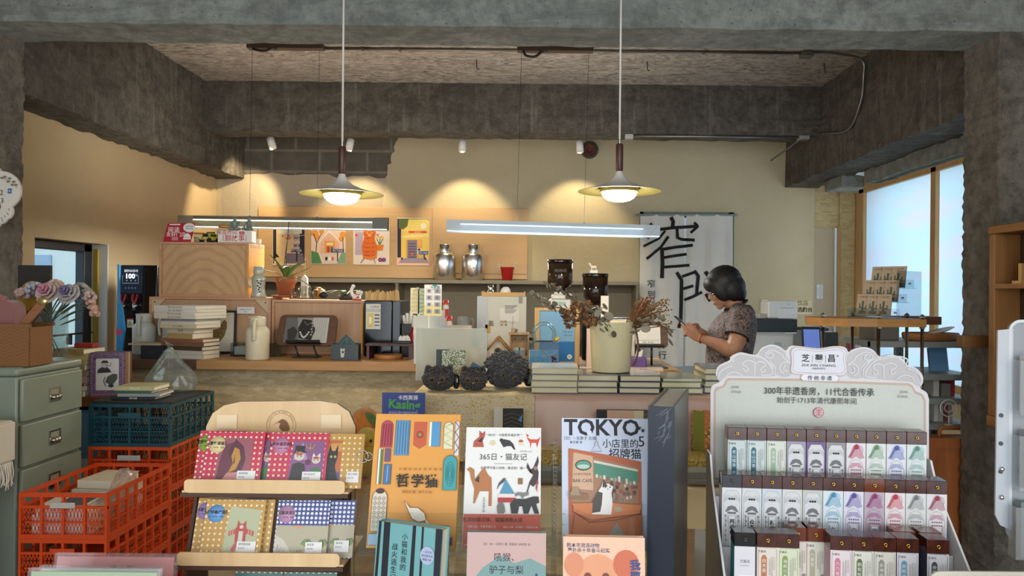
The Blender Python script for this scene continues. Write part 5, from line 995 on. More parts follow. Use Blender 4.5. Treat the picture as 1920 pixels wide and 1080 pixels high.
pc=plush('dark brown cat head plush in the middle with a blue paper tag',888,2.79,.050,.042,('15100d','342a22'),.05,eyes=((-.02,.044,.009),(.013,.044,.009)),seed=4,face=.05)
b=MB(M('3f6078',.6));b.M=Matrix.Translation((.0,.0,.088))@Matrix.Rotation(.5,4,'Y');b.box(-.012,.025,-.004,-.002,-.008,.014);b.box(.026,.05,-.004,-.002,.0,.018,M('dcdcd6'));b.y=-.0042;b.txt('10',.037,.005,.012,INK);b.build('paper_tag',pc)
pl_=plush('large shaggy charcoal round plush beside the wrapped books',948,2.88,.083,.067,('1c1c1f','4b4a4c'),.075,False,((-.02,.057,.009),(.028,.042,.008)),True,6,.15)
b=MB(fur('1f1f22','525154',50));rnd=random.Random(8)
for k in range(300):
 a,e=rnd.uniform(0,2*PI),rnd.uniform(-.6,1.5);n=Vector((math.cos(a)*math.cos(e),math.sin(a)*math.cos(e),math.sin(e)));p=Vector((n.x*.082,n.y*.074,.067+n.z*.065))
 if p.z<.012:continue
 d=Vector((rnd.uniform(-1,1),rnd.uniform(-1,1),rnd.uniform(-1,.5)))*.009;b.tube([p-n*.003,p+n*.007+d*.3,p+n*.011+d],[.006,.0055,.001],n=5)
b.build('shaggy_fur',pl_)
b=MB(M('6d7a58',.6));b.M=Matrix.Translation((.098,-.02,.045))@Matrix.Rotation(.2,4,'Y');b.box(-.009,.009,-.001,.001,-.03,.025);b.build('paper_tag',pl_)
wil=scrib('d6d8bd','64774e',95,.07,None,.7,'willow_leaf_print')
upright('cream notebook with green willow leaf pattern behind the brown plush',(X(829,2.93,700),2.915,ZB+.0015),S(44,2.93),.135,.012,wil,.08,math.radians(-6))
upright('dark green book leaning behind the willow patterned notebook',(X(818,2.96,700),2.955,ZB+.0015),S(24,2.96),.135,.02,'232f30',.1,math.radians(-5))
for px,l in((817,'round wooden peg left of the willow notebook'),(866,'round wooden peg right of the willow notebook')):b=MB(wood('b98f45','d0a75c','z',name='peg_wood'));b.lathe([(0,0),(.007,0),(.007,.075),(.005,.08),(0,.081)],n=14);b.top('wooden_peg',l,'peg',(X(px,2.88,700),2.875,ZB+.001))
# ================================================================ the woman with the phone
Yw=4.5;A=lambda px,py,dy=0:at(px,py,Yw+dy)
O=Vector((X(1370,Yw,600),Yw,0));Lc=lambda px,py,dy=0:A(px,py,dy)-O
wm_=thing('person','woman with black bob and glasses in patterned blouse looking down at a phone','person',O)
sk=NT('skin');sk.col(sk.ramp(sk.noise(sk.coord(),25,4),[(.3,'aa7a5f'),(.7,'ba8a6d')]));sk.rough(.5);sk.b.inputs['Subsurface Weight'].default_value=.08;sk.b.inputs['Subsurface Radius'].default_value=(.02,.008,.004);skin=sk.m
def loft(b,rings,n=24):
 i=b.mi(None);R=[]
 for c,rx,ry in rings:R.append([b.v((c[0]+rx*math.cos(2*PI*k/n),c[1]+ry*math.sin(2*PI*k/n),c[2]))for k in range(n)])
 for a,d in zip(R,R[1:]):
  for k in range(n):b.f([a[k],a[(k+1)%n],d[(k+1)%n],d[k]],i,True)
 b.f(R[0][::-1],i);b.f(R[-1],i)
hc=Lc(1357,539);Hm=Matrix.Translation(hc)@Matrix.Rotation(-math.radians(24),4,'Y')
b=MB(skin);b.M=Hm
b.ball((.01,0,.02),(.092,.074,.095));b.ball((-.034,0,-.042),(.058,.054,.068));b.ball((-.066,0,-.094),(.022,.026,.02));b.tube([(-.082,0,.012),(-.098,0,-.018),(-.106,0,-.032)],[.007,.010,.012]);b.ball((-.098,.010,-.036),.008);b.ball((-.098,-.010,-.036),.008)
b.ball((-.087,0,-.062),(.011,.022,.007));b.ball((-.085,0,-.073),(.010,.019,.007));b.ball((-.078,0,.02),(.013,.048,.012));b.ball((-.068,-.034,-.03),(.02,.018,.02));b.ball((-.068,.034,-.03),(.02,.018,.02))
for s2 in(-1,1):b.ball((.012,s2*.075,-.018),(.018,.009,.028))
b.M=Matrix()
nb=Lc(1385,580);b.tube([hc+Vector((.03,0,-.03)),hc+Vector((.05,0,-.09)),nb],[.052,.050,.058],n=16)
shL,elL,wrL=Lc(1393,597,-.165),Lc(1373,655,-.21),Lc(1314,634,-.10)
shR,elR,wrR=Lc(1390,597,.165),Lc(1360,655,.20),Lc(1306,618,.06)
for sh,el,wr in((shL,elL,wrL),(shR,elR,wrR)):
 b.tube(bez([sh,sh.lerp(el,.5)+Vector((.008,0,0)),el,el.lerp(wr,.45),wr],5),[.058,.058,.057,.056,.055,.054,.053,.051,.049,.047,.046,.045,.044,.042,.040,.037,.034,.031,.028,.026,.025],n=16)
def hand(w0,d,n,s,curl,th):
 d,n,s=d.normalized(),n.normalized(),s.normalized();k0=w0+d*.012
 b.tube([w0-d*.01,w0+d*.03,w0+d*.06,w0+d*.082],[.026,.033,.036,.031],n=12,flat=.55)if False else None
 for q_ in(-.024,-.008,.008,.024):b.tube([w0-d*.005+s*q_*.6,w0+d*.04+s*q_,w0+d*.08+s*q_],[.014,.0145,.012],n=8)
 for f_,(off,L_)in enumerate(((.027,.068),(.009,.076),(-.009,.07),(-.026,.055))):
  p=w0+d*.078+s*off;P=[p];a=0
  for seg,fr in enumerate((.45,.32,.23)):
   a+=curl[f_]*(1,1.1,.8)[seg];p=p+(d*math.cos(a)+n*math.sin(a))*L_*fr;P.append(p)
  b.tube(P,[.0098,.0092,.0085,.0068],n=8);b.ball(tuple(P[-1]),.0068,None,8,6)
 p=w0+d*.02+s*.03;P=[p]
 for seg,L_ in enumerate((.035,.03,.024)):p=p+(d*th[0]+s*th[1]*(1,.5,.2)[seg]+n*th[2]*(1,1,1.4)[seg]).normalized()*L_;P.append(p)
 b.tube(P,[.014,.0115,.010,.0075],n=8);b.ball(tuple(P[-1]),.0075,None,8,6)
pd=(Lc(1294,618)-Lc(1268,594)).normalized();pn_=Vector((pd.z*-1,0,pd.x)).normalized()
if pn_.z<0:pn_=-pn_
pcen=Lc(1281,607)
hand(wrR,(pcen-wrR+pd*.05-pn_*.03),-Vector((0,1,0))*.7+pn_*.5,pn_*.8+Vector((0,-.2,0)),(.55,.6,.65,.7),(.7,.6,-.1))
hand(wrL,(Lc(1292,622,-.045)-wrL),Vector((0,1,0))+Vector((-.2,0,.2)),Vector((-.2,0,1)),(.5,.6,.7,.75),(.8,.5,.15))
for s2 in(-1,1):loft(b,[((.03,s2*.08,.02),.055,.04),((.01,s2*.08,.10),.04,.04),((.0,s2*.085,.30),.055,.055),((.0,s2*.085,.48),.055,.055),((0,s2*.085,.80),.085,.08)],14);b.ball((-.05,s2*.08,.035),(.10,.042,.035))
loft(b,[((0,0,.78),.10,.15),((.005,0,1.0),.10,.14),((.02,0,1.2),.10,.16),((.03,0,1.27),.07,.10)])
place(remesh(b,.0045,4),'body',wm_)
hr=NT('black_hair');n=hr.noise(hr.coord((60,60,4)),2.0,3);hr.col(hr.ramp(n,[(.3,'060606'),(.7,'131213')]));hr.rough(.55);hr.bump(n,.3,.004)
b=MB(hr.m);b.M=Hm;b.ball((.014,0,.034),(.112,.098,.098));b.ball((.048,0,-.016),(.080,.096,.082));b.ball((.03,-.055,-.02),(.062,.042,.080));b.ball((.03,.055,-.02),(.062,.042,.080));b.ball((-.058,0,.046),(.050,.078,.052));b.ball((-.028,-.062,.004),(.058,.032,.080));b.ball((-.028,.062,.004),(.058,.032,.080));b.ball((.06,0,-.055),(.055,.085,.066))
place(remesh(b,.006,4),'hair',wm_)
b=MB(M('c9c9cc',.2,1.0));b.M=Hm
for s2 in(-1,1):b.tube([(-.094+.012*abs(math.cos(a))*0,s2*.032+.026*math.cos(a),-.008+.019*math.sin(a))for a in[2*PI*k/14 for k in range(14)]],.0016,n=6,cyc=True);b.tube([(-.092,s2*.056,-.004),(-.02,s2*.077,.0),(.01,s2*.078,-.008)],.0018,n=6)
b.tube([(-.094,-.008,-.006),(-.1,0,-.004),(-.094,.008,-.006)],.0015,n=6);b.build('glasses',wm_)
for s2 in(-1,1):b=MB(M('1a1412',.2));b.M=Hm;b.ball((-.083,s2*.031,-.010),(.006,.013,.003),None,10,6);b.build('eye',wm_)
b=MB(M('9c5a50',.5));b.M=Hm;b.ball((-.0925,0,-.066),(.007,.017,.005),None,10,6);b.build('lips',wm_)
bl=NT('printed_blouse');co=bl.coord();v=bl.new('ShaderNodeTexVoronoi',feature='DISTANCE_TO_EDGE');v.inputs['Scale'].default_value=38;nn=bl.new('ShaderNodeTexNoise');nn.inputs['Scale'].default_value=16;bl.l(co,nn.inputs['Vector']);bl.l(bl.mix(.12,co,nn.outputs['Color']),v.inputs['Vector'])
c=bl.ramp(v.outputs['Distance'],[(.04,'221c1b'),(.11,'8f7d7a'),(.3,'544845')]);c=bl.mix(bl.ramp(bl.noise(co,9,3),[(.46,0.0),(.54,.85)]),c,bl.ramp(bl.noise(co,60,3),[(.4,'2a2422'),(.6,'8a7670')]));bl.col(c);bl.rough(.75)
b=MB(bl.m);fx=lambda py,xf,xb,ry:((((Lc(xf,py).x+Lc(xb,py).x)/2),0,Lc(1370,py).z),abs(Lc(xb,py).x-Lc(xf,py).x)/2,ry)
loft(b,[((.005,0,.80),.135,.175),fx(690,1324,1408,.165),fx(664,1324,1409,.16),fx(640,1326,1414,.165),fx(617,1329,1417,.175),fx(600,1341,1417,.175),fx(587,1354,1413,.14),fx(577,1366,1404,.085)])
for sh,el in((shL,elL),(shR,elR)):b.tube([sh+Vector((.0,-.1*(1 if sh.y>0 else-1),.035)),sh+Vector((0,0,.012)),sh.lerp(el,.30),sh.lerp(el,.58)],[.06,.068,.070,.070],n=18)
place(remesh(b,.007,5),'blouse',wm_)
b=MB(M('141313',.6));c0=Lc(1380,571)
b.tube([(c0.x+.062*math.cos(a),.068*math.sin(a),c0.z+.030*math.cos(a)-.004)for a in[2*PI*k/24 for k in range(24)]],.009,n=8,cyc=True);b.build('collar',wm_)
for sh,el in((shL,elL),(shR,elR)):
 d=(el-sh).normalized();cc=sh.lerp(el,.575);u_=d.orthogonal().normalized();v_=d.cross(u_);b=MB(M('141313',.6));b.tube([cc+(u_*math.cos(a)+v_*math.sin(a))*.069 for a in[2*PI*k/22 for k in range(22)]],.0045,n=6,cyc=True);b.build('sleeve_trim',wm_)
b=MB(M('2a2a30',.8))
for s2 in(-1,1):loft(b,[((.01,s2*.08,.07),.062,.062),((.0,s2*.085,.45),.078,.075),((0,s2*.085,.84),.115,.10)],16)
loft(b,[((0,0,.76),.12,.17),((0,0,.95),.125,.165)]);place(remesh(b,.008,4),'trousers',wm_)
for s2 in(-1,1):b=MB(M('1c1b1b',.5));b.M=Matrix.Translation((-.03,s2*.08,0));b.lathe([(0,0),(.5,0),(.52,.015),(.46,.05),(.3,.075),(0,.085)],n=20,sx=.25,sy=.095);b.build('shoe',wm_)
dW=(wrL-elL).normalized();u_=dW.orthogonal().normalized();v_=dW.cross(u_);cc=wrL-dW*.006;b=MB(M('b2532f',.4));b.tube([cc+(u_*math.cos(a)+v_*math.sin(a))*.0285 for a in[2*PI*k/22 for k in range(22)]],.0035,n=6,cyc=True);b.build('bracelet',wm_)
t=thing('phone','dark phone held up in the hands of the woman','phone',O+pcen);Mp=Matrix.Identity(4);Mp.col[0]=(*pd,0);Mp.col[1]=(0,1,0,0);Mp.col[2]=(*pn_,0);b=MB(M('1d1c1f',.2));b.M=Mp;b.box(-.068,.068,-.034,.034,-.004,.004,bev=.003);b.build('case',t);b=MB(glow('8fa6c0',.6));b.M=Mp;b.box(-.064,.064,-.031,.031,.0041,.0046);b.build('screen',t)
# ================================================================ right side: printers, rack, shelving, column shelf
zP=.84
tt=thing('side_table','white side table carrying the printers behind the woman','table',(X(1402,5.3),5.25,0));Lp=X(1640,5.25)-X(1402,5.3)
b=MB(M('d6d2ca',.5));b.box(0,Lp,0,.6,zP-.03,zP);b.build('top',tt)
for x in(.02,Lp-.06):
 for y in(.02,.54):b=MB(M('b8b4ac',.5));b.box(x,x+.04,y,y+.04,0,zP-.031);b.build('leg',tt)
t=thing('office_printer','large white printer with a dark lid behind the woman','printer',(X(1408,5.4),5.40,zP));wp_=S(80,5.4);zl1=at(1450,622,5.4).z-zP;zl2=at(1450,598,5.4).z-zP
b=MB(M('d9d8d2',.5));b.box(0,wp_,0,.35,0,zl1,bev=.008);b.box(wp_*.78,wp_+.012,-.02,.34,zl1-.012,zl1-.002,M('d9d8d2',.5));b.y=-.001;b.rect(wp_*.55,zl1*.45,wp_*.72,zl1*.75,M('b9beba'));b.build('body',t)
b=MB(M('2b3236',.4));b.box(-.01,wp_+.02,-.02,.35,zl1+.001,zl2,bev=.006);b.build('lid',t)
t=thing('label_printer','small white label printer standing on the dark printer lid','printer',(X(1440,5.45),5.45,zP+zl2+.0005));w1,h1=S(54,5.45),S(33,5.45)
b=MB(M('e4e3df',.4));b.box(0,w1,0,.2,0,h1,bev=.012,seg=3);b.box(w1*.34,w1,-.004,-.0002,.002,h1*.58,M('eceae6',.4));b.y=-.005;b.rect(w1*.42,h1*.6,w1*.9,h1*.62,M('77746c'));b.rect(w1*.64,h1*.82,w1*.76,h1*.84,M('77746c'));b.build('body',t)
b=MB(M('b9b6ae',.4));b.box(-.06,-.002,.02,.14,0,.035,bev=.004);b.top('adapter','grey block beside the label printer on the dark lid','adapter',(X(1440,5.45),5.45,zP+zl2+.0005))
q=Px(1490,590,YB-.008);b=MB(M('cbbd92',.4));x1,z1=q(1522,564);b.box(0,x1,0,.006,0,z1);b.y=-.0003;b.txt('饮品',*q(1505,572),.05,INK);b.txt('自选购台',*q(1505,584),.045,INK,bold=.03);b.top('wall_sign','gold plate with dark lettering on the wall right of the label printer','sign',q.o)
t=thing('tablet','blue screened display standing under the round wooden rack','tablet',(X(1510,5.28),5.30,zP),(math.radians(-10),0,0));w1,z1=S(36,5.28),at(1520,612,5.28).z-zP
b=MB(BLK);b.box(0,w1,0,.012,0,z1,bev=.003);b.build('frame',t);b=MB(glow('5f74b8',.35));b.box(.012,w1-.01,-.0008,-.0001,.012,z1-.02);b.build('screen',t)
b=MB(M('e8e6e0',.7));b.box(0,.21,0,.30,0,.30,bev=.004);b.top('white_carton','white carton behind the blue screened display','box',(X(1505,5.55),5.52,zP))
b=MB(M('1f2a4a',.5));b.box(0,.16,0,.2,0,.02,bev=.002);b.top('folder','dark blue folder lying on the white carton','folder',(X(1516,5.55),5.56,zP+.3005),.1)
for px,y,w_,h_,c,lean,l in((1548,5.35,.10,.30,'35302c',-.1,'dark picture book standing beside the blue display'),(1577,5.36,.06,.20,'5c5a58',-.1,'grey patterned book standing right of the dark picture book'),(1592,5.4,.045,.26,'b02a3a',-.08,'red edged book under the round wooden rack'),(1606,5.42,.08,.25,'cfc9bb',-.08,'pale book with green corner under the round wooden rack')):
 upright(l,(X(px,y),y,zP),w_,h_,.03,c,0,lean,None,(lambda b,a,h:b.disc(a*.5,h*.3,a*.25,M('8f9270')))if c=='35302c' else((lambda b,a,h:b.pl([(a*.3,0),(a,0),(a,h*.35)],M('6a8a4a')))if c=='cfc9bb' else None))
Yr=3.25;rk=thing('tiered_rack','wooden tiered rack held by steel rods with bolt heads','rack',(X(1640,Yr),Yr+.14,0));rw=wood('9a6a34','bb8747','x',.6,name='rack_wood');ztop=at(1640,597,Yr).z
out=[(-.24,.02),(-.21,-.09),(-.12,-.15),(.0,-.165),(.13,-.16),(.225,-.14),(.235,-.08),(.235,.14),(.1,.17),(-.12,.165),(-.21,.12)]
for z,l in((ztop-.036,'shelf_board'),(.955,'shelf_board'),(.55,'shelf_board'),(.15,'shelf_board')):
 b=MB(rw);b.M=Matrix.Rotation(-PI/2,4,'X');b.prism(out,-z-.034,-z);b.build(l,rk)
for px,dy in((1543,.0),(1647,-.105),(1729,-.10),(1598,.13),(1700,.11)):
 x=X(px,Yr+.14+dy)-rk.location.x;b=MB(STEEL);b.cyl((x,dy,0),(x,dy,ztop+.004),.0075,n=12)
 for z in(ztop-.045,ztop+.002):b.lathe([(.013,0),(.013,.008),(.009,.012 if z>ztop else .008),(0,.018 if z>ztop else .008)],c=(x,dy,z),n=6,sm=False)
 b.build('rod',rk)
cr_=thing('acrylic_card_rack','clear stepped acrylic rack on the tiered wooden rack','rack',(X(1622,3.32)+.022,3.33,ztop),-.85)
b=MB(clear('eef3f5',.2));b.box(-.10,.12,.0,.004,0,.008);b.box(-.10,-.097,0,.22,0,.04);b.box(.117,.12,0,.26,0,.21)
for k in range(3):b.box(-.097,.117,.03+k*.075,.034+k*.075,.002+k*.065,.042+k*.065);b.box(-.097,.117,.034+k*.075,.06+k*.075,.002+k*.065,.005+k*.065)
b.build('steps',cr_)
for x,z in((.112,.02),(.112,.085),(.112,.15)):b=MB(STEEL);k=round((z-.02)/.065);b.cyl((x-.012,.026+k*.075,z+.005),(x-.012,.034+k*.075,z+.005),.005,n=8);b.build('bolt',cr_)
kraft=M('a8957e',.7);Mz=Matrix.Rotation(-.85,4,'Z')
pos={0:'bottom',1:'middle',2:'top'};nm=['left','centre','right']
for k in range(3):
 for j in range(3):
  p=cr_.location+(Mz@Vector((-.088+j*.050,.053+k*.075-j*.007,.0075+k*.065)));d=thing('postcard','kraft postcard with a green cactus drawing, %s one of the %s rack step'%(nm[j],pos[k]),'card',p,(math.radians(-12),0,-.85),'cactus postcards in the acrylic rack')
  b=MB(kraft);b.box(0,.062,0,.006,0,.10);b.y=-.0002;dg=M('3f4a3c');b.rect(.024,.02,.034,.068,dg);b.rect(.012,.035,.026,.042,dg);b.rect(.012,.035,.018,.056,dg);b.rect(.034,.03,.048,.037,dg);b.rect(.042,.03,.048,.05,dg);b.rect(.014,.008,.046,.022,M('5a4f45'));b.txt('小 仙人掌',.03,.084,.009,INK);b.build('card',d)
sh=thing('metal_shelving','grey slotted metal shelving between the rack and the concrete column','shelf',(X(1632,4.0),4.0,0));gm2=M('7f8481',.5,.3);Ls=X(1832,4.0)-X(1632,4.0);zsh=at(1750,641,4.0).z
zz_=[zsh,at(1750,702,4.0).z,at(1750,747,4.0).z,at(1750,795,4.0).z,.35]
for z in zz_:b=MB(M('9aa09c',.5,.2));b.box(0,Ls,0,.42,z-.032,z,bev=.002);b.build('shelf_board',sh)
for x,y in((0.0,-.002),(.135,.38),(Ls-.04,-.002),(Ls-.04,.38),(.33,.39)):
 b=MB(gm2);b.box(x,x+.04,y-.003,y,0,zsh);b.box(x,x+.003,y+.0001,y+.035,0,zsh)
 for k in range(24):b.cyl((x+.02,y-.0045,.3+k*.035),(x+.02,y-.0031,.3+k*.035),.006,mat=M('2c302e'),n=8)
 b.build('post',sh)
b=MB(M('6f6a62',.5));b.box(0,.135,0,.2,0,.085,bev=.003);b.top('carton','dark brown carton on the grey shelving behind the card rack','box',(X(1640,4.1),4.1,zsh+.0005))
b=MB(M('6b3f26',.5));b.box(0,.30,0,.14,0,.045,bev=.003);t=b.top('long_box','long flat brown box lying across the carton and basket','box',(X(1667,4.1),4.12,zsh+.0865))
t=thing('wicker_basket','shallow brown wicker basket on top of the grey shelving','basket',(X(1752,4.05),4.09,zsh+.0005));b=MB(weave('5f3a1c','9a6636',60,60,'wicker'));b.lathe([(0,0),(.135,0),(.15,.012),(.155,.035),(.15,.045),(.142,.043),(.135,.01),(0,.008)],n=40,sy=.55);b.build('body',t)
t=thing('shell_dish','white leaf shaped dish lying tilted in the wicker basket','dish',(X(1770,4.03),4.07,zsh+.046),(0,math.radians(-14),.1));b=MB(M('e0ddd0',.4));b.lathe([(0,0),(.05,.003),(.085,.012),(.083,.015),(.05,.007),(0,.005)],n=28,sy=.55);b.build('dish',t)
for k,(px,c,w_,z,h_,ln,l)in enumerate(((1757,'6f9cc4',.10,zz_[1],.13,-.2,'blue covered book leaning on the upper grey shelf'),(1755,'d9d6d0',.03,zz_[2],.088,0,'white book standing on the second grey shelf'),(1770,'8f8a82',.05,zz_[2],.07,0,'grey book on the second grey shelf'),(1788,'b03a44',.02,zz_[2],.09,0,'red spined book at the end of the second grey shelf'),(1757,'e3e0da',.022,zz_[3],.098,0,'white book standing first on the third grey shelf'),(1766,'d2cec6',.022,zz_[3],.098,0,'cream book standing second on the third grey shelf'),(1775,'a2555c',.02,zz_[3],.10,0,'maroon book standing third on the third grey shelf'),(1783,'c9c5bd',.024,zz_[3],.098,0,'pale book standing fourth on the third grey shelf'))):
 upright(l,(X(px,4.06),4.08 if ln==0 else 4.12,z+.0005),w_,h_,.12 if ln==0 else .02,c,0,ln)
t=thing('wire_hook_rack','white curled wire ornament in front of the third grey shelf','ornament',(X(1780,3.97),3.97,zz_[3]+.0005));b=MB(M('dedbd4',.4));b.tube([(.045*math.cos(a),0,.09+.045*math.sin(a))for a in[2*PI*k/24 for k in range(24)]],.003,n=6,cyc=True);b.tube([(.022*math.cos(a),0,.09+.022*math.sin(a))for a in[2*PI*k/18 for k in range(18)]],.0025,n=6,cyc=True);b.tube([(0,0,.045),(.002,0,.002)],.003,n=6);b.lathe([(.02,0),(.02,.004),(0,.004)],n=12);b.build('wire',t)
cw=wood('8a4a1e','a8622c','z',.5,name='orange_case');t=thing('wooden_case','orange brown wooden case with top handle against the concrete column','case',(X(1738,3.83),3.83,0));wc,hc_=.42,at(1770,822,3.83).z
b=MB(cw);b.box(0,wc,.012,.12,0,hc_,bev=.004);b.box(0,.045,0,.0119,0,hc_);b.box(wc-.045,wc,0,.0119,0,hc_);b.box(.045,wc-.045,0,.0119,hc_-.05,hc_);b.box(.045,wc-.045,0,.0119,0,.05);b.build('body',t)
b=MB(cw);b.tube(bez([(.10,.06,hc_),(.105,.06,hc_+.035),(.13,.06,hc_+.045),(.24,.06,hc_+.045),(.262,.06,hc_+.035),(.265,.06,hc_)]),.010,n=8);b.build('handle',t)
ow=wood('7d5229','a06e38','z',.7,name='old_plank');ow2=wood('7d5226','a16f3a','y',.7,name='old_plank');Yo=3.30;xo=X(1853,Yo);zo0,zo1=at(1860,797,Yo).z,at(1860,425,Yo).z;Hs_=zo1-zo0
t=thing('wooden_wall_shelf','old wooden box shelf at the right edge beside the concrete column','shelf',(xo,2.55,zo0));Ls_=Yo-2.55
for y in(0,Ls_-.04):b=MB(ow);b.box(0,.115,y,y+.04,.0451,Hs_-.0351,bev=.003);b.build('side_plank',t)
for z0_,z1_,n in((Hs_-.035,Hs_,'top_plank'),(0,.045,'bottom_plank')):b=MB(ow2);b.box(-.004,.16,-.004,Ls_+.004,z0_,z1_,bev=.003);b.build(n,t)
b=MB(M('3a2718',.7));b.box(.1155,2.598-xo,.0,Ls_,.0455,Hs_-.0355);b.build('back_board',t)  # added solid block, its dark colour makes the shelf interior dark
zsb=at(1895,541,Yo-.1).z-zo0;b=MB(ow2);b.box(-.002,.115,.0402,Ls_-.0402,zsb,zsb+.02);b.build('shelf_board',t)
t2=thing('wooden_peg_stand','small pale wooden peg stand on the old box shelf','stand',(xo+.035,3.135,zo0+zsb+.0205));b=MB(wood('b98b52','d0a66a','z',name='peg_stand'));b.box(-.02,.03,-.03,.03,0,.012);b.box(-.006,.008,-.01,.01,.0121,.085);b.build('stand',t2)
upright('dark green book standing on the old box shelf',(xo+.02,2.96,zo0+zsb+.0205),.03,.17,.10,'2f4636')
b=MB(wood('7a5228','96693a','x',.7,name='old_plank'));b.box(0,.14,0,.0585,0,.055,bev=.003);b.top('wooden_batten','short wooden batten fixed to the concrete column beside the old shelf','batten',(X(1812,3.45),3.475,at(1830,652,3.47).z))
Yh=1.46;zD=.77
t=thing('acrylic_pocket_rack','pale plastic rack with bolted edge strip at the right edge','rack',(X(1868,Yh,780),Yh,zD));zt=at(1890,602,Yh).z-zD;zb_=at(1890,985,Yh).z-zD
b=MB(M('b9bec4',.35));b.prism([(0,zb_+.02),(.010,zb_),(.032,zb_-.01),(.032,zt-.015),(.002,zt-.018)],0,.004)
for z in(.055,.11,.165):b.cyl((.009,-.002,zb_+z+.05),(.009,0,zb_+z+.05),.0042,mat=M('4b4d50'),n=10)
b.build('edge_strip',t)
for z in(.06,.115):b=MB(CHROME);b.ball((.011,-.002,zb_+z-.005),(.005,.004,.005),None,10,6);b.build('bolt',t)
b=MB(clear('e6ecf0',.2,haze=.35,hz='cfd6dc'));b.prism(rrect(.024,zb_-.03,.22,zt,.02),.0045,.0075);b.build('back_sheet',t)
b=MB(M('c9cdd2',.4));b.line([(.03,zb_)]+[(.026,zt-.02)]+arc(.046,zt-.02,.02,180,90,6)+[(.2,zt)],.006);b.build('rim',t)
b=MB(M('aab0b4',.4));b.box(.03,.2,.008,.06,0,.02);b.box(.10,.13,.008,.02,.0201,zb_+.02);b.build('foot',t)
for k,(z0_,h_,cols,l)in enumerate(((.27,.125,('cfcfd2','b9585e','9a8f98','d8d8da'),'clear pocket of red and grey striped packets, topmost in the plastic rack'),(.125,.125,('8e9094','b6b8bb','77797d','a9abae'),'clear pocket of silver grey packets, middle one in the plastic rack'),(-.012,.12,('6d7a7a','c4714a','a8aaa6','d07a4c'),'clear pocket of orange and grey striped packets, lowest in the plastic rack'))):
 o=thing('packet_bundle',l,'packets',t.location+Vector((.028-.006*(k==2),-.03,zb_+z0_-.05+(.0 if k<2 else .005))));o['kind']='thing'
 for j in range(4):b=MB(M(cols[j],.35));b.box(.010+j*.018,.0265+j*.018,.002+(j%2)*.004,.02,.004,h_-.01-.006*(j%3));b.build('packet',o)
 b=MB(clear('f2f5f7',.25,haze=.1));b.box(0,.10,0,.0015,0,h_-.02);b.box(0,.0015,.0016,.024,0,h_-.02);b.build('pocket',o)
t=thing('cream_tub','cream rounded tub rim at the bottom right corner','tub',(X(1905,1.10,1075),1.10,zD));b=MB(M('dcd6c8',.4));zr_=at(1890,1071,1.224).z-zD;b.prism(rrect(-.065,0,.16,zr_,.02),0,.004);b.box(-.06,.16,.0041,.12,0,.006);b.prism(rrect(-.065,0,.16,zr_,.02),.12,.124);b.box(-.065,-.061,.0041,.1199,.006,zr_-.02);b.build('shell',t)
# ================================================================ left side in front of the counter
t=thing('filing_cabinet','grey green metal filing cabinet with chrome label pulls','cabinet',(-1.885,2.735,0));cg=M('7d8678',.4);zc_=1.12;dW_=.62;dY=.385
b=MB(cg);b.box(-dW_,-.004,0,dY,0,zc_-.035,bev=.006);b.build('body',t);b=MB(cg);b.box(-dW_-.003,.004,-.004,dY+.004,zc_-.0345,zc_,bev=.014,seg=4);b.build('top',t)
for k in range(6):
 z1=zc_-.045-k*.168;d=MB(cg);d.box(-.0035,.012,.012,dY-.012,z1-.158,z1,bev=.005);dr=d.build('drawer',t)
 h=MB(M('c8c4b4',.2,1.0));zc0=z1-.075;y0=dY*.5
 for a in((-.034,.034,.020,.026),(-.034,.034,-.03,-.024),(-.034,-.028,-.0239,.0199),(.028,.034,-.0239,.0199)):h.box(.0122,.017,y0+a[0],y0+a[1],zc0+a[2],zc0+a[3])
 h.box(.0121,.0135,y0-.027,y0+.027,zc0-.002,zc0+.019,M('8f8a78',.6));h.M=Matrix.Translation((.013,y0,zc0-.012));h.ball((.006,0,0),(.018,.026,.011),None,16,8);h.build('label_pull',dr)
Zc=zc_+.0005
t=thing('woven_basket','woven tan straw basket on top of the filing cabinet','basket',(-2.04,2.835,Zc),math.radians(4));wv2=weave('3f2610','7a4f22',21,34);b=MB(wv2)
for s2 in(-1,1):b.box(-.17,.165,s2*.075-.004,s2*.075+.004,0,.145);b.box(s2*.165-.004,s2*.165+.004,-.0709,.0709,0,.145)
b.box(-.16,.16,-.0709,.0709,0,.008);b.build('body',t);b=MB(wood('5e3a1a','80542a','x',name='basket_rim'))
for s2 in(-1,1):b.box(-.174,.172,s2*.077-.005,s2*.077+.005,.1451,.158)
b.build('rim',t)
t=thing('pink_bag','dusty pink soft bag sitting in the woven basket','bag',(-2.035,2.835,Zc+.0085),.06);pk_=M('8a5856',.8,sheen=.4);b=MB(pk_);b.prism(rrect(-.115,0,.085,.235,.035),-.035,.035);b.build('body',t);b=MB(pk_);b.tube(bez([(-.10,-.02,.22),(-.07,-.03,.262),(-.01,-.03,.258),(.05,-.025,.235)]),.013,n=10);b.tube(bez([(-.06,-.037,.04),(-.04,-.042,.11),(.0,-.042,.13),(.045,-.042,.09),(.06,-.037,.02)]),.005,n=8);b.build('handle',t)
t=thing('wooden_spatula','brown wooden handle with a round brass end leaning out of the basket','tool',(-1.905,2.80,Zc+.159));b=MB(wood('7a4a2c','9a6440','x',name='handle_wood'));b.M=Matrix.Rotation(-math.radians(50),4,'Y');b.box(-.01,.10,-.006,.006,-.016,.016,bev=.004);b.build('handle',t);b=MB(M('b8a878',.25,.8));b.M=Matrix.Translation((.068,-.004,.083))@Matrix.Rotation(PI/2,4,'X');b.lathe([(0,.004),(.016,.004),(.018,0),(.016,-.004),(0,-.004)],n=22);b.build('brass_disc',t)
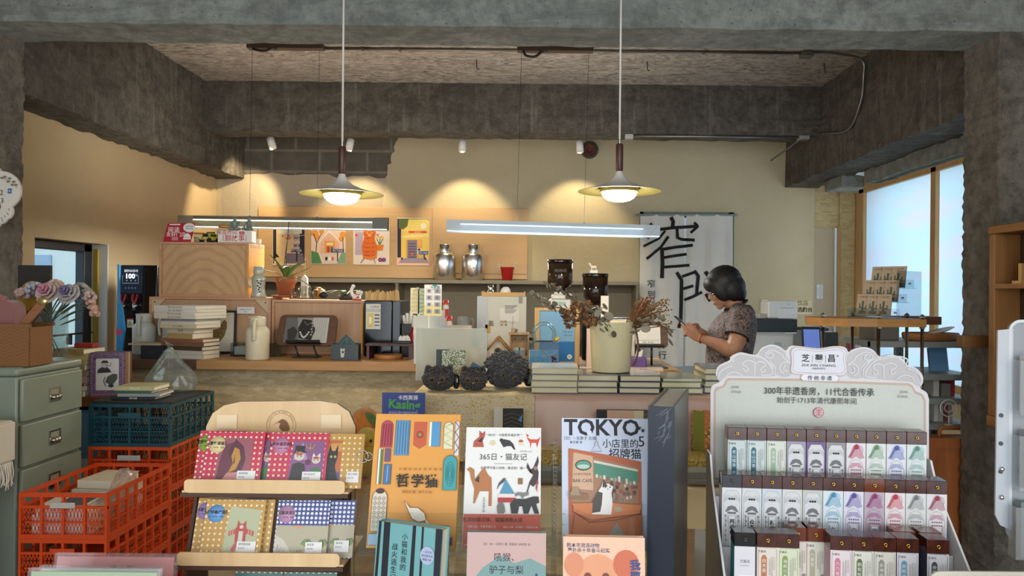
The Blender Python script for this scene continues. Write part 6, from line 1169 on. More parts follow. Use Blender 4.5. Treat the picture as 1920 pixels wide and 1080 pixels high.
t=thing('gold_disc_board','black board with a large gold disc behind the flowers','board',(-2.13,3.085,Zc));b=MB(M('1d1a18',.6));b.box(0,.135,0,.012,0,.385);b.y=-.0003;b.disc(.062,.235,.065,M('a8801f',.4),.085,32);b.rect(.045,0,.115,.17,M('8f7428',.5));b.build('board',t)
b=MB(M('100f10',.9));b.ball((0,0,.12),(.10,.05,.12),None,20,12);b.top('black_bag','black rounded bag at the left edge behind the pink bag','bag',(-2.22,2.985,Zc))  # rounded black shape taken as a bag
vs_=thing('flower_vase','square glass vase of knitted flowers on the filing cabinet','vase',(-1.955,3.005,Zc));b=MB(clear('eef4f2',.7,haze=.03));w_=.052
for s2 in(-1,1):b.box(-w_,w_,s2*w_-.002,s2*w_+.002,0,.20);b.box(s2*w_-.002,s2*w_+.002,-w_+.0021,w_-.0021,0,.20)
b.box(-w_+.0021,w_-.0021,-w_+.0021,w_-.0021,0,.008);b.build('glass',vs_)
LV=lambda px,py,dy=0:at(px,py,3.005+dy)-vs_.location
rnd=random.Random(12);b=MB(M('5f6a52',.8));heads=[(92,552,-.06),(130,553,-.06),(65,545,-.03),(100,542,0),(50,555,.0),(148,548,0),(165,560,-.02),(178,580,-.02),(150,565,-.04),(80,550,.02)]
for hx,hy,dy in heads:
 e=LV(hx,hy+6,dy);f_=Vector((rnd.uniform(-.035,.035),rnd.uniform(-.03,.03),.012));b.tube(bez([f_,Vector((-f_.x*.4,0,.14)),e.lerp(Vector((0,0,.2)),.4)+Vector((0,0,.03)),e],4),.0028,n=6)
for k in range(14):f_=Vector((rnd.uniform(-.04,.04),rnd.uniform(-.04,.04),.012));b.tube([f_,Vector((-f_.x*.6,-f_.y*.6,.20))],.0022,n=5)
b.build('stems',vs_)
def rose(px,py,dy,r,outer,inner,lab,core):
 o=LV(px,py,dy);b=MB(M(outer,.85));
 for ring,(n,rr,tilt,mcol)in enumerate(((6,1.05,1.0,outer),(6,.85,1.5,outer),(5,.62,2.0,inner),(4,.40,2.4,core),(3,.22,2.6,core))):
  for k in range(n):
   a=2*PI*k/n+ring*.5;M0=Matrix.Translation(o)@Matrix.Rotation(math.radians(62),4,'X')@Matrix.Rotation(a,4,'Z')@Matrix.Translation((rr*r*.62,0,.012*ring+.004))@Matrix.Rotation(-tilt*.55+.2,4,'Y');b.M=M0;b.ball((0,0,0),(r*.42*(1.1-.12*ring),r*.5*(1.1-.14*ring),r*.10),M(mcol,.9),10,6)
 b.M=Matrix();b.ball(tuple(o+Vector((0,-.012,.006))),r*.16,M(core,.85),8,6);f=b.build('rose',vs_);f['label']=lab
rose(92,551,-.06,.046,'b9a598','c79aa0','pink centred cream rose','b3788a');rose(131,553,-.06,.042,'aaa49f','928a9c','lilac centred grey white rose','6f6486')
def cluster(name,lab,px,py,dy,r,cols,n):
 b=MB(M(cols[0],.85));c=LV(px,py,dy)
 for k in range(n):
  a,e=rnd.uniform(0,6.28),rnd.uniform(-.5,1.4);p=c+Vector((math.cos(a)*math.cos(e),math.sin(a)*math.cos(e)*.7,math.sin(e)*.75))*r;b.ball(tuple(p),rnd.uniform(.006,.010),M(cols[k%len(cols)],.9),7,5)
 o=b.build(name,vs_);o['label']=lab
cluster('hydrangea','pale blue grey knitted hydrangea',66,543,-.02,.034,('9a9ea8','b0aeb4','8d94a0'),60);cluster('hydrangea','pale pink knitted hydrangea',103,538,.0,.032,('c9a39a','d0b0a4','b99a90'),50);cluster('hydrangea','peach knitted cluster at far left',45,552,.0,.030,('c79c92','b9a0a4','d0aca0'),40);cluster('hydrangea','grey green knitted hydrangea',150,545,.0,.036,('7d8478','8c9184','9a9c92'),60);cluster('hydrangea','mauve knitted cluster right of the roses',166,556,-.02,.024,('a38f8c','b59a92'),30)
for k in range(3):cluster('blossom_sprig','peach blossom sprig hanging at the right',170+4*k,568+k*10,-.02,.014,('b8927f','ad8474'),14)
b=MB(M('4f5a42',.85))
for pts in([(100,600),(70,575),(50,590)],[(100,610),(75,590),(58,610)],[(115,590),(140,572),(160,570)],[(112,600),(140,585),(165,578)],[(112,610),(138,600),(158,592)],[(112,585),(122,575),(132,568)],[(98,595),(85,575),(78,570)]):b.tube(bez([LV(x,y,-.03)for x,y in pts],5),[.003,.007,.010,.012,.013,.013,.012,.010,.007,.004,.001],n=7,flat=.25)
b.build('leaf',vs_)
# ---- crates
def foldcrate(label,col,X0,Y0,Z0,w_,d_,h_,group=None,note=None):
 t=thing('folding_crate',label,'crate',(X0,Y0,Z0),0,group);c=M(col,.35);dk=M(col,.45)
 def wall(b,L,fy,axis):
  def bx(u0,u1,z0,z1,t0=0,t1=.010):
   if axis=='x':b.box(u0,u1,fy+t0,fy+t1,z0,z1)
   else:b.box(fy+t0,fy+t1,u0,u1,z0,z1)
  e=.010 if axis=='y' else 0;u0,u1=e+.0002 if e else 0,L-e-(.0002 if e else 0)
  bx(u0,u1,h_-.014,h_);bx(u0,u1,0,.016);n=4 if axis=='x' else 7
  for k in range(n+1):u=u0+(u1-u0-.009)*k/n;bx(u,u+.009,.0161,h_-.0141)
  zm=h_*.66;bx(u0,u1,zm,zm+.009,.001,.0095);bx(u0+.02,u1-.02,h_*.34,h_*.34+.006,.002,.009)
  m_=int((u1-u0)/.012)
  for k in range(m_):
   u=u0+(u1-u0)*k/m_
   for(a0,a1)in((.017,h_*.34),(h_*.34+.006,zm)):
    for s2 in(0,1):
     p=[(u+(.012 if s2 else 0),a0),(u+(0 if s2 else .012),a1)];v=[(q_[0]+dd,q_[1])for q_ in p for dd in(-.0016,.0016)]
     i=b.mi(None);g=[b.v((a,fy+.005,z)if axis=='x' else(fy+.005,a,z))for a,z in(v[0],v[1],v[3],v[2])];b.f(g,i)
 b=MB(c);wall(b,w_,0,'x');b.build('front_panel',t);b=MB(c);wall(b,w_,d_-.010,'x');b.build('rear_panel',t)
 for x in(0,w_-.010):b=MB(c);wall(b,d_,x,'y');b.build('side_panel',t)
 b=MB(c);b.box(.0102,w_-.0102,.0102,d_-.0102,0,.006);b.build('base',t)
 b=MB(M('b8b4ac',.4)if note else dk);b.box(w_*.36,w_*.64,-.003,-.0004,h_*.68,h_*.80);b.build('label_slot',t);return t
OR,TE='c9420f','14434d';P_=atz
cw1,cd1,ch1=S(166,2.6),.46,.160;X0=X(35,2.6,925);zt1=at(120,925,2.6).z
for k,l in enumerate(('orange folding crate of books, on top of the front left stack','orange folding crate directly under the one with books','orange folding crate, third of the front left stack','orange folding crate at the bottom of the front left stack')):
 z=zt1-ch1*(k+1)-.0006*k
 if z<-.02:break
 foldcrate(l,OR,X0,2.6,max(z,.001),cw1,cd1,ch1,'orange and teal crates',k==0)
cw2,cd2,ch2=S(153,3.2),.44,.182;X2=X(166,3.2,800);zt2_=at(240,758,3.2).z
for k,(l,c)in enumerate((('dark teal folding crate on top of the rear stack',TE),('orange folding crate directly beneath the teal one',OR),('orange folding crate, third of the rear stack',OR),('orange folding crate, fourth of the rear stack',OR),('orange folding crate, lowest of the rear stack',OR))):
 z=zt2_-ch2*(k+1)-.0006*k
 if z<-.02:break
 foldcrate(l,c,X2,3.2,max(z,.001),cw2,cd2,ch2,'orange and teal crates',k==1)
zi=zt1-ch1+.0065
z=zi
for j,(l,w_,d_,t_,c,x,y,r)in enumerate((('white book lying flat on the books in the front orange crate',.20,.20,.07,'d8d5cf',.125,.13,.05),('thick pale book at the bottom rear of the front orange crate',.17,.2,.10,'c2bba8',.12,.345,-.03))):
 o=lying(l,(X0+x,2.6+y,z),w_,d_,t_,c,r)
o=lying('white paperback with a grey photo cover on top of the front orange crate',(X0+.125,2.715,zi+.0705),.165,.19,.03,'d9d7d2',.08,None,'九三年');b=MB(M('55545c',.5));b.box(-.03,.07,-.08,.06,.0301,.0304);b.build('cover_photo',o)
lying('cream book lying at the rear of the front orange crate',(X0+.12,2.945,zi+.1005),.14,.17,.03,'cfc6ae',-.1)
t=thing('plastic_bag','crumpled clear bag inside the front orange crate','bag',(X0+.255,2.80,zi));b=MB(clear('e8e0da',.3,haze=.25,rough=.15,hz='d8c8c0'));b.ball((0,0,.102),(.026,.085,.085),None,20,14);rnd=random.Random(2)
for v in b.bm.verts:v.co+=Vector((rnd.uniform(-.006,.006),rnd.uniform(-.01,.01),rnd.uniform(-.01,.01)))
for f in b.bm.faces:f.smooth=False
b.build('film',t)
zt_=zt2_+.0005
b=MB(M('1c1d20',.5));b.box(-.02,cw2-.02,.02,.4,0,.008);b.top('tray','thin black tray lying across the teal crate','tray',(X2+.02,3.2,zt_))
z=zt_+.0085
for l,w_,t_,c,ti,r,dx in(('black paperback lowest of the pile on the teal crate',.19,.014,'1e1f22','动物与园',.0,.0),('grey paperback second lowest of the pile on the teal crate',.18,.013,'8f9290',None,.05,.02),('white green spined paperback in the pile on the teal crate',.165,.012,'3f5f48',None,-.03,.0),('cream paperback topmost of the pile on the teal crate',.17,.018,'b9b083','博物之旅',.02,.005)):
 lying(l,(X2+.155+dx,3.34,z),w_,.15,t_,c,r,None,ti,ink_=M('e6e2d6'));z+=t_+.0005
t=thing('plastic_bag','clear plastic carrier bag with green print behind the paperbacks','bag',(X(318,3.55),3.56,zt_+.0085),.3);film=clear('eef2f0',.30,rough=.1,haze=.08,hz='dfe6e2');b=MB(film);rnd=random.Random(17)
pr=[(0,0),(.105,0),(.12,.03),(.105,.07),(.08,.11),(.05,.15),(.02,.185),(.006,.205)];b.lathe(pr,n=30,sy=.32)
for v in b.bm.verts:
 if v.co.z>.002:k=.011;v.co+=Vector((rnd.uniform(-k,k),rnd.uniform(-k,k)*.5,rnd.uniform(-k,k)*.6))
for f in b.bm.faces:f.smooth=False
b.tube([(.0,0,.20),(-.02,0,.235),(.01,.0,.215)],[.006,.012,.004],n=6);b.build('film',t);b=MB(M('2f7a4a',.5));b.M=Matrix.Translation((-.035,-.034,.075))@Matrix.Rotation(-.35,4,'X')@Matrix.Rotation(-.4,4,'Y');b.txt('湖',0,.03,.032);b.txt('书馆',0,0,.026);b.build('print',t)
zb2=at(200,741,3.55).z;t=thing('small_table','small brown wooden table between the filing cabinet and crates','table',(-2.27,3.48,0));bw=wood('5e351a','7d4c28','x',.6,name='brown_table');b=MB(bw);b.box(0,.36,.0,.36,zb2-.045,zb2,bev=.002);b.build('top',t)
for x in(.01,.32):
 for y in(.01,.32):b=MB(bw);b.box(x,x+.03,y,y+.03,0,zb2-.0455);b.build('leg',t)
z=zb2+.0005;rnd=random.Random(31)
for k,(c,t_)in enumerate((('c9b9a0',.028),('d8d0c4',.02),('7c2a34',.012),('b98f94',.030),('8f8474',.03),('a89872',.026),('b5a37a',.02),('c2ae78',.028),('a8965e',.024))):
 lying('%s book of the pile left of the purple boxed set'%(['lowest','second lowest','dark red third lowest','pink patterned','grey brown middle','fourth from the top tan','third from the top cream','second from the top yellowish','topmost gold edged'][k]),(-2.165+rnd.uniform(-.004,.004),3.575,z),.15,.16,t_,c,rnd.uniform(-.08,.08),'pile of books by the purple boxed set',None);z+=t_+.0005
b=MB(M('a32a30',.5));b.box(-.04,.05,-.02,.03,0,.02,bev=.003);b.top('red_box','small red box lying on the book pile under the window','box',(-2.16,3.60,z))
t=thing('boxed_book_set','purple bordered boxed book set with an engraved figure in a hat','book',(X(176,3.53),3.50,zb2+.0005),math.radians(12));wpx,hpx=S(60,3.5),S(82,3.5);pp_=scrib('463050','806682',150,.10,None,.5,'purple_damask')
b=MB(pp_);b.box(0,wpx,0,.09,0,hpx);b.y=0;mx_=wpx*.17;b.line([(mx_*.35,mx_*.35),(wpx-mx_*.35,mx_*.35),(wpx-mx_*.35,hpx-mx_*.35),(mx_*.35,hpx-mx_*.35)],.002,M('b08fae'),True);b.pl(rrect(mx_,mx_*1.1,wpx-mx_,hpx-mx_*1.1,.006),M('d2d0d2',.6))
g1,g2=M('2f332e'),M('4d524c');U=lambda u,v:(mx_+(wpx-2*mx_)*u,mx_*1.1+(hpx-2.2*mx_)*v)
b.pl([U(*p)for p in((.06,.54),(.10,.66),(.28,.74),(.48,.74),(.6,.66),(.68,.56))],g1);b.disc(*U(.38,.82),.014,M('b9b4ac'),.018);b.pl([U(*p)for p in((.2,.86),(.3,.94),(.48,.94),(.56,.86))],g1);b.line([U(.45,.8),U(.62,.76),U(.66,.86)],.003,g2);
b.pl([U(*p)for p in((.4,.26),(.52,.44),(.75,.52),(.94,.5),(.94,.36),(.8,.22),(.66,.16))],g2);b.line([U(.42,.42),(U(.34,.3)),U(.4,.18),U(.44,.12)],.004,g2);b.pl([U(*p)for p in((.52,.12),(.6,.2),(.74,.2),(.8,.12),(.68,.08))],g1);b.build('slipcase',t)
for k,c in enumerate(('8f6a4c','b09a7c','7a4a34')):b=MB(M(c,.5));b.box(wpx+.0005,wpx+.006,.004+k*.028,.03+k*.028,.003,hpx-.003);b.build('spine',t)
t=thing('paper_bag','light blue paper bag under the small brown table','bag',(-2.22,3.53,.001));bb_=M('6ea6cf',.6);b=MB(bb_);b.box(0,.24,0,.22,0,zb2-.07,bev=.012);b.build('body',t);b=MB(M('d9e2ea',.6));b.box(.05,.23,-.002,-.0003,.3,zb2-.3);b.build('panel',t)
t=thing('stool','covered stool under the fringed white throw','stool',(-2.1,2.42,0));b=MB(M('5a4a3a',.7));b.box(-.2,.22,0,.22,.88,.93)
b.build('seat',t)
for x in(-.19,.18):
 for y in(.01,.18):b=MB(M('5a4a3a',.7));b.box(x,x+.03,y,y+.03,0,.879);b.build('leg',t)
t=thing('fringed_throw','cream woven throw with long white fringe at the left edge','throw',(-2.1,2.42,.9305));fb=M('cbc3b4',.95);b=MB(fb);b.box(-.22,.255,-.015,.235,0,.012,bev=.005);b.box(.2465,.265,-.015,.235,-.13,.008,bev=.006);b.box(-.22,.25,-.028,-.0155,-.13,.008,bev=.005);b.build('cloth',t);b=MB(M('d8d0c2',.95));rnd=random.Random(6)
for k in range(42):y=-.012+k*.0058;b.tube(bez([(.257,y,-.128),(.262+rnd.uniform(-.004,.008),y+rnd.uniform(-.004,.004),-.18),(.258+rnd.uniform(-.006,.012),y+rnd.uniform(-.008,.008),-.215+rnd.uniform(-.02,.01))],3),.0022,n=5)
for k in range(60):x=-.21+k*.0078;b.tube(bez([(x,-.022,-.128),(x+rnd.uniform(-.004,.004),-.026+rnd.uniform(-.006,.004),-.18),(x+rnd.uniform(-.008,.008),-.024+rnd.uniform(-.01,.004),-.215+rnd.uniform(-.02,.01))],3),.0022,n=5)
b.build('fringe',t)
# ---- water boiler in the rear left corner
b=MB(wood('6a4a30','86623f','x',.6,name='stand_wood'));t=thing('boiler_stand','low wooden stand under the black water boiler','stand',(X(222,4.7),4.68,0));wS=S(74,4.7);b.box(0,wS,0,.5,0,ZT-.03);b.build('box',t)
t=thing('water_boiler','tall black water boiler with red tap levers in the rear left corner','boiler',(X(223,4.72),4.72,ZT-.0295));hB2=at(250,497,4.72).z-ZT+.0295;b=MB(M('121315',.2));b.box(0,wS-.01,.0,.36,0,hB2,bev=.008);b.y=-.0003;b.rect(wS*.62,0.01,wS*.63,hB2-.02,M('3a3c40'));b.build('body',t)
q=Px(223,660,4.72);dz_=t.location.z-q.o.z;b=MB(M('22304a',.35));(a0,c0),(a1,c1)=q(227,550),q(269,499);b.box(a0,a1,-.012,-.0005,c0-dz_,c1-dz_,bev=.003);b.y=-.0123;wt_=M('e6ebf0',.5,emit=.3);fz=lambda x,y:(q(x,y)[0],q(x,y)[1]-dz_);b.txt('BENASHI',*fz(248,510),.022,wt_,bold=.02);b.txt('100',*fz(247,522),.042,M('f2f6fa',.5,emit=1.0),bold=.03);b.txt('℃',*fz(257,518),.018,wt_);b.line([fz(*p)for p in((234,516),(232,518),(232,531),(262,531),(262,518),(260,516))],.0012,wt_)
for x in(240,248,256):b.disc(*fz(x,526),.006,M('9fb0c4'));
for x in(238,244,250,256):b.disc(*fz(x,540),.005,M('8d9cb2'))
b.build('control_panel',t)
for x,y0 in((235,552),(257,552)):
 b=MB(M('b01c24',.3));c=fz(x,552);b.tube(bez([(c[0]-.014,-.02,c[1]),(c[0]-.012,-.03,c[1]-.03),(c[0],-.03,c[1]-.055),(c[0]+.012,-.03,c[1]-.03),(c[0]+.014,-.02,c[1])]),.006,n=8);b.build('tap_lever',t);b=MB(CHROME);b.cyl((c[0],-.03,c[1]-.055),(c[0],-.03,c[1]-.10),.012,.009,n=12);b.cyl((c[0],.0,c[1]-.07),(c[0],-.03,c[1]-.07),.012,n=12);b.build('tap',t)
b=MB(M('ece8e0',.6));(a0,c0),(a1,c1)=fz(239,614),fz(251,597);b.box(a0,a1,-.004,-.003,c0,c1);b.y=-.0042;mxx=(a0+a1)/2;b.rect(a0,c1-.008,a1,c1,M('c03038'));b.pl([(a0+.006,c0+.012),(a1-.006,c0+.012),(mxx,c1-.014)],M('e8c822'));b.line([(a0+.006,c0+.012),(a1-.006,c0+.012),(mxx,c1-.014)],.002,INK,True);b.txt('!',mxx,c0+.015,.018,INK,bold=.03);b.build('warning_tag',t)
t=thing('blue_wrap','bright blue plastic wrap hanging beside the black boiler','plastic wrap',(X(219,4.62),4.62,.5));b=MB(M('3f9ad8',.35));b.prism([(0,0),(.09,0),(.085,.2),(.055,.38),(.035,.52),(.045,.66),(.03,.78),(.008,.84),(.010,1.05),(.0,1.06),(-.004,.4)],0,.02)
b.box(-.004,.03,-.001,-.0002,.62,.66,M('d85a86',.5));b.box(-.02,.11,0,.05,-.499,-.0005,M('2f3136'));b.build('sheet',t)
# ================================================================ front display table and its stands
t=thing('display_table','pale wooden table carrying the card, book and incense displays','table',(-.95,.95,0));fw_=wood('b08a5c','caa676','x',.5,name='display_wood')
b=MB(fw_);b.box(0,2.0,0,.72,zD-.03,zD-.0005,bev=.003);b.build('top',t)
for x in(.03,1.92):
 for y in(.03,.64):b=MB(fw_);b.box(x,x+.05,y,y+.05,0,zD-.0305);b.build('leg',t)
 # ---- wooden card stand
birch=wood('cda877','dfc193','z',.5,.45,'birch_ply');edge=M('4a2f22',.6)
cs=thing('card_stand','birch plywood card stand with rounded top and laser cut bird logo','stand',(X(505,1.56,800),1.56,zD));q=Px(505,545,1.56);oz=q.o.z-zD
QL=lambda l:[(a,c+oz)for a,c in q.L(l)]
o2=QL([(386,1120),(384,800),(396,775),(418,760),(450,753),(598,752),(630,757),(652,772),(664,800),(660,1120)]);o2=[(a,max(c,.0))for a,c in o2]
b=MB(birch);b.prism(o2,0,.008,None,edge);b.y=0;br_=M('7a5232',.6);cx_,cz_=QL([(525,797)])[0];r=.0305
b.line([(cx_+r*math.cos(a),cz_+r*math.sin(a))for a in[2*PI*k/36 for k in range(36)]],.0009,br_,True);b.line([(cx_+r*.8*math.cos(a),cz_+r*.8*math.sin(a))for a in[PI*k/20 for k in range(-2,23)]],.0006,br_)
for k,ch in enumerate('BOOKISH BIRDS BOOKS'):a=math.radians(165-k*8.3);b.txt(ch,cx_+r*.85*math.cos(a),cz_+r*.85*math.sin(a),.0042,br_,rot=a-PI/2)
b.pl([(cx_+x*.001,cz_+z*.001)for x,z in((-16,1),(-4,9),(2,13),(9,11),(15,3),(18,-8),(14,-12),(2,-12),(-4,-4),(-1,4),(-6,6))],br_)
b.disc(*QL([(430,797)])[0],.0,birch)if False else None
for px in(405,600):(u0,v0),(u1,v1)=QL([(px,803),(px+38,777)]);b.rect(u0,v0,u1,v1,M('e6cda4',.35))
b.build('back_panel',cs)
for s2,px in((0,388),(1,655)):u=QL([(px,800)])[0][0];b=MB(edge);b.box(u-.003,u+.003,-.13,-.0005,0,.30);b.bm.verts.ensure_lookup_table();[setattr(v.co,'y',v.co.y+.10)for v in b.bm.verts if v.co.z>.2 and v.co.y<-.05];b.build('side_panel',cs)
rows=[(1.455,352,650,1.028,.022),(1.405,340,642,.906,.021),(1.36,342,640,.784,.02)]
for Y_,p0,p1,z,h in rows:
 u0,u1=X(p0,Y_,920)-cs.location.x,X(p1,Y_,920)-cs.location.x;y0=Y_-1.56-.012
 b=MB(birch);b.M=Matrix.Translation((0,y0,0));b.prism(rrect(u0,z-zD-.004,u1,z-zD+h,.008),-.004,-.0005);b.build('lip',cs)
 b=MB(birch);b.box(u0-.006,u1+.006,y0,-.001,z-zD-.006,z-zD-.001);b.box(u0-.0065,u1+.0065,y0-.0052,y0-.0002,z-zD-.0115,z-zD-.0045,edge);b.build('ledge',cs)
PINK,OCH,BLU,TEAL=dots('c22d4f','f0dfae'),dots('c0913c','ecdcb0'),dots('26357f','dfe0e6',.0082,.33),dots('22564f','e2d9a8')
def card(label,px,row,w_,bg,stc,title,art,dy=0,dz=0,H=.114,price=True):
 Y_,_,_,z,_=rows[row];o=thing('greeting_card',label,'card',(X(px,Y_,900),Y_+dy,z+dz),(math.radians(-20),0,0),'cat greeting cards on the plywood stand')
 b=MB(bg);b.box(.003,w_-.003,0,.0012,.002,H-.004);b.y=-.0001;art(b,w_,H);b.build('card',o)
 if stc:b=MB(M(stc,.5));b.M=Matrix.Translation((w_*.2,-.0006,H*.74))@Matrix.Rotation(PI/2,4,'X');b.lathe([(0,-.0003),(.0165,-.0003),(.0165,.0002),(0,.0002)],n=28);b.M=Matrix();b.y=-.0009;b.txt(title,w_*.2,H*.74,.0072,INK,bold=.03);b.txt('文・马伊滋・原著',w_*.2,H*.68,.0036,INK);b.build('title_sticker',o)
 if price:b=MB(M('eceae6',.5));b.box(w_*.6,w_*.9,-.0026,-.0020,.013,.034);b.y=-.0027;b.txt(title.strip('《》'),w_*.63,.0275,.0045,INK,'l');b.txt('¥32.00',w_*.63,.0205,.0042,INK,'l');b.build('price_label',o)
 b=MB(clear('fafafa',-.12,rough=.08));b.poly3([(0,-.0035,0),(w_,-.0035,0),(w_,-.0030,H),(0,-.0030,H)]);b.poly3([(w_,-.0035,0),(w_+.002,.001,0),(w_+.002,.001,H),(w_,-.0030,H)]);b.build('plastic_sleeve',o)
def fr(b,w_,H):return lambda pts,c:b.pl([(w_*u,H*v)for u,v in pts],M(c,.5))
def a_fig(b,w,H):
 D=fr(b,w,H);D([(.22,.06),(.78,.06),(.80,.80),(.76,.86),(.30,.86),(.24,.8)],'9c5a62');D([(.25,.1),(.5,.1),(.52,.8),(.34,.74),(.28,.5)],'6d3a48');D([(.40,.62),(.5,.84),(.64,.72),(.70,.5),(.66,.3),(.56,.2),(.42,.25),(.5,.4)],'5d2f40');D([(.46,.55),(.5,.70),(.58,.66),(.62,.5),(.56,.32),(.44,.26),(.5,.42)],'bf8a3a');D([(.34,.12),(.42,.26),(.6,.28),(.68,.1)],'c98a86');D([(.4,.06),(.46,.14),(.6,.14),(.7,.06)],'d3a24c');D([(.505,.42),(.52,.58),(.53,.42)],'5d2f40')
def a_two(b,w,H):
 D=fr(b,w,H);D([(.36,.06),(.92,.06),(.92,.82),(.4,.82)],'8a5a86');D([(.42,.5),(.56,.8),(.66,.5)],'b78fb4');D([(.36,.06),(.92,.06),(.92,.14),(.36,.14)],'7a3a34')
 D([(.38,.12),(.42,.42),(.52,.46),(.62,.42),(.66,.12)],'3a3436');D([(.40,.62),(.64,.62),(.60,.66),(.60,.74),(.44,.74),(.44,.66)],'33302f');b.disc(w*.52,H*.56,w*.085,M('d8cabc'),H*.075);b.pl([(w*.45,H*.60),(w*.46,H*.66),(w*.5,H*.62)],M('c0604a'));b.disc(w*.52,H*.6,w*.06,M('c0604a'),H*.025)
 D([(.70,.1),(.72,.34),(.80,.38),(.88,.34),(.92,.1)],'3f7a4a');b.disc(w*.80,H*.5,w*.07,M('d8cabc'),H*.065);b.disc(w*.80,H*.535,w*.05,M('b8523e'),H*.022);D([(.73,.54),(.75,.62),(.79,.56)],'e0d8cc');D([(.81,.56),(.86,.62),(.87,.54)],'e0d8cc');b.disc(w*.67,H*.46,w*.045,M('6d3a52'))
 for u in(.49,.55,.77,.83):b.disc(w*u,H*(.56 if u<.6 else .5),w*.009,INK)
 b.line([(w*.62,H*.76),(w*.64,H*.7),(w*.74,H*.7),(w*.76,H*.76)],.0012,M('d9b24c'));b.line([(w*.69,H*.66),(w*.69,H*.78)],.0012,M('d9b24c'))
def a_blk(b,w,H):
 D=fr(b,w,H);D([(.0,.05),(.42,.05),(.42,.85),(.0,.85)],'c06a3a');D([(.0,.62),(.42,.66),(.42,.8),(.0,.78)],'d39a52');D([(.2,.05),(.42,.05),(.42,.3),(.3,.3)],'6b5a8a')
 D([(.0,.05),(.05,.35),(.08,.55),(.12,.78),(.18,.66),(.26,.66),(.32,.78),(.33,.56),(.28,.4),(.36,.2),(.38,.05)],'262527');b.disc(w*.17,H*.56,w*.03,M('d6cf6a'));b.disc(w*.27,H*.56,w*.03,M('d6cf6a'));b.disc(w*.17,H*.56,w*.01,INK);b.disc(w*.27,H*.56,w*.01,INK)
def a_str(b,w,H):
 D=fr(b,w,H);D([(.36,.04),(.88,.04),(.92,.8),(.42,.86)],'b9bd98');
 D([(.55,.30),(.54,.52),(.72,.52),(.72,.30),(.66,.2),(.60,.2)],'b8473c');D([(.60,.24),(.60,.46),(.67,.46),(.67,.24)],'d6cfc2');D([(.56,.52),(.57,.64),(.61,.58),(.66,.58),(.70,.64),(.71,.52)],'b8473c');b.disc(w*.635,H*.53,w*.03,M('d8d0c4'))
 D([(.44,.38),(.55,.42),(.55,.5),(.44,.46)],'c25a4c');D([(.72,.42),(.84,.38),(.84,.46),(.72,.5)],'c25a4c');D([(.5,.16),(.57,.3),(.62,.26),(.56,.14)],'c25a4c');D([(.66,.26),(.70,.3),(.78,.16),(.72,.14)],'c25a4c')
 for u in(.47,.51,.76,.80):b.line([(w*u,H*.40),(w*u,H*.48)],.001,M('e0cfc0'))
def a_eye(b,w,H):
 D=fr(b,w,H);D([(.04,.03),(.98,.03),(.98,.56),(.04,.56)],'b7ae92');D([(.30,.56),(.44,.50),(.56,.56)],'d39a6a');D([(.04,.03),(.04,.40),(.18,.34),(.30,.20),(.36,.03)],'cfc9b8')
 for u in(.62,.90):
  D([(u-.10,.26),(u-.05,.32),(u+.04,.33),(u+.08,.27),(u,.2)],'7d9c4a');b.disc(w*u,H*.27,w*.018,INK,H*.055);b.line([(w*(u-.11),H*.26),(w*(u-.05),H*.33),(w*(u+.04),H*.34),(w*(u+.09),H*.27)],.001,INK)
 for k in range(4):b.line([(w*(.08+.05*k),H*.06),(w*(.10+.06*k),H*(.26-.04*k)),(w*(.14+.06*k),H*.08)],.0008,M('4a527a'))
 b.line([(w*.44,H*.04),(w*.46,H*.16),(w*.52,H*.17),(w*.55,H*.04)],.0008,INK)
def a_none(b,w,H):pass
card('pink dotted card behind, far left of the upper row, green sticker',347,0,.10,PINK,'8fb24a','《蒙娜丽猫》',a_none,.024,0,.112,False)
card('pink dotted card half hidden between the two front pink cards',400,0,.118,PINK,'8fb24a','《猫像》',a_two,.014,0,.112,False)
card('pink dotted card with a gold and mauve shape, cream sticker',371,0,.120,PINK,'e8d29a','《蒙娜丽猫》',a_fig,.003)
card('pink dotted card with two dressed cats on purple, pink sticker',494,0,.121,PINK,'cf8aae','《阿尔诺芬尼》',a_two,.0,0,.114)
card('ochre dotted card with a black cat, far right of the upper row',601,0,.080,OCH,None,'《猫之呐喊》',a_blk,.004,0,.112)
card('ochre dotted card behind, far left of the lower row, lilac sticker',344,1,.10,OCH,'a58ac4','《星空猫》',a_none,.024,0,.112,False)
card('ochre dotted card half hidden behind the red striped cat card',395,1,.108,OCH,None,'',a_none,.014,0,.112,False)
card('ochre dotted card with a red striped cat, blue sticker',369,1,.120,OCH,'6aa3dc','《维特鲁威猫》',a_str,.003)
card('navy dotted card half hidden at the right of the lower row',566,1,.094,BLU,None,'《猫浪里》',a_eye,.014,0,.112)
card('navy dotted card with a green eyed cat face, pink sticker',507,1,.106,BLU,'c592b8','《猫浪里》',a_eye,.003)
card('teal dotted card at the left of the lowest visible row',424,2,.095,TEAL,'6aa3dc','《猫》',a_none,.003,0,.114,False)
card('teal dotted card at the right of the lowest visible row',518,2,.105,TEAL,None,'',a_none,.003,0,.114,False)
b=MB(STEEL);b.tube([(.011*math.cos(a),0,.012*math.sin(a))for a in[2*PI*k/16 for k in range(16)]],.0009,n=5,cyc=True);b.tube([(.011+.008*math.cos(a),.001,.008*math.sin(a))for a in[2*PI*k/12 for k in range(12)]],.0009,n=5,cyc=True)
b.top('split_ring','thin steel ring pair hanging on the right side of the plywood card stand','ring',at(680,856,1.44))
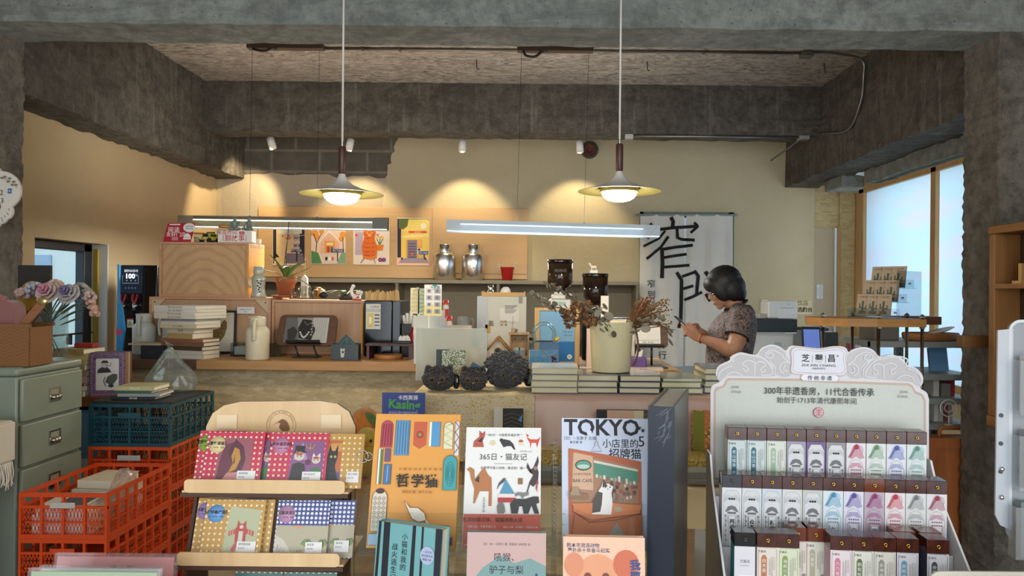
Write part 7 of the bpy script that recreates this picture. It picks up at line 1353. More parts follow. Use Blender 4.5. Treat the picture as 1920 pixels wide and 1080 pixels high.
# ---- acrylic book stand
Yb=1.385;ac=clear('fafcfc',.15)
st_=thing('acrylic_book_stand','clear acrylic tiered stand holding the front row books','stand',(X(950,1.4,900),1.2,zD));xs=lambda px,Y:X(px,Y,950)-st_.location.x
zb1=.938-zD;zb0=.809-zD
b=MB(ac);b.box(xs(672,1.4),xs(1219,1.4),.17,.30,zb1-.005,zb1-.0005);b.build('shelf',st_)
b=MB(ac);b.box(xs(672,1.36),xs(1216,1.36),.158,.162,zb1-.005,zb1+.075);b.build('front_rail',st_)
b=MB(ac);b.box(xs(675,1.2),xs(1208,1.2),-.02,.12,zb0-.005,zb0-.0005);b.box(xs(675,1.2),xs(1208,1.2),-.026,-.0202,zb0-.005,zb0+.05);b.build('shelf',st_)
for px in(672,862,1040):
 u=xs(px,1.38);b=MB(ac);i=b.mi(None);b.M=Matrix.Translation((u,0,0))@Matrix.Rotation(PI/2,4,'Z');b.prism([(-.03,0),(.31,0),(.31,.32),(.27,.32),(.15,.17),(-.03,.05)],-.0025,.0025);b.build('divider',st_)
u=xs(1040,1.36)
b=MB(clear('f6f6f6',.5))
for k in range(26):b.ball((u,.152,zb1+.02+k*.0075),.0036,None,8,6)
b.build('bead_strip',st_)
lean=math.radians(-19);Zb=zD+zb1
def bk_o(b,w,H):
 D=fr(b,w,H)
 def doorp(u0,v0,u1,v1,c,rnd_=True,l2='3a2a2a'):
  P_=([(u0,v0),(u1,v0)]+[(u,v)for u,v in arc((u0+u1)/2,v1-(u1-u0)*.35,(u1-u0)/2,0,180,8,(u1-u0)*.35)])if rnd_ else[(u0,v0),(u1,v0),(u1,v1),(u0,v1)]
  D(P_,c);b.line([(w*u,H*v)for u,v in P_],.0008,M(l2),True)
 doorp(.07,.74,.21,.95,'b23a4c');doorp(.24,.68,.41,.95,'5a8fb8',False);D([(.455,.76),(.53,.73),(.61,.76),(.61,.94),(.455,.94)],'c2552f');b.disc(w*.53,H*.84,w*.045,M('a33a2c'));b.disc(w*.53,H*.84,w*.02,M('7f9a4a'));doorp(.64,.75,.77,.94,'4f93c2',False);D([(.64,.75),(.665,.75),(.665,.94),(.64,.94)],'efe8d8');doorp(.81,.73,.92,.94,'dcd9b4');doorp(.94,.68,.995,.95,'d9d2d4')
 for k in range(5):b.line([(w*(.265+k*.033),H*.69),(w*(.268+k*.032),H*.94)],.0008,M('33607f'))
 for k in range(4):b.line([(w*(.09+k*.033),H*.75),(w*(.1+k*.03),H*.92)],.001,M('5f1f2c'))
 b.line([(w*(.82+.0*k),H*(.75+.03*k))if k%2 else(w*.91,H*(.75+.03*k))for k in range(7)],.0007,M('5a5a3a'));b.line([(w*(.945+.045*(k%2)),H*(.70+.04*k))for k in range(7)],.0012,M('3a2a2a'))
 doorp(.06,.46,.11,.73,'e8e0cc',False);D([(.085,.46),(.11,.46),(.11,.72),(.085,.73)],'4a7a52');doorp(.14,.63,.20,.73,'6a4f7a',False);doorp(.14,.46,.22,.61,'3f6fa0',False);b.line([(w*.18,H*.48),(w*.18,H*.6)],.0012,M('9fbfe0'))
 doorp(.03,.12,.20,.42,'d8cdb8');b.disc(w*.115,H*.41,w*.05,M('4a2a30'),H*.02)
 for r_ in range(7):
  for c_ in range(3):b.line([(w*(.065+c_*.05+.018*math.cos(a)),H*(.15+r_*.034+.013*math.sin(a)))for a in(0,PI/2,PI,PI*1.5)],.0007,M('4a3030'),True)
 doorp(.83,.42,.985,.68,'2f9a9c');
 for k in range(4):b.line([(w*(.907+(.05-.011*k)*math.cos(a)),H*(.54+(.09-.02*k)*math.sin(a)))for a in[2*PI*j/16 for j in range(16)]],.0008,M('125a60'),True)
 for k,ch in enumerate('哲学猫'):b.txt(ch,w*(.37+.165*k),H*(.45-.002*k),w*.155,INK,bold=.02,rot=(.06,-.03,.05)[k])
 for k,ch in enumerate('中国原创的哲学猫书'):b.txt(ch,w*(.33+.058*k),H*.565,w*.034,M('6a3c14'))
 b.txt('杨玄芳 著   曾千元 绘',w*.54,H*.395,w*.036,M('6a3c14'));b.pl([(w*.40,H*.34),(w*.47,H*.29),(w*.56,H*.29),(w*.64,H*.25),(w*.66,H*.20),(w*.58,H*.185),(w*.5,H*.21),(w*.46,H*.26)],M('f0e6d6'));b.line([(w*.40,H*.34),(w*.47,H*.29),(w*.56,H*.29),(w*.64,H*.25),(w*.66,H*.20),(w*.58,H*.185),(w*.5,H*.21),(w*.46,H*.26)],.0008,INK,True)
 b.line([(w*.66,H*.2),(w*.72,H*.14)],.0025,M('f0e6d6'));b.disc(w*.76,H*.12,w*.055,M('9a5a4a'),H*.03);b.disc(w*.76,H*.11,w*.045,M('e8d8c8'),H*.022);b.txt('贵州出版社',w*.86,H*.15,w*.03,M('6a3c14'));doorp(.02,.02,.2,.1,'9fc0d8',False);D([(.8,.02),(.97,.02),(.97,.08),(.8,.08)],'7a4a5a')
upright('orange picture book of doors and a philosophy cat, leftmost in the acrylic stand',(X(687,1.375,1000),1.375,Zb),.164,.247,.016,'e09a3a',0,lean,'front row books',bk_o)
def bk_365(b,w,H):
 D=fr(b,w,H);rd='c9553f';D([(.0,.0),(1,.0),(1,.275),(0,.275)],rd);
 D([(.09,.83),(.10,.88),(.17,.92),(.17,.975),(.21,.95),(.25,.97),(.25,.93),(.22,.88),(.24,.83)],'b0503a');D([(.15,.88),(.22,.92),(.21,.87)],'2a2220');D([(.30,.86),(.33,.89),(.38,.89),(.4,.86),(.36,.84)],'d8c8a4')
 D([(.46,.87),(.5,.90),(.58,.89),(.63,.86),(.66,.81),(.64,.81),(.6,.84),(.55,.84),(.5,.83)],'2c2a2a');b.disc(w*.47,H*.89,w*.025,M('2c2a2a'));b.disc(w*.73,H*.87,w*.04,M('e2d3c0'));b.disc(w*.73,H*.885,w*.03,M('b8603e'),H*.012)
 D([(.81,.92),(.86,.90),(.95,.90),(.99,.92),(.96,.86),(.95,.83),(.93,.87),(.87,.87),(.86,.82),(.85,.87),(.82,.90)],'d14a30');D([(.81,.92),(.80,.95),(.84,.93)],'d14a30')
 b.txt('365日・与猫更幸福系列',w*.5,H*.925,w*.040,M('5a5a58'));b.line([(w*.26,H*.94),(w*.33,H*.94)],.0004,INK);b.line([(w*.68,H*.94),(w*.75,H*.94)],.0004,INK);b.txt('365日・猫友记',w*.50,H*.725,w*.098,M('4a4a48'));b.line([(w*.38,H*.69),(w*.62,H*.69)],.0006,M('7a7a76'));b.txt('全世界可爱小动物，集合啦！猫～',w*.5,H*.645,w*.040,M('4a4a48'));b.txt('百万书迷＋365只',w*.80,H*.79,w*.022,M('7a7a76'))
 D([(.02,.64),(.06,.66),(.12,.64),(.13,.56),(.2,.62),(.25,.66),(.30,.60),(.35,.57),(.36,.44),(.36,.34),(.32,.34),(.32,.46),(.2,.46),(.14,.36),(.12,.36),(.13,.48),(.08,.56),(.06,.62)],'b3713c');D([(.13,.55),(.19,.59),(.19,.53)],'2a2624')
 D([(.84,.63),(.9,.66),(.94,.72),(.96,.76),(.97,.71),(.95,.66),(.97,.62),(.96,.54),(.9,.5),(.86,.52),(.82,.44),(.81,.45),(.85,.54),(.9,.6),(.85,.62),(.83,.68),(.82,.70),(.81,.66)],'3a2a28');b.disc(w*.93,H*.655,w*.025,M('9a7a6a'))
 D([(.46,.44),(.54,.56),(.66,.44)],'4f93b4');D([(.44,.40),(.66,.40),(.66,.44),(.44,.44)],'ecd9d2');D([(.44,.37),(.67,.37),(.67,.41),(.44,.41)],'b02a2c');D([(.42,.47),(.46,.51),(.52,.54),(.54,.57),(.51,.57),(.45,.53)],'4a5054');D([(.70,.52),(.76,.52),(.76,.57),(.70,.57)],'8a6238');D([(.93,.49),(.97,.53),(.96,.56),(.94,.53),(.95,.46),(.96,.46)],'d0525a')
 D([(.62,.28),(.60,.36),(.66,.40),(.8,.40),(.9,.42),(.97,.42),(.98,.37),(.94,.36),(.98,.28),(.92,.28),(.88,.35),(.84,.28),(.78,.28),(.76,.34),(.72,.34),(.70,.28)],'232323');D([(.66,.44),(.7,.455),(.78,.45),(.84,.46),(.84,.43),(.78,.42),(.77,.40),(.72,.43),(.67,.42)],'7d7d7a');D([(.44,.28),(.43,.34),(.46,.38),(.52,.36),(.54,.30),(.52,.28)],'74706a')
 b.vtxt('日中西直子著',w*.26,H*.41,w*.030,M('4a4a48'));b.txt('生活枯燥无味，猫猫拯救人类',w*.38,H*.215,w*.060,M('3a1c14'));b.txt('可爱之极，也有可爱之力',w*.24,H*.165,w*.034,M('f2dcd2'));b.txt('爱猫人必读，每天翻开一页都是好心情',w*.74,H*.165,w*.026,M('f2dcd2'));D([(.28,.10),(.36,.13),(.40,.10),(.36,.06)],'d9a44a');b.line([(w*.02,H*.02),(w*.2,H*.08)],.001,M('efd3c6'))
upright('white 365 cat diary book with animals and a red band',(X(867,1.375,1000),1.375,Zb),.144,.222,.018,'e6e4df',0,lean,'front row books',bk_365)
def bk_tok(b,w,H):
 D=fr(b,w,H);b.txt('TOKYO',w*.46,H*.868,w*.255,M('161618'),bold=.028,sx=.98);b.disc(w*.315,H*.885,w*.03,M('d9dee8'));b.txt('5',w*.915,H*.78,w*.17,M('161618'));b.txt('小店里的',w*.67,H*.775,w*.105,M('161618'),bold=.008);b.txt('招牌猫',w*.72,H*.69,w*.125,M('161618'),bold=.012);b.txt('［日］一志敦子 文/图',w*.21,H*.83,w*.042,M('3a3a3e'));b.txt('黄文娟 译',w*.16,H*.80,w*.034,M('3a3a3e'))
 for u,v in((.895,.92),(.935,.90)):
  b.disc(w*u,H*v,w*.014,INK)
  for a in(.6,1.2,1.9,2.5):b.disc(w*(u+.02*math.cos(a)),H*(v+.015*math.sin(a)),w*.006,INK)
 D([(.07,.10),(.88,.08),(.90,.66),(.62,.70),(.07,.76)],'b8623a');D([(.11,.34),(.86,.32),(.86,.62),(.11,.72)],'a57a5c');D([(.36,.56),(.86,.50),(.86,.60),(.36,.67)],'4f8a72');D([(.36,.65),(.86,.585),(.86,.60),(.36,.67)],'dcd2c0');D([(.11,.45),(.35,.44),(.35,.70),(.13,.73)],'d0a888');b.disc(w*.24,H*.63,w*.095,M('5a3c28'),H*.042);b.disc(w*.24,H*.63,w*.082,M('5f9a86'),H*.034);b.disc(w*.24,H*.62,w*.07,M('b9cfc0'),H*.016);b.txt('LA BOUTIQUE',w*.23,H*.555,w*.030,M('4a3a30'));b.txt('BAR CAFE',w*.23,H*.50,w*.05,M('4a3a30'))
 rnd=random.Random(4)
 for k in range(11):u=.38+k*.042;v=.535-k*.006;b.rect(w*u,H*v,w*(u+.025),H*(v+rnd.uniform(.02,.05)),M(['d8cfc0','8fae9c','e6dccb','5f7f6f'][k%4]))
 for k in range(26):u,v=rnd.uniform(.5,.84),rnd.uniform(.33,.48);b.rect(w*u,H*v,w*(u+.028),H*(v+.024),M(['8a5f52','c9bba4','6d5a4c','a04a4a','7f8a7a','3f3a36'][k%6]))
 D([(.07,.38),(.28,.37),(.28,.41),(.07,.43)],'8d6a48');D([(.09,.40),(.2,.40),(.18,.46),(.11,.46)],'a38a6c');D([(.12,.28),(.32,.22),(.86,.27),(.88,.33),(.5,.35),(.12,.34)],'c9733f');D([(.10,.34),(.88,.335),(.88,.30),(.5,.27),(.3,.26),(.14,.30)],'d07c46');D([(.10,.08),(.88,.08),(.88,.26),(.6,.24),(.3,.20),(.14,.26)],'b5622f');D([(.5,.10),(.6,.2),(.7,.10)],'8a8a78');b.line([(w*.12,H*.28),(w*.3,H*.2),(w*.6,H*.22),(w*.88,H*.27)],.0012,M('6a3418'))
 D([(.33,.26),(.34,.36),(.40,.43),(.44,.47),(.46,.52),(.49,.49),(.54,.49),(.56,.52),(.57,.46),(.55,.42),(.56,.34),(.54,.26)],'ece6de');D([(.33,.27),(.34,.36),(.40,.43),(.45,.42),(.44,.34),(.42,.28)],'4a4038');D([(.455,.50),(.46,.52),(.49,.49),(.51,.47),(.45,.46)],'4a4038');D([(.53,.48),(.56,.52),(.57,.47)],'4a4038');b.disc(w*.485,H*.463,w*.008,INK);b.disc(w*.535,H*.463,w*.008,INK);b.disc(w*.51,H*.448,w*.007,M('c98a80'));b.disc(w*.62,H*.30,w*.05,M('b49a7a'),H*.022)
 b.line([(w*.39,H*.86),(w*.39,H*.81)],.0007,INK);b.line([(w*.375,H*.81),(w*.405,H*.81),(w*.41,H*.78),(w*.45,H*.735),(w*.33,H*.735),(w*.37,H*.78)],.0009,INK,True)
 for k,ch in enumerate('Illustrated by Atsuko Isshi'):b.txt(ch,w*.955,H*(.62-k*.0115),w*.024,M('8a8f9a'),rot=-PI/2)
 for v in(.26,.18):b.rect(0,H*v,w*.02,H*(v+.004),INK)
upright('pale blue tokyo shop cat book, rightmost of the rear row',(X(1055,1.375,1000),1.375,Zb),.167,.243,.014,'c9d1e2',0,lean,'front row books',bk_tok)
Z0=zD+zb0
def bk_teal(b,w,H):
 D=fr(b,w,H);nv='161b26'
 for u0,u1,t0,t1 in((.0,.05,.02,.06),(.12,.22,.10,.2),(.54,.62,.55,.6),(.70,.74,.69,.72),(.92,1.0,.90,1.0)):D([(u0,0),(u1,0),(t1,1),(t0,1)],nv)
 b.vtxt('小猫和我的',w*.44,H*.93,w*.095,INK);b.vtxt('战火逃生记',w*.30,H*.84,w*.095,INK);b.disc(w*.80,H*.78,w*.105,M('aeb9d6'),w*.118);b.txt('一段珍贵',w*.80,H*.80,w*.034,M('3a4a6a'));b.txt('源自真实的',w*.80,H*.77,w*.034,M('3a4a6a'));b.txt('跨国小说',w*.80,H*.74,w*.034,M('3a4a6a'))
upright('teal and navy striped book turned to the right, front row left',(X(684,1.235,985),1.275,Z0),.126,.206,.028,'6fa9ac',-.36,math.radians(-7),'front row books',bk_teal)
def bk_hh(b,w,H):
 D=fr(b,w,H);D([(0,.55),(.2,.72),(.42,.82),(.6,.76),(.8,.80),(1,.74),(1,1),(0,1)],'c2a09a');D([(0,.3),(.3,.6),(.5,.5),(1,.66),(1,0),(0,0)],'5f8584');b.txt('［加］扬・马特尔 著  郭国良 邱欢悦 译',w*.50,H*.90,w*.036,M('4a4644'));b.txt('吼猴、',w*.47,H*.78,w*.11,INK);b.txt('驴子与梨',w*.50,H*.68,w*.11,INK);b.txt('Yann Martel',w*.50,H*.60,w*.068,M('d2d6d2'));nv=M('1f3a66')
 for p,w2 in(([(.80,.35),(.84,.48),(.80,.58),(.76,.62)],.004),([(.84,.48),(.9,.58),(.88,.68)],.0035),([(.9,.58),(.97,.66)],.003),([(.84,.45),(.94,.5),(.98,.58)],.003),([(.80,.58),(.83,.66)],.003),([(.82,.42),(.76,.46),(.72,.54)],.003)):b.line([(w*x,H*y)for x,y in p],w2,nv)
upright('grey teal novel with pink top and blue coral, front row middle',(X(873,1.225,1020),1.225,Z0),.132,.203,.018,'6f9391',-.02,math.radians(-9),'front row books',bk_hh)
def bk_wy(b,w,H):
 D=fr(b,w,H);b.txt('熊本市流浪动物',w*.24,H*.915,w*.058,M('2c3c6a'),bold=.015);b.txt('零扑杀十年奋斗纪实',w*.31,H*.875,w*.058,M('2c3c6a'),bold=.015);b.disc(w*.42,H*.62,w*.30,M('dd9a72'),H*.24);b.disc(w*.77,H*.78,w*.16,M('c9694a'),H*.12);b.disc(w*.13,H*.77,w*.12,M('d58a66'),H*.10);b.disc(w*.42,H*.52,w*.2,M('ecd3c0'),H*.16);b.disc(w*.3,H*.68,w*.045,M('7a3a28'),H*.03);b.disc(w*.52,H*.68,w*.045,M('7a3a28'),H*.03);b.vtxt('我要它们',w*.88,H*.82,w*.13,M('2f437c'),bold=.035)
upright('book with an orange puppy photo and blue lettering, front row right',(X(1057,1.225,1020),1.225,Z0),.136,.197,.022,'e6b89a',-.03,math.radians(-9),'front row books',bk_wy)
# ---- navy slipcase
t=thing('slipcase_book','tall navy slipcase book wrapped in film beside the tokyo book','book',(X(1217,1.27,900),1.285,zD),math.radians(-17));Hs=at(1240,762,1.28).z-zD;nvm=M('121c2e',.7)
b=MB(nvm);b.box(0,.0445,0,.004,0,Hs);b.box(0,.004,.0041,.25,0,Hs);b.build('case',t);b=MB(M('47464a',.35));b.box(.0405,.0445,.0041,.25,0,Hs);b.build('side_board',t);b=MB(M('c9c4b4',.7));b.box(.0042,.0403,.0042,.248,.002,Hs-.003);b.build('pages',t)
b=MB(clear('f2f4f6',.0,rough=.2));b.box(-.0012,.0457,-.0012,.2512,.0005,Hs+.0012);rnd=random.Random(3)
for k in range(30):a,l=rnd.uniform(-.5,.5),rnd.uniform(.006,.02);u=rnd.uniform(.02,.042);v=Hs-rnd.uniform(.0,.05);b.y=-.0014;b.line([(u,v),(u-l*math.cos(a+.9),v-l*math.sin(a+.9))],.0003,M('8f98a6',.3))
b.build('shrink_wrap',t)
# ---- plush fruit and magazine seen between the stands
t=thing('toy_stool','small wooden stool carrying the plush fruit behind the card stand','stool',(-.60,1.90,0));b=MB(fw_);b.box(0,.30,0,.26,.90,.93);b.build('seat',t)
for x in(.01,.26):
 for y in(.01,.22):b=MB(fw_);b.box(x,x+.03,y,y+.03,0,.8995);b.build('leg',t)
t=thing('plush_toy','orange fruit plush with green leaf behind the card stand','plush toy',(X(681,2.03,800),2.05,.9305));og2=fur('c8701c','e8962e',40);b=MB(og2);b.ball((0,0,.115),(.042,.038,.05),og2,24,16);b.ball((0,.0,.045),(.046,.04,.044),og2,20,12);b.build('body',t);b=MB(fur('4a6a2c','6f8f3c'));b.M=Matrix.Translation((.030,-.03,.135))@Matrix.Rotation(.8,4,'Y');b.ball((0,0,0),(.03,.006,.012));b.build('leaf',t);b=MB(M('b3302a',.8));b.ball((-.04,-.01,.10),(.012,.012,.018));b.build('wing',t)
t=thing('plush_toy','yellow chick plush with black eye beside the orange book','plush toy',(X(690,1.95,850),1.945,.9305));yl=fur('c9a52c','e6cc55',40);b=MB(yl);b.ball((0,0,.055),(.032,.03,.055),yl,24,16);b.ball((.0,-.004,.10),(.03,.028,.03),yl,20,12);b.build('body',t);b=MB(BLK);b.ball((.014,-.029,.10),.004,None,8,6);b.ball((-.010,-.030,.10),.004,None,8,6);b.build('eye',t);b=MB(M('d9862c',.7));b.lathe([(.007,0),(.004,.008),(0,.012)],c=(.002,-.03,.088),n=10);b.build('beak',t)
t=thing('magazine_stand','narrow wooden stand under the blue magazine','stand',(-.60,2.46,0));b=MB(dt);b.box(0,.16,0,.16,0,.80);b.build('body',t)
def mg(b,w,H):
 b.rect(0,0,w,H,M('25408f',.4));b.txt('Kasing',w*.52,H*.80,w*.285,M('4fae3c'),bold=.03,rot=-.06);b.txt('卡西英语',w*.6,H*.915,w*.12,M('e6e8f0'),bold=.02);b.txt('ENGLISH READING',w*.5,H*.735,w*.08,M('c9d0ea'));b.pl(rrect(w*.06,H*.1,w*.94,H*.68,.008),M('d8dcec',.5));b.pl(rrect(w*.10,H*.12,w*.90,H*.66,.006),M('25408f',.4));b.txt('ACRE',w*.4,H*.58,w*.2,M('e6e8f0'),bold=.03)
upright('blue magazine with green lettering standing left of the lace cloth',(X(718,2.55,760),2.53,.8005),.145,at(745,736,2.55).z-.80,.006,'25408f',0,math.radians(-2),None,mg,name='magazine')
# ---- sleeves at the bottom left
for px0,px1,py,Y_,c,l,ti in((104,333,1038,1.30,'dd9294','pink sleeved card with small lettering at the bottom left','一路小花'),(74,304,1062,1.22,'b8c6a0','pale green sleeved card in front of the pink one',None),(52,300,1068,1.17,'9fb88a','mint sleeved card frontmost at the bottom left',None)):
 z=at(200,py,Y_+.03).z;o=thing('sleeved_card',l,'card',(X(px0,Y_+.03,py),Y_,zD+.0005),(math.radians(-10),0,0),'sleeved cards at the bottom left');w_=S(px1-px0,Y_+.03);H=(z-zD)/math.cos(math.radians(10));b=MB(M(c,.5));b.box(.004,w_-.006,0,.003,0,H-.006);b.y=-.0002
 if ti:b.txt(ti,w_*.52,H-.032,.014,M('4a3a3a'))
 b.build('card',o);b=MB(clear('fafafa',.1,haze=.04));b.box(0,w_,-.003,-.0015,0,H);b.box(0,w_,.0045,.006,0,H);b.build('plastic_sleeve',o)
 # ================================================================ incense display
Yi=1.50;ir=thing('incense_display','white cloud topped cardboard incense display with printed header','display',(X(1535,Yi,800),Yi,zD),-.09)
HY=1.60;q=Px(1535,545,HY);dxh=q.o.x-ir.location.x*HY/Yi;oz=q.o.z-zD
def H_(cx,cy):a,c=q(1320+cx/4.085,640+cy/4.085);return(a+.034,c+oz)
HL=lambda l:[H_(*p)for p in l]
def smooth(l,n=5):P=bez([(x,y,0)for x,y in l],n);return[(p.x,p.y)for p in P]
whi,tan_,pale=M('d0ced1',.5),M('bfa797',.6),NT('pale_cloud_print');co=pale.coord();v=pale.new('ShaderNodeTexVoronoi',feature='DISTANCE_TO_EDGE');v.inputs['Scale'].default_value=34;pale.l(co,v.inputs['Vector']);pale.col(pale.mix(pale.ramp(v.outputs['Distance'],[(.02,.14),(.10,0.0)]),'bfc1b9','cfd1ca'));pale.rough(.6);pale=pale.m
greyc=M('bdb9b9',.6)
yb=HY-Yi
outer=[(35,1060),(35,390),(50,345),(98,322),(108,302),(76,262),(86,210),(120,180),(180,150),(190,122),(260,88),(340,102),(388,102),(420,55),(490,26),(560,42),(602,72),(640,36),(700,36),(845,52),(960,36),(1042,42),(1070,80),(1100,60),(1180,40),(1250,62),(1300,112),(1380,96),(1460,122),(1500,172),(1562,196),(1610,250),(1612,310),(1590,345),(1640,382),(1656,430),(1656,1060)]
b=MB(whi);M0=Matrix.Translation((0,yb,0));b.M=M0
b.prism(HL([(35,1060)]+smooth(outer[1:-1],4)+[(1656,1060)]),0,.006,None,M('c9b3a8',.6));b.y=0
b.pl(HL([(58,1060),(58,400),(72,362),(130,345),(150,300),(172,286),(720,286),(990,300),(1510,312),(1540,330),(1560,372),(1610,392),(1634,440),(1636,1060)]),tan_);b.pl(HL([(76,1060),(76,402),(88,378),(140,362),(162,318),(180,304),(720,304),(990,318),(1500,330),(1530,346),(1552,390),(1600,408),(1616,446),(1618,1060)]),pale)
for cl in([(92,300),(84,262),(96,215),(130,190),(190,160),(205,140),(262,102),(340,115),(430,130),(500,200),(520,268),(180,268),(140,285),(110,312)],[(400,108),(425,66),(490,38),(556,54),(600,88),(605,118),(640,160),(640,262),(540,262),(510,190),(440,128)],[(1062,100),(1100,74),(1180,52),(1244,74),(1290,118),(1220,140),(1165,200),(1160,276),(1062,262)],[(1170,276),(1180,210),(1230,152),(1300,124),(1380,110),(1450,134),(1490,180),(1552,206),(1598,254),(1600,306),(1580,336),(1540,312),(1500,300)]):b.pl(HL(smooth(cl+[cl[0]],3)[:-1]),greyc)
wl=.0026
def wln(l,c=None,w_=wl):b.line(HL(smooth(l,5)),w_,c or whi)
for s2 in(1,-1):
 mx2=lambda l:[(x,y)if s2==1 else(1696-x,y+10)for x,y in l]
 for l in([(210,165),(200,120),(262,100),(340,112),(430,132),(490,195),(505,250),(440,262),(420,255)],[(282,208),(300,235),(320,225),(312,200),(285,185),(282,168),(320,150),(368,165),(372,185),(368,262)],[(450,215),(435,240),(415,228),(425,205),(448,190),(440,165),(400,158),(368,180)],[(465,105),(480,88),(505,92),(510,120),(480,130),(450,110),(470,78),(510,70),(570,100),(590,130),(630,160)],[(640,165),(590,160),(560,190),(565,230),(590,245)],[(92,290),(110,240),(150,210),(200,190)],[(150,285),(170,255),(220,240),(280,268)],[(520,262),(520,200),(480,150)],[(600,180),(585,205),(595,225),(625,225)]):wln(mx2(l))
pq=smooth([(640,110),(636,80),(655,50),(700,42),(845,58),(960,44),(1030,52),(1052,80),(1046,120),(1056,200),(1052,240),(1020,262),(960,258),(845,262),(700,254),(660,250),(636,230),(642,170),(640,110)],4)[:-1]
b.pl(HL(pq),M('c9b3a8',.6));b.pl(HL([(846+(x-846)*.972,152+(y-152)*.94)for x,y in pq]),M('d6d5dd',.5));b.line(HL([(846+(x-846)*.91,152+(y-152)*.82)for x,y in pq]),.0007,M('8d8a94'),True)
b.pl(HL(smooth([(710,275),(725,252),(760,246),(940,250),(985,258),(996,280),(985,302),(940,306),(760,302),(722,298),(710,275)],4)[:-1]),M('c9b3a8',.6));b.pl(HL(smooth([(714,275),(728,256),(762,250),(940,254),(980,262),(991,280),(980,298),(940,302),(762,298),(726,294),(714,275)],4)[:-1]),M('e0dfe6',.5))
ik=M('2c2a2a',.6);px_m=HY/F/4.085
for ch,x in(('芝',748),('馨',848),('昌',940)):b.txt(ch,*H_(x,150),62*px_m,ik,bold=.02)
for x in(798,896):b.line(HL([(x,105),(x,158)]),.0006,ik)
b.txt('®',*H_(985,118),24*px_m,ik);b.txt('ZHI XIN CHANG',*H_(843,190),25*px_m,ik,sx=1.35);b.txt('- 非遗百年老号 -',*H_(845,212),16*px_m,ik);b.txt('传·统·非·遗',*H_(852,292),38*px_m,ik,bold=.006)
b.txt('300年非遗香房，11代合香传承',*H_(845,405),66*px_m,ik,bold=.004,sx=.92);b.txt('始创于1713年清代康熙年间',*H_(828,470),52*px_m,ik,sx=.95)
for x,al,dy in((190,'l',0),(1498,'r',22)):b.txt('JOSS',*H_(x,362+dy),24*px_m,M('6a645c'),al,sx=1.2);b.txt('STICK',*H_(x,398+dy),24*px_m,M('6a645c'),al,sx=1.2)
sd=M('b03a48',.5);b.disc(*H_(843,540),38*px_m,sd);b.disc(*H_(843,540),34*px_m,M('d8c4c4'))
for dy in(-24,-14,12,22):b.line(HL([(818,540+dy),(868,540+dy)]),.0011,sd)
b.line(HL([(843,512),(843,562)]),.0011,sd);b.line(HL([(812,540),(874,540)]),.0011,sd);b.line(HL([(825,528),(861,528)]),.001,sd)
b.build('header',ir)
Rw=[(1.515,1.144),(1.46,1.060),(1.405,.977)];bh=.150
b=MB(M('d9d8da',.6))
xL,xR2=-.2015,.235
for k,(y,zt)in enumerate(Rw):zb=zt-bh-zD;b.box(xL,xR2,y-Yi-(.046 if k==2 else .014),(.098 if k==0 else Rw[k-1][0]-Yi-.0145),zb-.006,zb-.0008);b.box(xL,xR2,y-Yi-(.050 if k==2 else .0160),y-Yi-(.0462 if k==2 else .0142),0.0 if k==2 else Rw[k+1][1]-bh-zD,zb+.012)
b.build('step_tray',ir)
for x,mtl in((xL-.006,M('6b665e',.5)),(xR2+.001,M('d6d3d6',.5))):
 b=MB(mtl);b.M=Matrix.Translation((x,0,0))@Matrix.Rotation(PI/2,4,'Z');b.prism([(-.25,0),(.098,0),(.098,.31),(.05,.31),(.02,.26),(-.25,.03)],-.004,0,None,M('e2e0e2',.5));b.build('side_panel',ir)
lidm=NT('brown_acrylic_lid');lidm.col(lidm.ramp(lidm.noise(lidm.coord(),30,3),[(.35,'32130e'),(.75,'5a2a1c')]));lidm.rough(.2);lidm.b.inputs['Coat Weight'].default_value=.12;lidm=lidm.m
lid2=M('6b3420',.1,coat=.5);lidb=M('161416',.12,coat=.5);ringm=M('d0a548',.15,1.0)
bw_=.0376
TX=M('8a8680',.6);INK2=M('2a2826',.6)
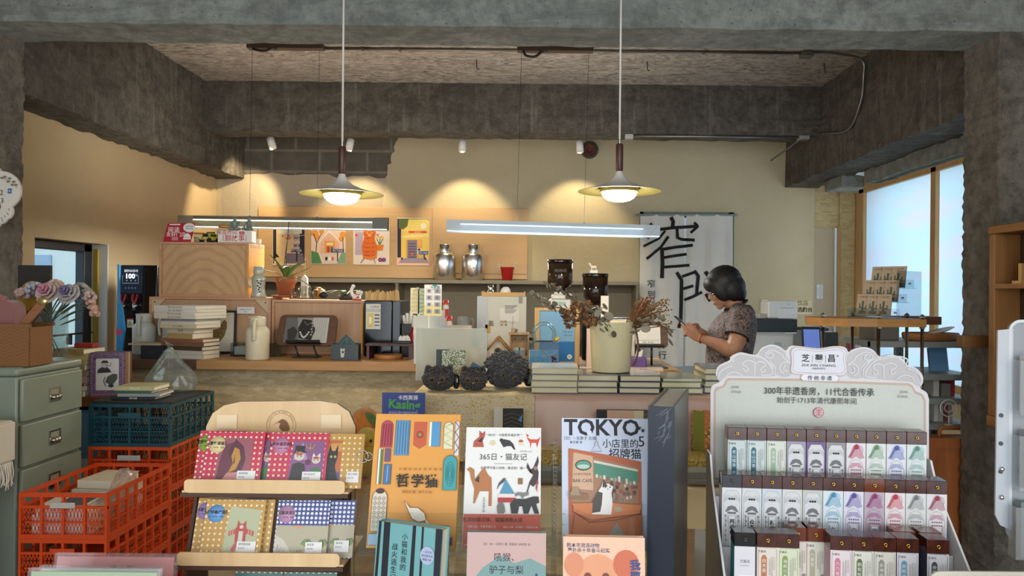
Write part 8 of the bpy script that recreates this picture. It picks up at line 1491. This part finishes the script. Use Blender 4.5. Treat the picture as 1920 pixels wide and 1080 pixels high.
def inc(label,x,y,zt,style,c,title,tint='d8d7d8',lid=None,side=None):
 o=thing('incense_box',label,'box',(0,0,0),ir.rotation_euler.z,'incense boxes on the cardboard display');Mr=Matrix.Rotation(-.09,4,'Z');o.location=ir.location+(Mr@Vector((x,y-Yi,zt-bh-zD)))
 w=bw_;hc=bh-.022;b=MB(M(tint,.5));b.box(0,w,0,w,0,hc)
 if side:b.box(-.0003,.0001,.0002,w-.0002,.0002,hc-.0002,M(side,.5))
 b.y=0;cm=M(c,.6);soft=M('%02x%02x%02x'%tuple(int(int(c[i:i+2],16)*.38+int(tint[i:i+2],16)*.62)for i in(0,2,4)),.6);U=lambda l:[(w*u,hc*v)for u,v in l]
 if style=='strip':
  b.line(U([(.07,.03),(.07,.93),(.12,.965),(.88,.965),(.93,.93),(.93,.03)]),.0008,cm);b.txt('芝馨昌',w*.24,hc*.90,.0046,INK2);b.pl(U([(.2,.34),(.27,.30),(.40,.30),(.47,.34),(.47,.82),(.40,.86),(.27,.86),(.2,.82)]),cm);b.vtxt(title,w*.335,hc*.81,.0078,M('e2e2dc',.6),step=1.15)
  for k,n in enumerate((9,12,7)):b.vtxt(('古法合香天然香料线香养生')[:n],w*(.60+.10*k),hc*(.84-.03*(k==0)),.0030,TX,step=1.1)
  b.rect(w*.72,hc*.46,w*.86,hc*.50,TX);b.line(U([(.8,.3),(.86,.36),(.84,.42)]),.0012,INK2);b.disc(w*.82,hc*.37,.0012,INK2)
 elif style=='arch':
  b.pl(U([(.08,0),(.08,.84),(.24,.93),(.76,.93),(.92,.84),(.92,0)]),M('d3d3d4',.6))
  gk=M('6f6e72',.6);b.line(U([(.08,0),(.08,.84),(.24,.93),(.76,.93),(.92,.84),(.92,0)]),.0005,gk)
  for k in range(4):b.line(U([(.10,.82-k*.02),(.3,.86-k*.02),(.5,.83-k*.015),(.7,.86-k*.02),(.90,.82-k*.02)]),.0004,gk)
  for u in(.38,.5,.62):b.disc(w*u,hc*.80,.0021,INK2)
  b.pl(U([(.16,.60),(.3,.68),(.5,.70),(.7,.68),(.84,.60),(.76,.60),(.5,.64),(.24,.60)]),gk);b.pl(U([(.28,.60),(.72,.60),(.72,.57),(.28,.57)]),gk)
  for s2 in(0,1):
   for k in range(6):u=.18 if s2==0 else .82;b.disc(w*(u+.03*(k%2)),hc*(.54-k*.075),.0018,M('8d8c90',.6));b.line(U([(u,.1),(u,.56)]),.0005,gk)
  b.pl(U([(.33,0),(.33,.55),(.67,.55),(.67,0)]),M('dcdcdd',.6));b.line(U([(.33,0),(.33,.55),(.67,.55),(.67,0)]),.0005,gk);b.vtxt(title,w*.5,hc*.50,.0100,INK2,bold=.03)
 elif style=='mtn':
  b.pl(U([(.06,.74),(.2,.80),(.32,.92),(.42,.95),(.56,.96),(.72,.93),(.86,.80),(.94,.74),(.7,.72),(.5,.76),(.3,.72)]),soft);b.pl(U([(.38,.885),(.42,.93),(.52,.955),(.64,.93),(.66,.885),(.52,.87)]),cm)
  for k in range(5):b.line(U([(.10+k*.03,.75),(.3+k*.03,.86),(.42+k*.05,.93)]),.0005,cm)
  b.line([(w*(.72+.13*math.cos(a)),hc*(.86+.07*math.sin(a)))for a in[k*.35 for k in range(-4,8)]],.0009,soft)
  b.line(U([(.1,0),(.1,.56),(.24,.68),(.5,.72),(.76,.68),(.9,.56),(.9,0)]),.0006,soft);b.pl(U([(.16,.58),(.3,.66),(.7,.66),(.84,.58),(.74,.58),(.5,.61),(.26,.58)]),soft)
  for r_ in range(2):
   for k in range(5):b.disc(w*(.28+k*.11),hc*(.55-r_*.05),.0013,cm)
  for u in(.2,.8):b.line(U([(u,0),(u,.5)]),.0012,soft);b.line(U([(u+(.06 if u<.5 else-.06),0),(u+(.06 if u<.5 else-.06),.48)]),.0005,cm)
  b.pl(U([(.33,0),(.33,.46),(.67,.46),(.67,0)]),M('d9d9da',.6));b.line(U([(.33,0),(.33,.46),(.67,.46),(.67,0)]),.0005,soft);b.vtxt(title,w*.5,hc*.43,.0118,cm if c=='a8324c' else M('4a4850',.6),bold=.01)
 else:
  b.txt('芝馨昌',w*.5,hc*.74,.0062,INK2);b.txt('ZHIXINCHANG',w*.5,hc*.69,.0024,INK2);b.rect(w*.25,hc*.22,w*.9,hc*.56,M('e9e9ea',.6));rnd=random.Random(2)
  for k in range(26):b.rect(w*(.3+k*.021),hc*.26,w*(.3+k*.021+rnd.uniform(.005,.014)),hc*.50,INK2)
 b.build('carton',o);l=lid or lidm;e=.0006
 b=MB(l);b.box(-e,w+e,-e,w+e,hc+.0002-.004,bh,bev=.0008,seg=1);ld=b.build('lid',o)
 b=MB(ringm if l!=lidb else M('5a5654',.2,.8));b.M=Matrix.Translation((w*.5,-e-.0012,hc+.010))@Matrix.Rotation(PI/2,4,'X');b.tube([(.0026*math.cos(a),.0026*math.sin(a),0)for a in[2*PI*k/14 for k in range(14)]],.0011,n=6,cyc=True);b.M=Matrix();b.tube([(w*.5+.0008,-e-.0016,hc+.0075),(w*.5+.0024,-e-.002,hc+.0048)],.0008,n=5);b.build('ring',ld)
r1=[('strip','2f6a78','老山檀香','teal bordered incense box, first in the back row','c6cfce'),('strip','2f6a78','老山沉香','teal bordered incense box, second in the back row','c8d2ce'),('strip','9db49a','百草养','brown bordered box with pale green strip in the back row','d3d6ca'),('arch','8a82a0','加里曼丹','mauve edged engraved arch box left of the violet one','9a94a4'),('arch','6a4a94','达菲尔老','violet edged engraved arch box in the back row','6f5a8c'),('arch','8a8a90','印度老山','grey edged engraved arch box just left of the pink temple box','8f8c90'),('mtn','a8324c','圆珠','pink temple print incense box in the back row','d9d7d8'),('mtn','5f8a6a','九重','green temple print incense box between the pink and blue ones','d9dbd8'),('mtn','4a5aa4','瓊崖','blue temple print incense box in the back row','d6d7de'),('mtn','5a8a80','花深','grey green temple print incense box, last in the back row','d2d9d8')]
for k,(s_,c,ti,l,tn)in enumerate(r1):inc(l,-.176+k*.0392,Rw[0][0],Rw[0][1],s_,c,ti,tn)
r2=[('arch','777777','两般红','white engraved box with black lid, first in the middle row','dcdadb',lidb),('arch','777777','众芳摇','pale grey engraved arch box, second in the middle row','d3d5d6'),('arch','777777','新妆玉','pale blue engraved arch box in the middle row','c3d0d8'),('arch','777777','素艳风','pale beige engraved arch box in the middle row','d3d1cb'),('arch','777777','满架香','greenish grey engraved arch box left of the blue temple box','bfc5bf'),('mtn','4a8ab0','在园','light blue temple print box in the middle row','d2dbe0'),('mtn','5a4a94','染风','indigo temple print box in the middle row','d5d3de'),('mtn','8a2f6a','雪衣','magenta on mauve temple print box in the middle row','b7a9b4',lid2),('mtn','b83248','行香','red temple print box in the middle row','dcd8d8'),('mtn','77787a','枫林','grey temple print box, second from the end of the middle row','d3d4d3'),('mtn','8f3a52','玉関','wine red temple print box, last in the middle row','d5d4d6')]
for k,r_ in enumerate(r2):inc(r_[3],-.1955+k*.0388,Rw[1][0],Rw[1][1],r_[0],r_[1],r_[2],r_[4],r_[5]if len(r_)>5 else None)
r3=[(-.176,-.012,'blank','444444','','white barcode box with black lid, first in the front row','d6d4d9',lidb,'2f8a8c'),(-.1335,-.012,'strip','b5734a','白木香','orange strip incense box in the front row','d6cfc6',None,None),(-.0945,-.012,'strip','7f9456','海南沉香','green strip incense box with green tint in the front row','cdd2b8',None,None),(-.066,.028,'strip','b8493c','红土','red strip incense box set back in the front row','d9cfc6',lid2,None),(-.032,.028,'strip','a9a78c','六香堂','pale olive strip incense box set back in the front row','d5d3c6',lid2,None),(.0025,-.012,'strip','c9788e','六六香','pink strip incense box in the front row','dcd2d4',None,'c9a4b4'),(.0425,-.012,'strip','5f6f42','鹅梨帐中','dark olive strip incense box in the front row','d6d6cc',None,None),(.0825,-.012,'strip','8d8d84','安神香','grey strip incense box in the front row','d3d1c6',None,None),(.1235,-.012,'strip','5f97b8','助眠香','blue strip incense box in the front row','d2d0d6',None,'8a5f86'),(.1345,.028,'strip','3a3a44','沉香','incense box mostly hidden behind the blue strip box','a9a7b4',lid2,None),(.178,-.012,'strip','3f4654','帝释天香','navy strip incense box, last of the front row','d3d5db',None,'3a3f4c'),(.183,.028,'strip','8fa070','草香','pale green tinted incense box at the far right end behind','cbd3b6',lid2,None)]
for x,dy,s_,c,ti,l,tn,ld,sd_ in r3:inc(l,x*.965-.018,Rw[2][0]+(-.042 if dy<0 else .0),Rw[2][1],s_,c,ti,tn,ld,sd_)
bpy.context.view_layer.update()
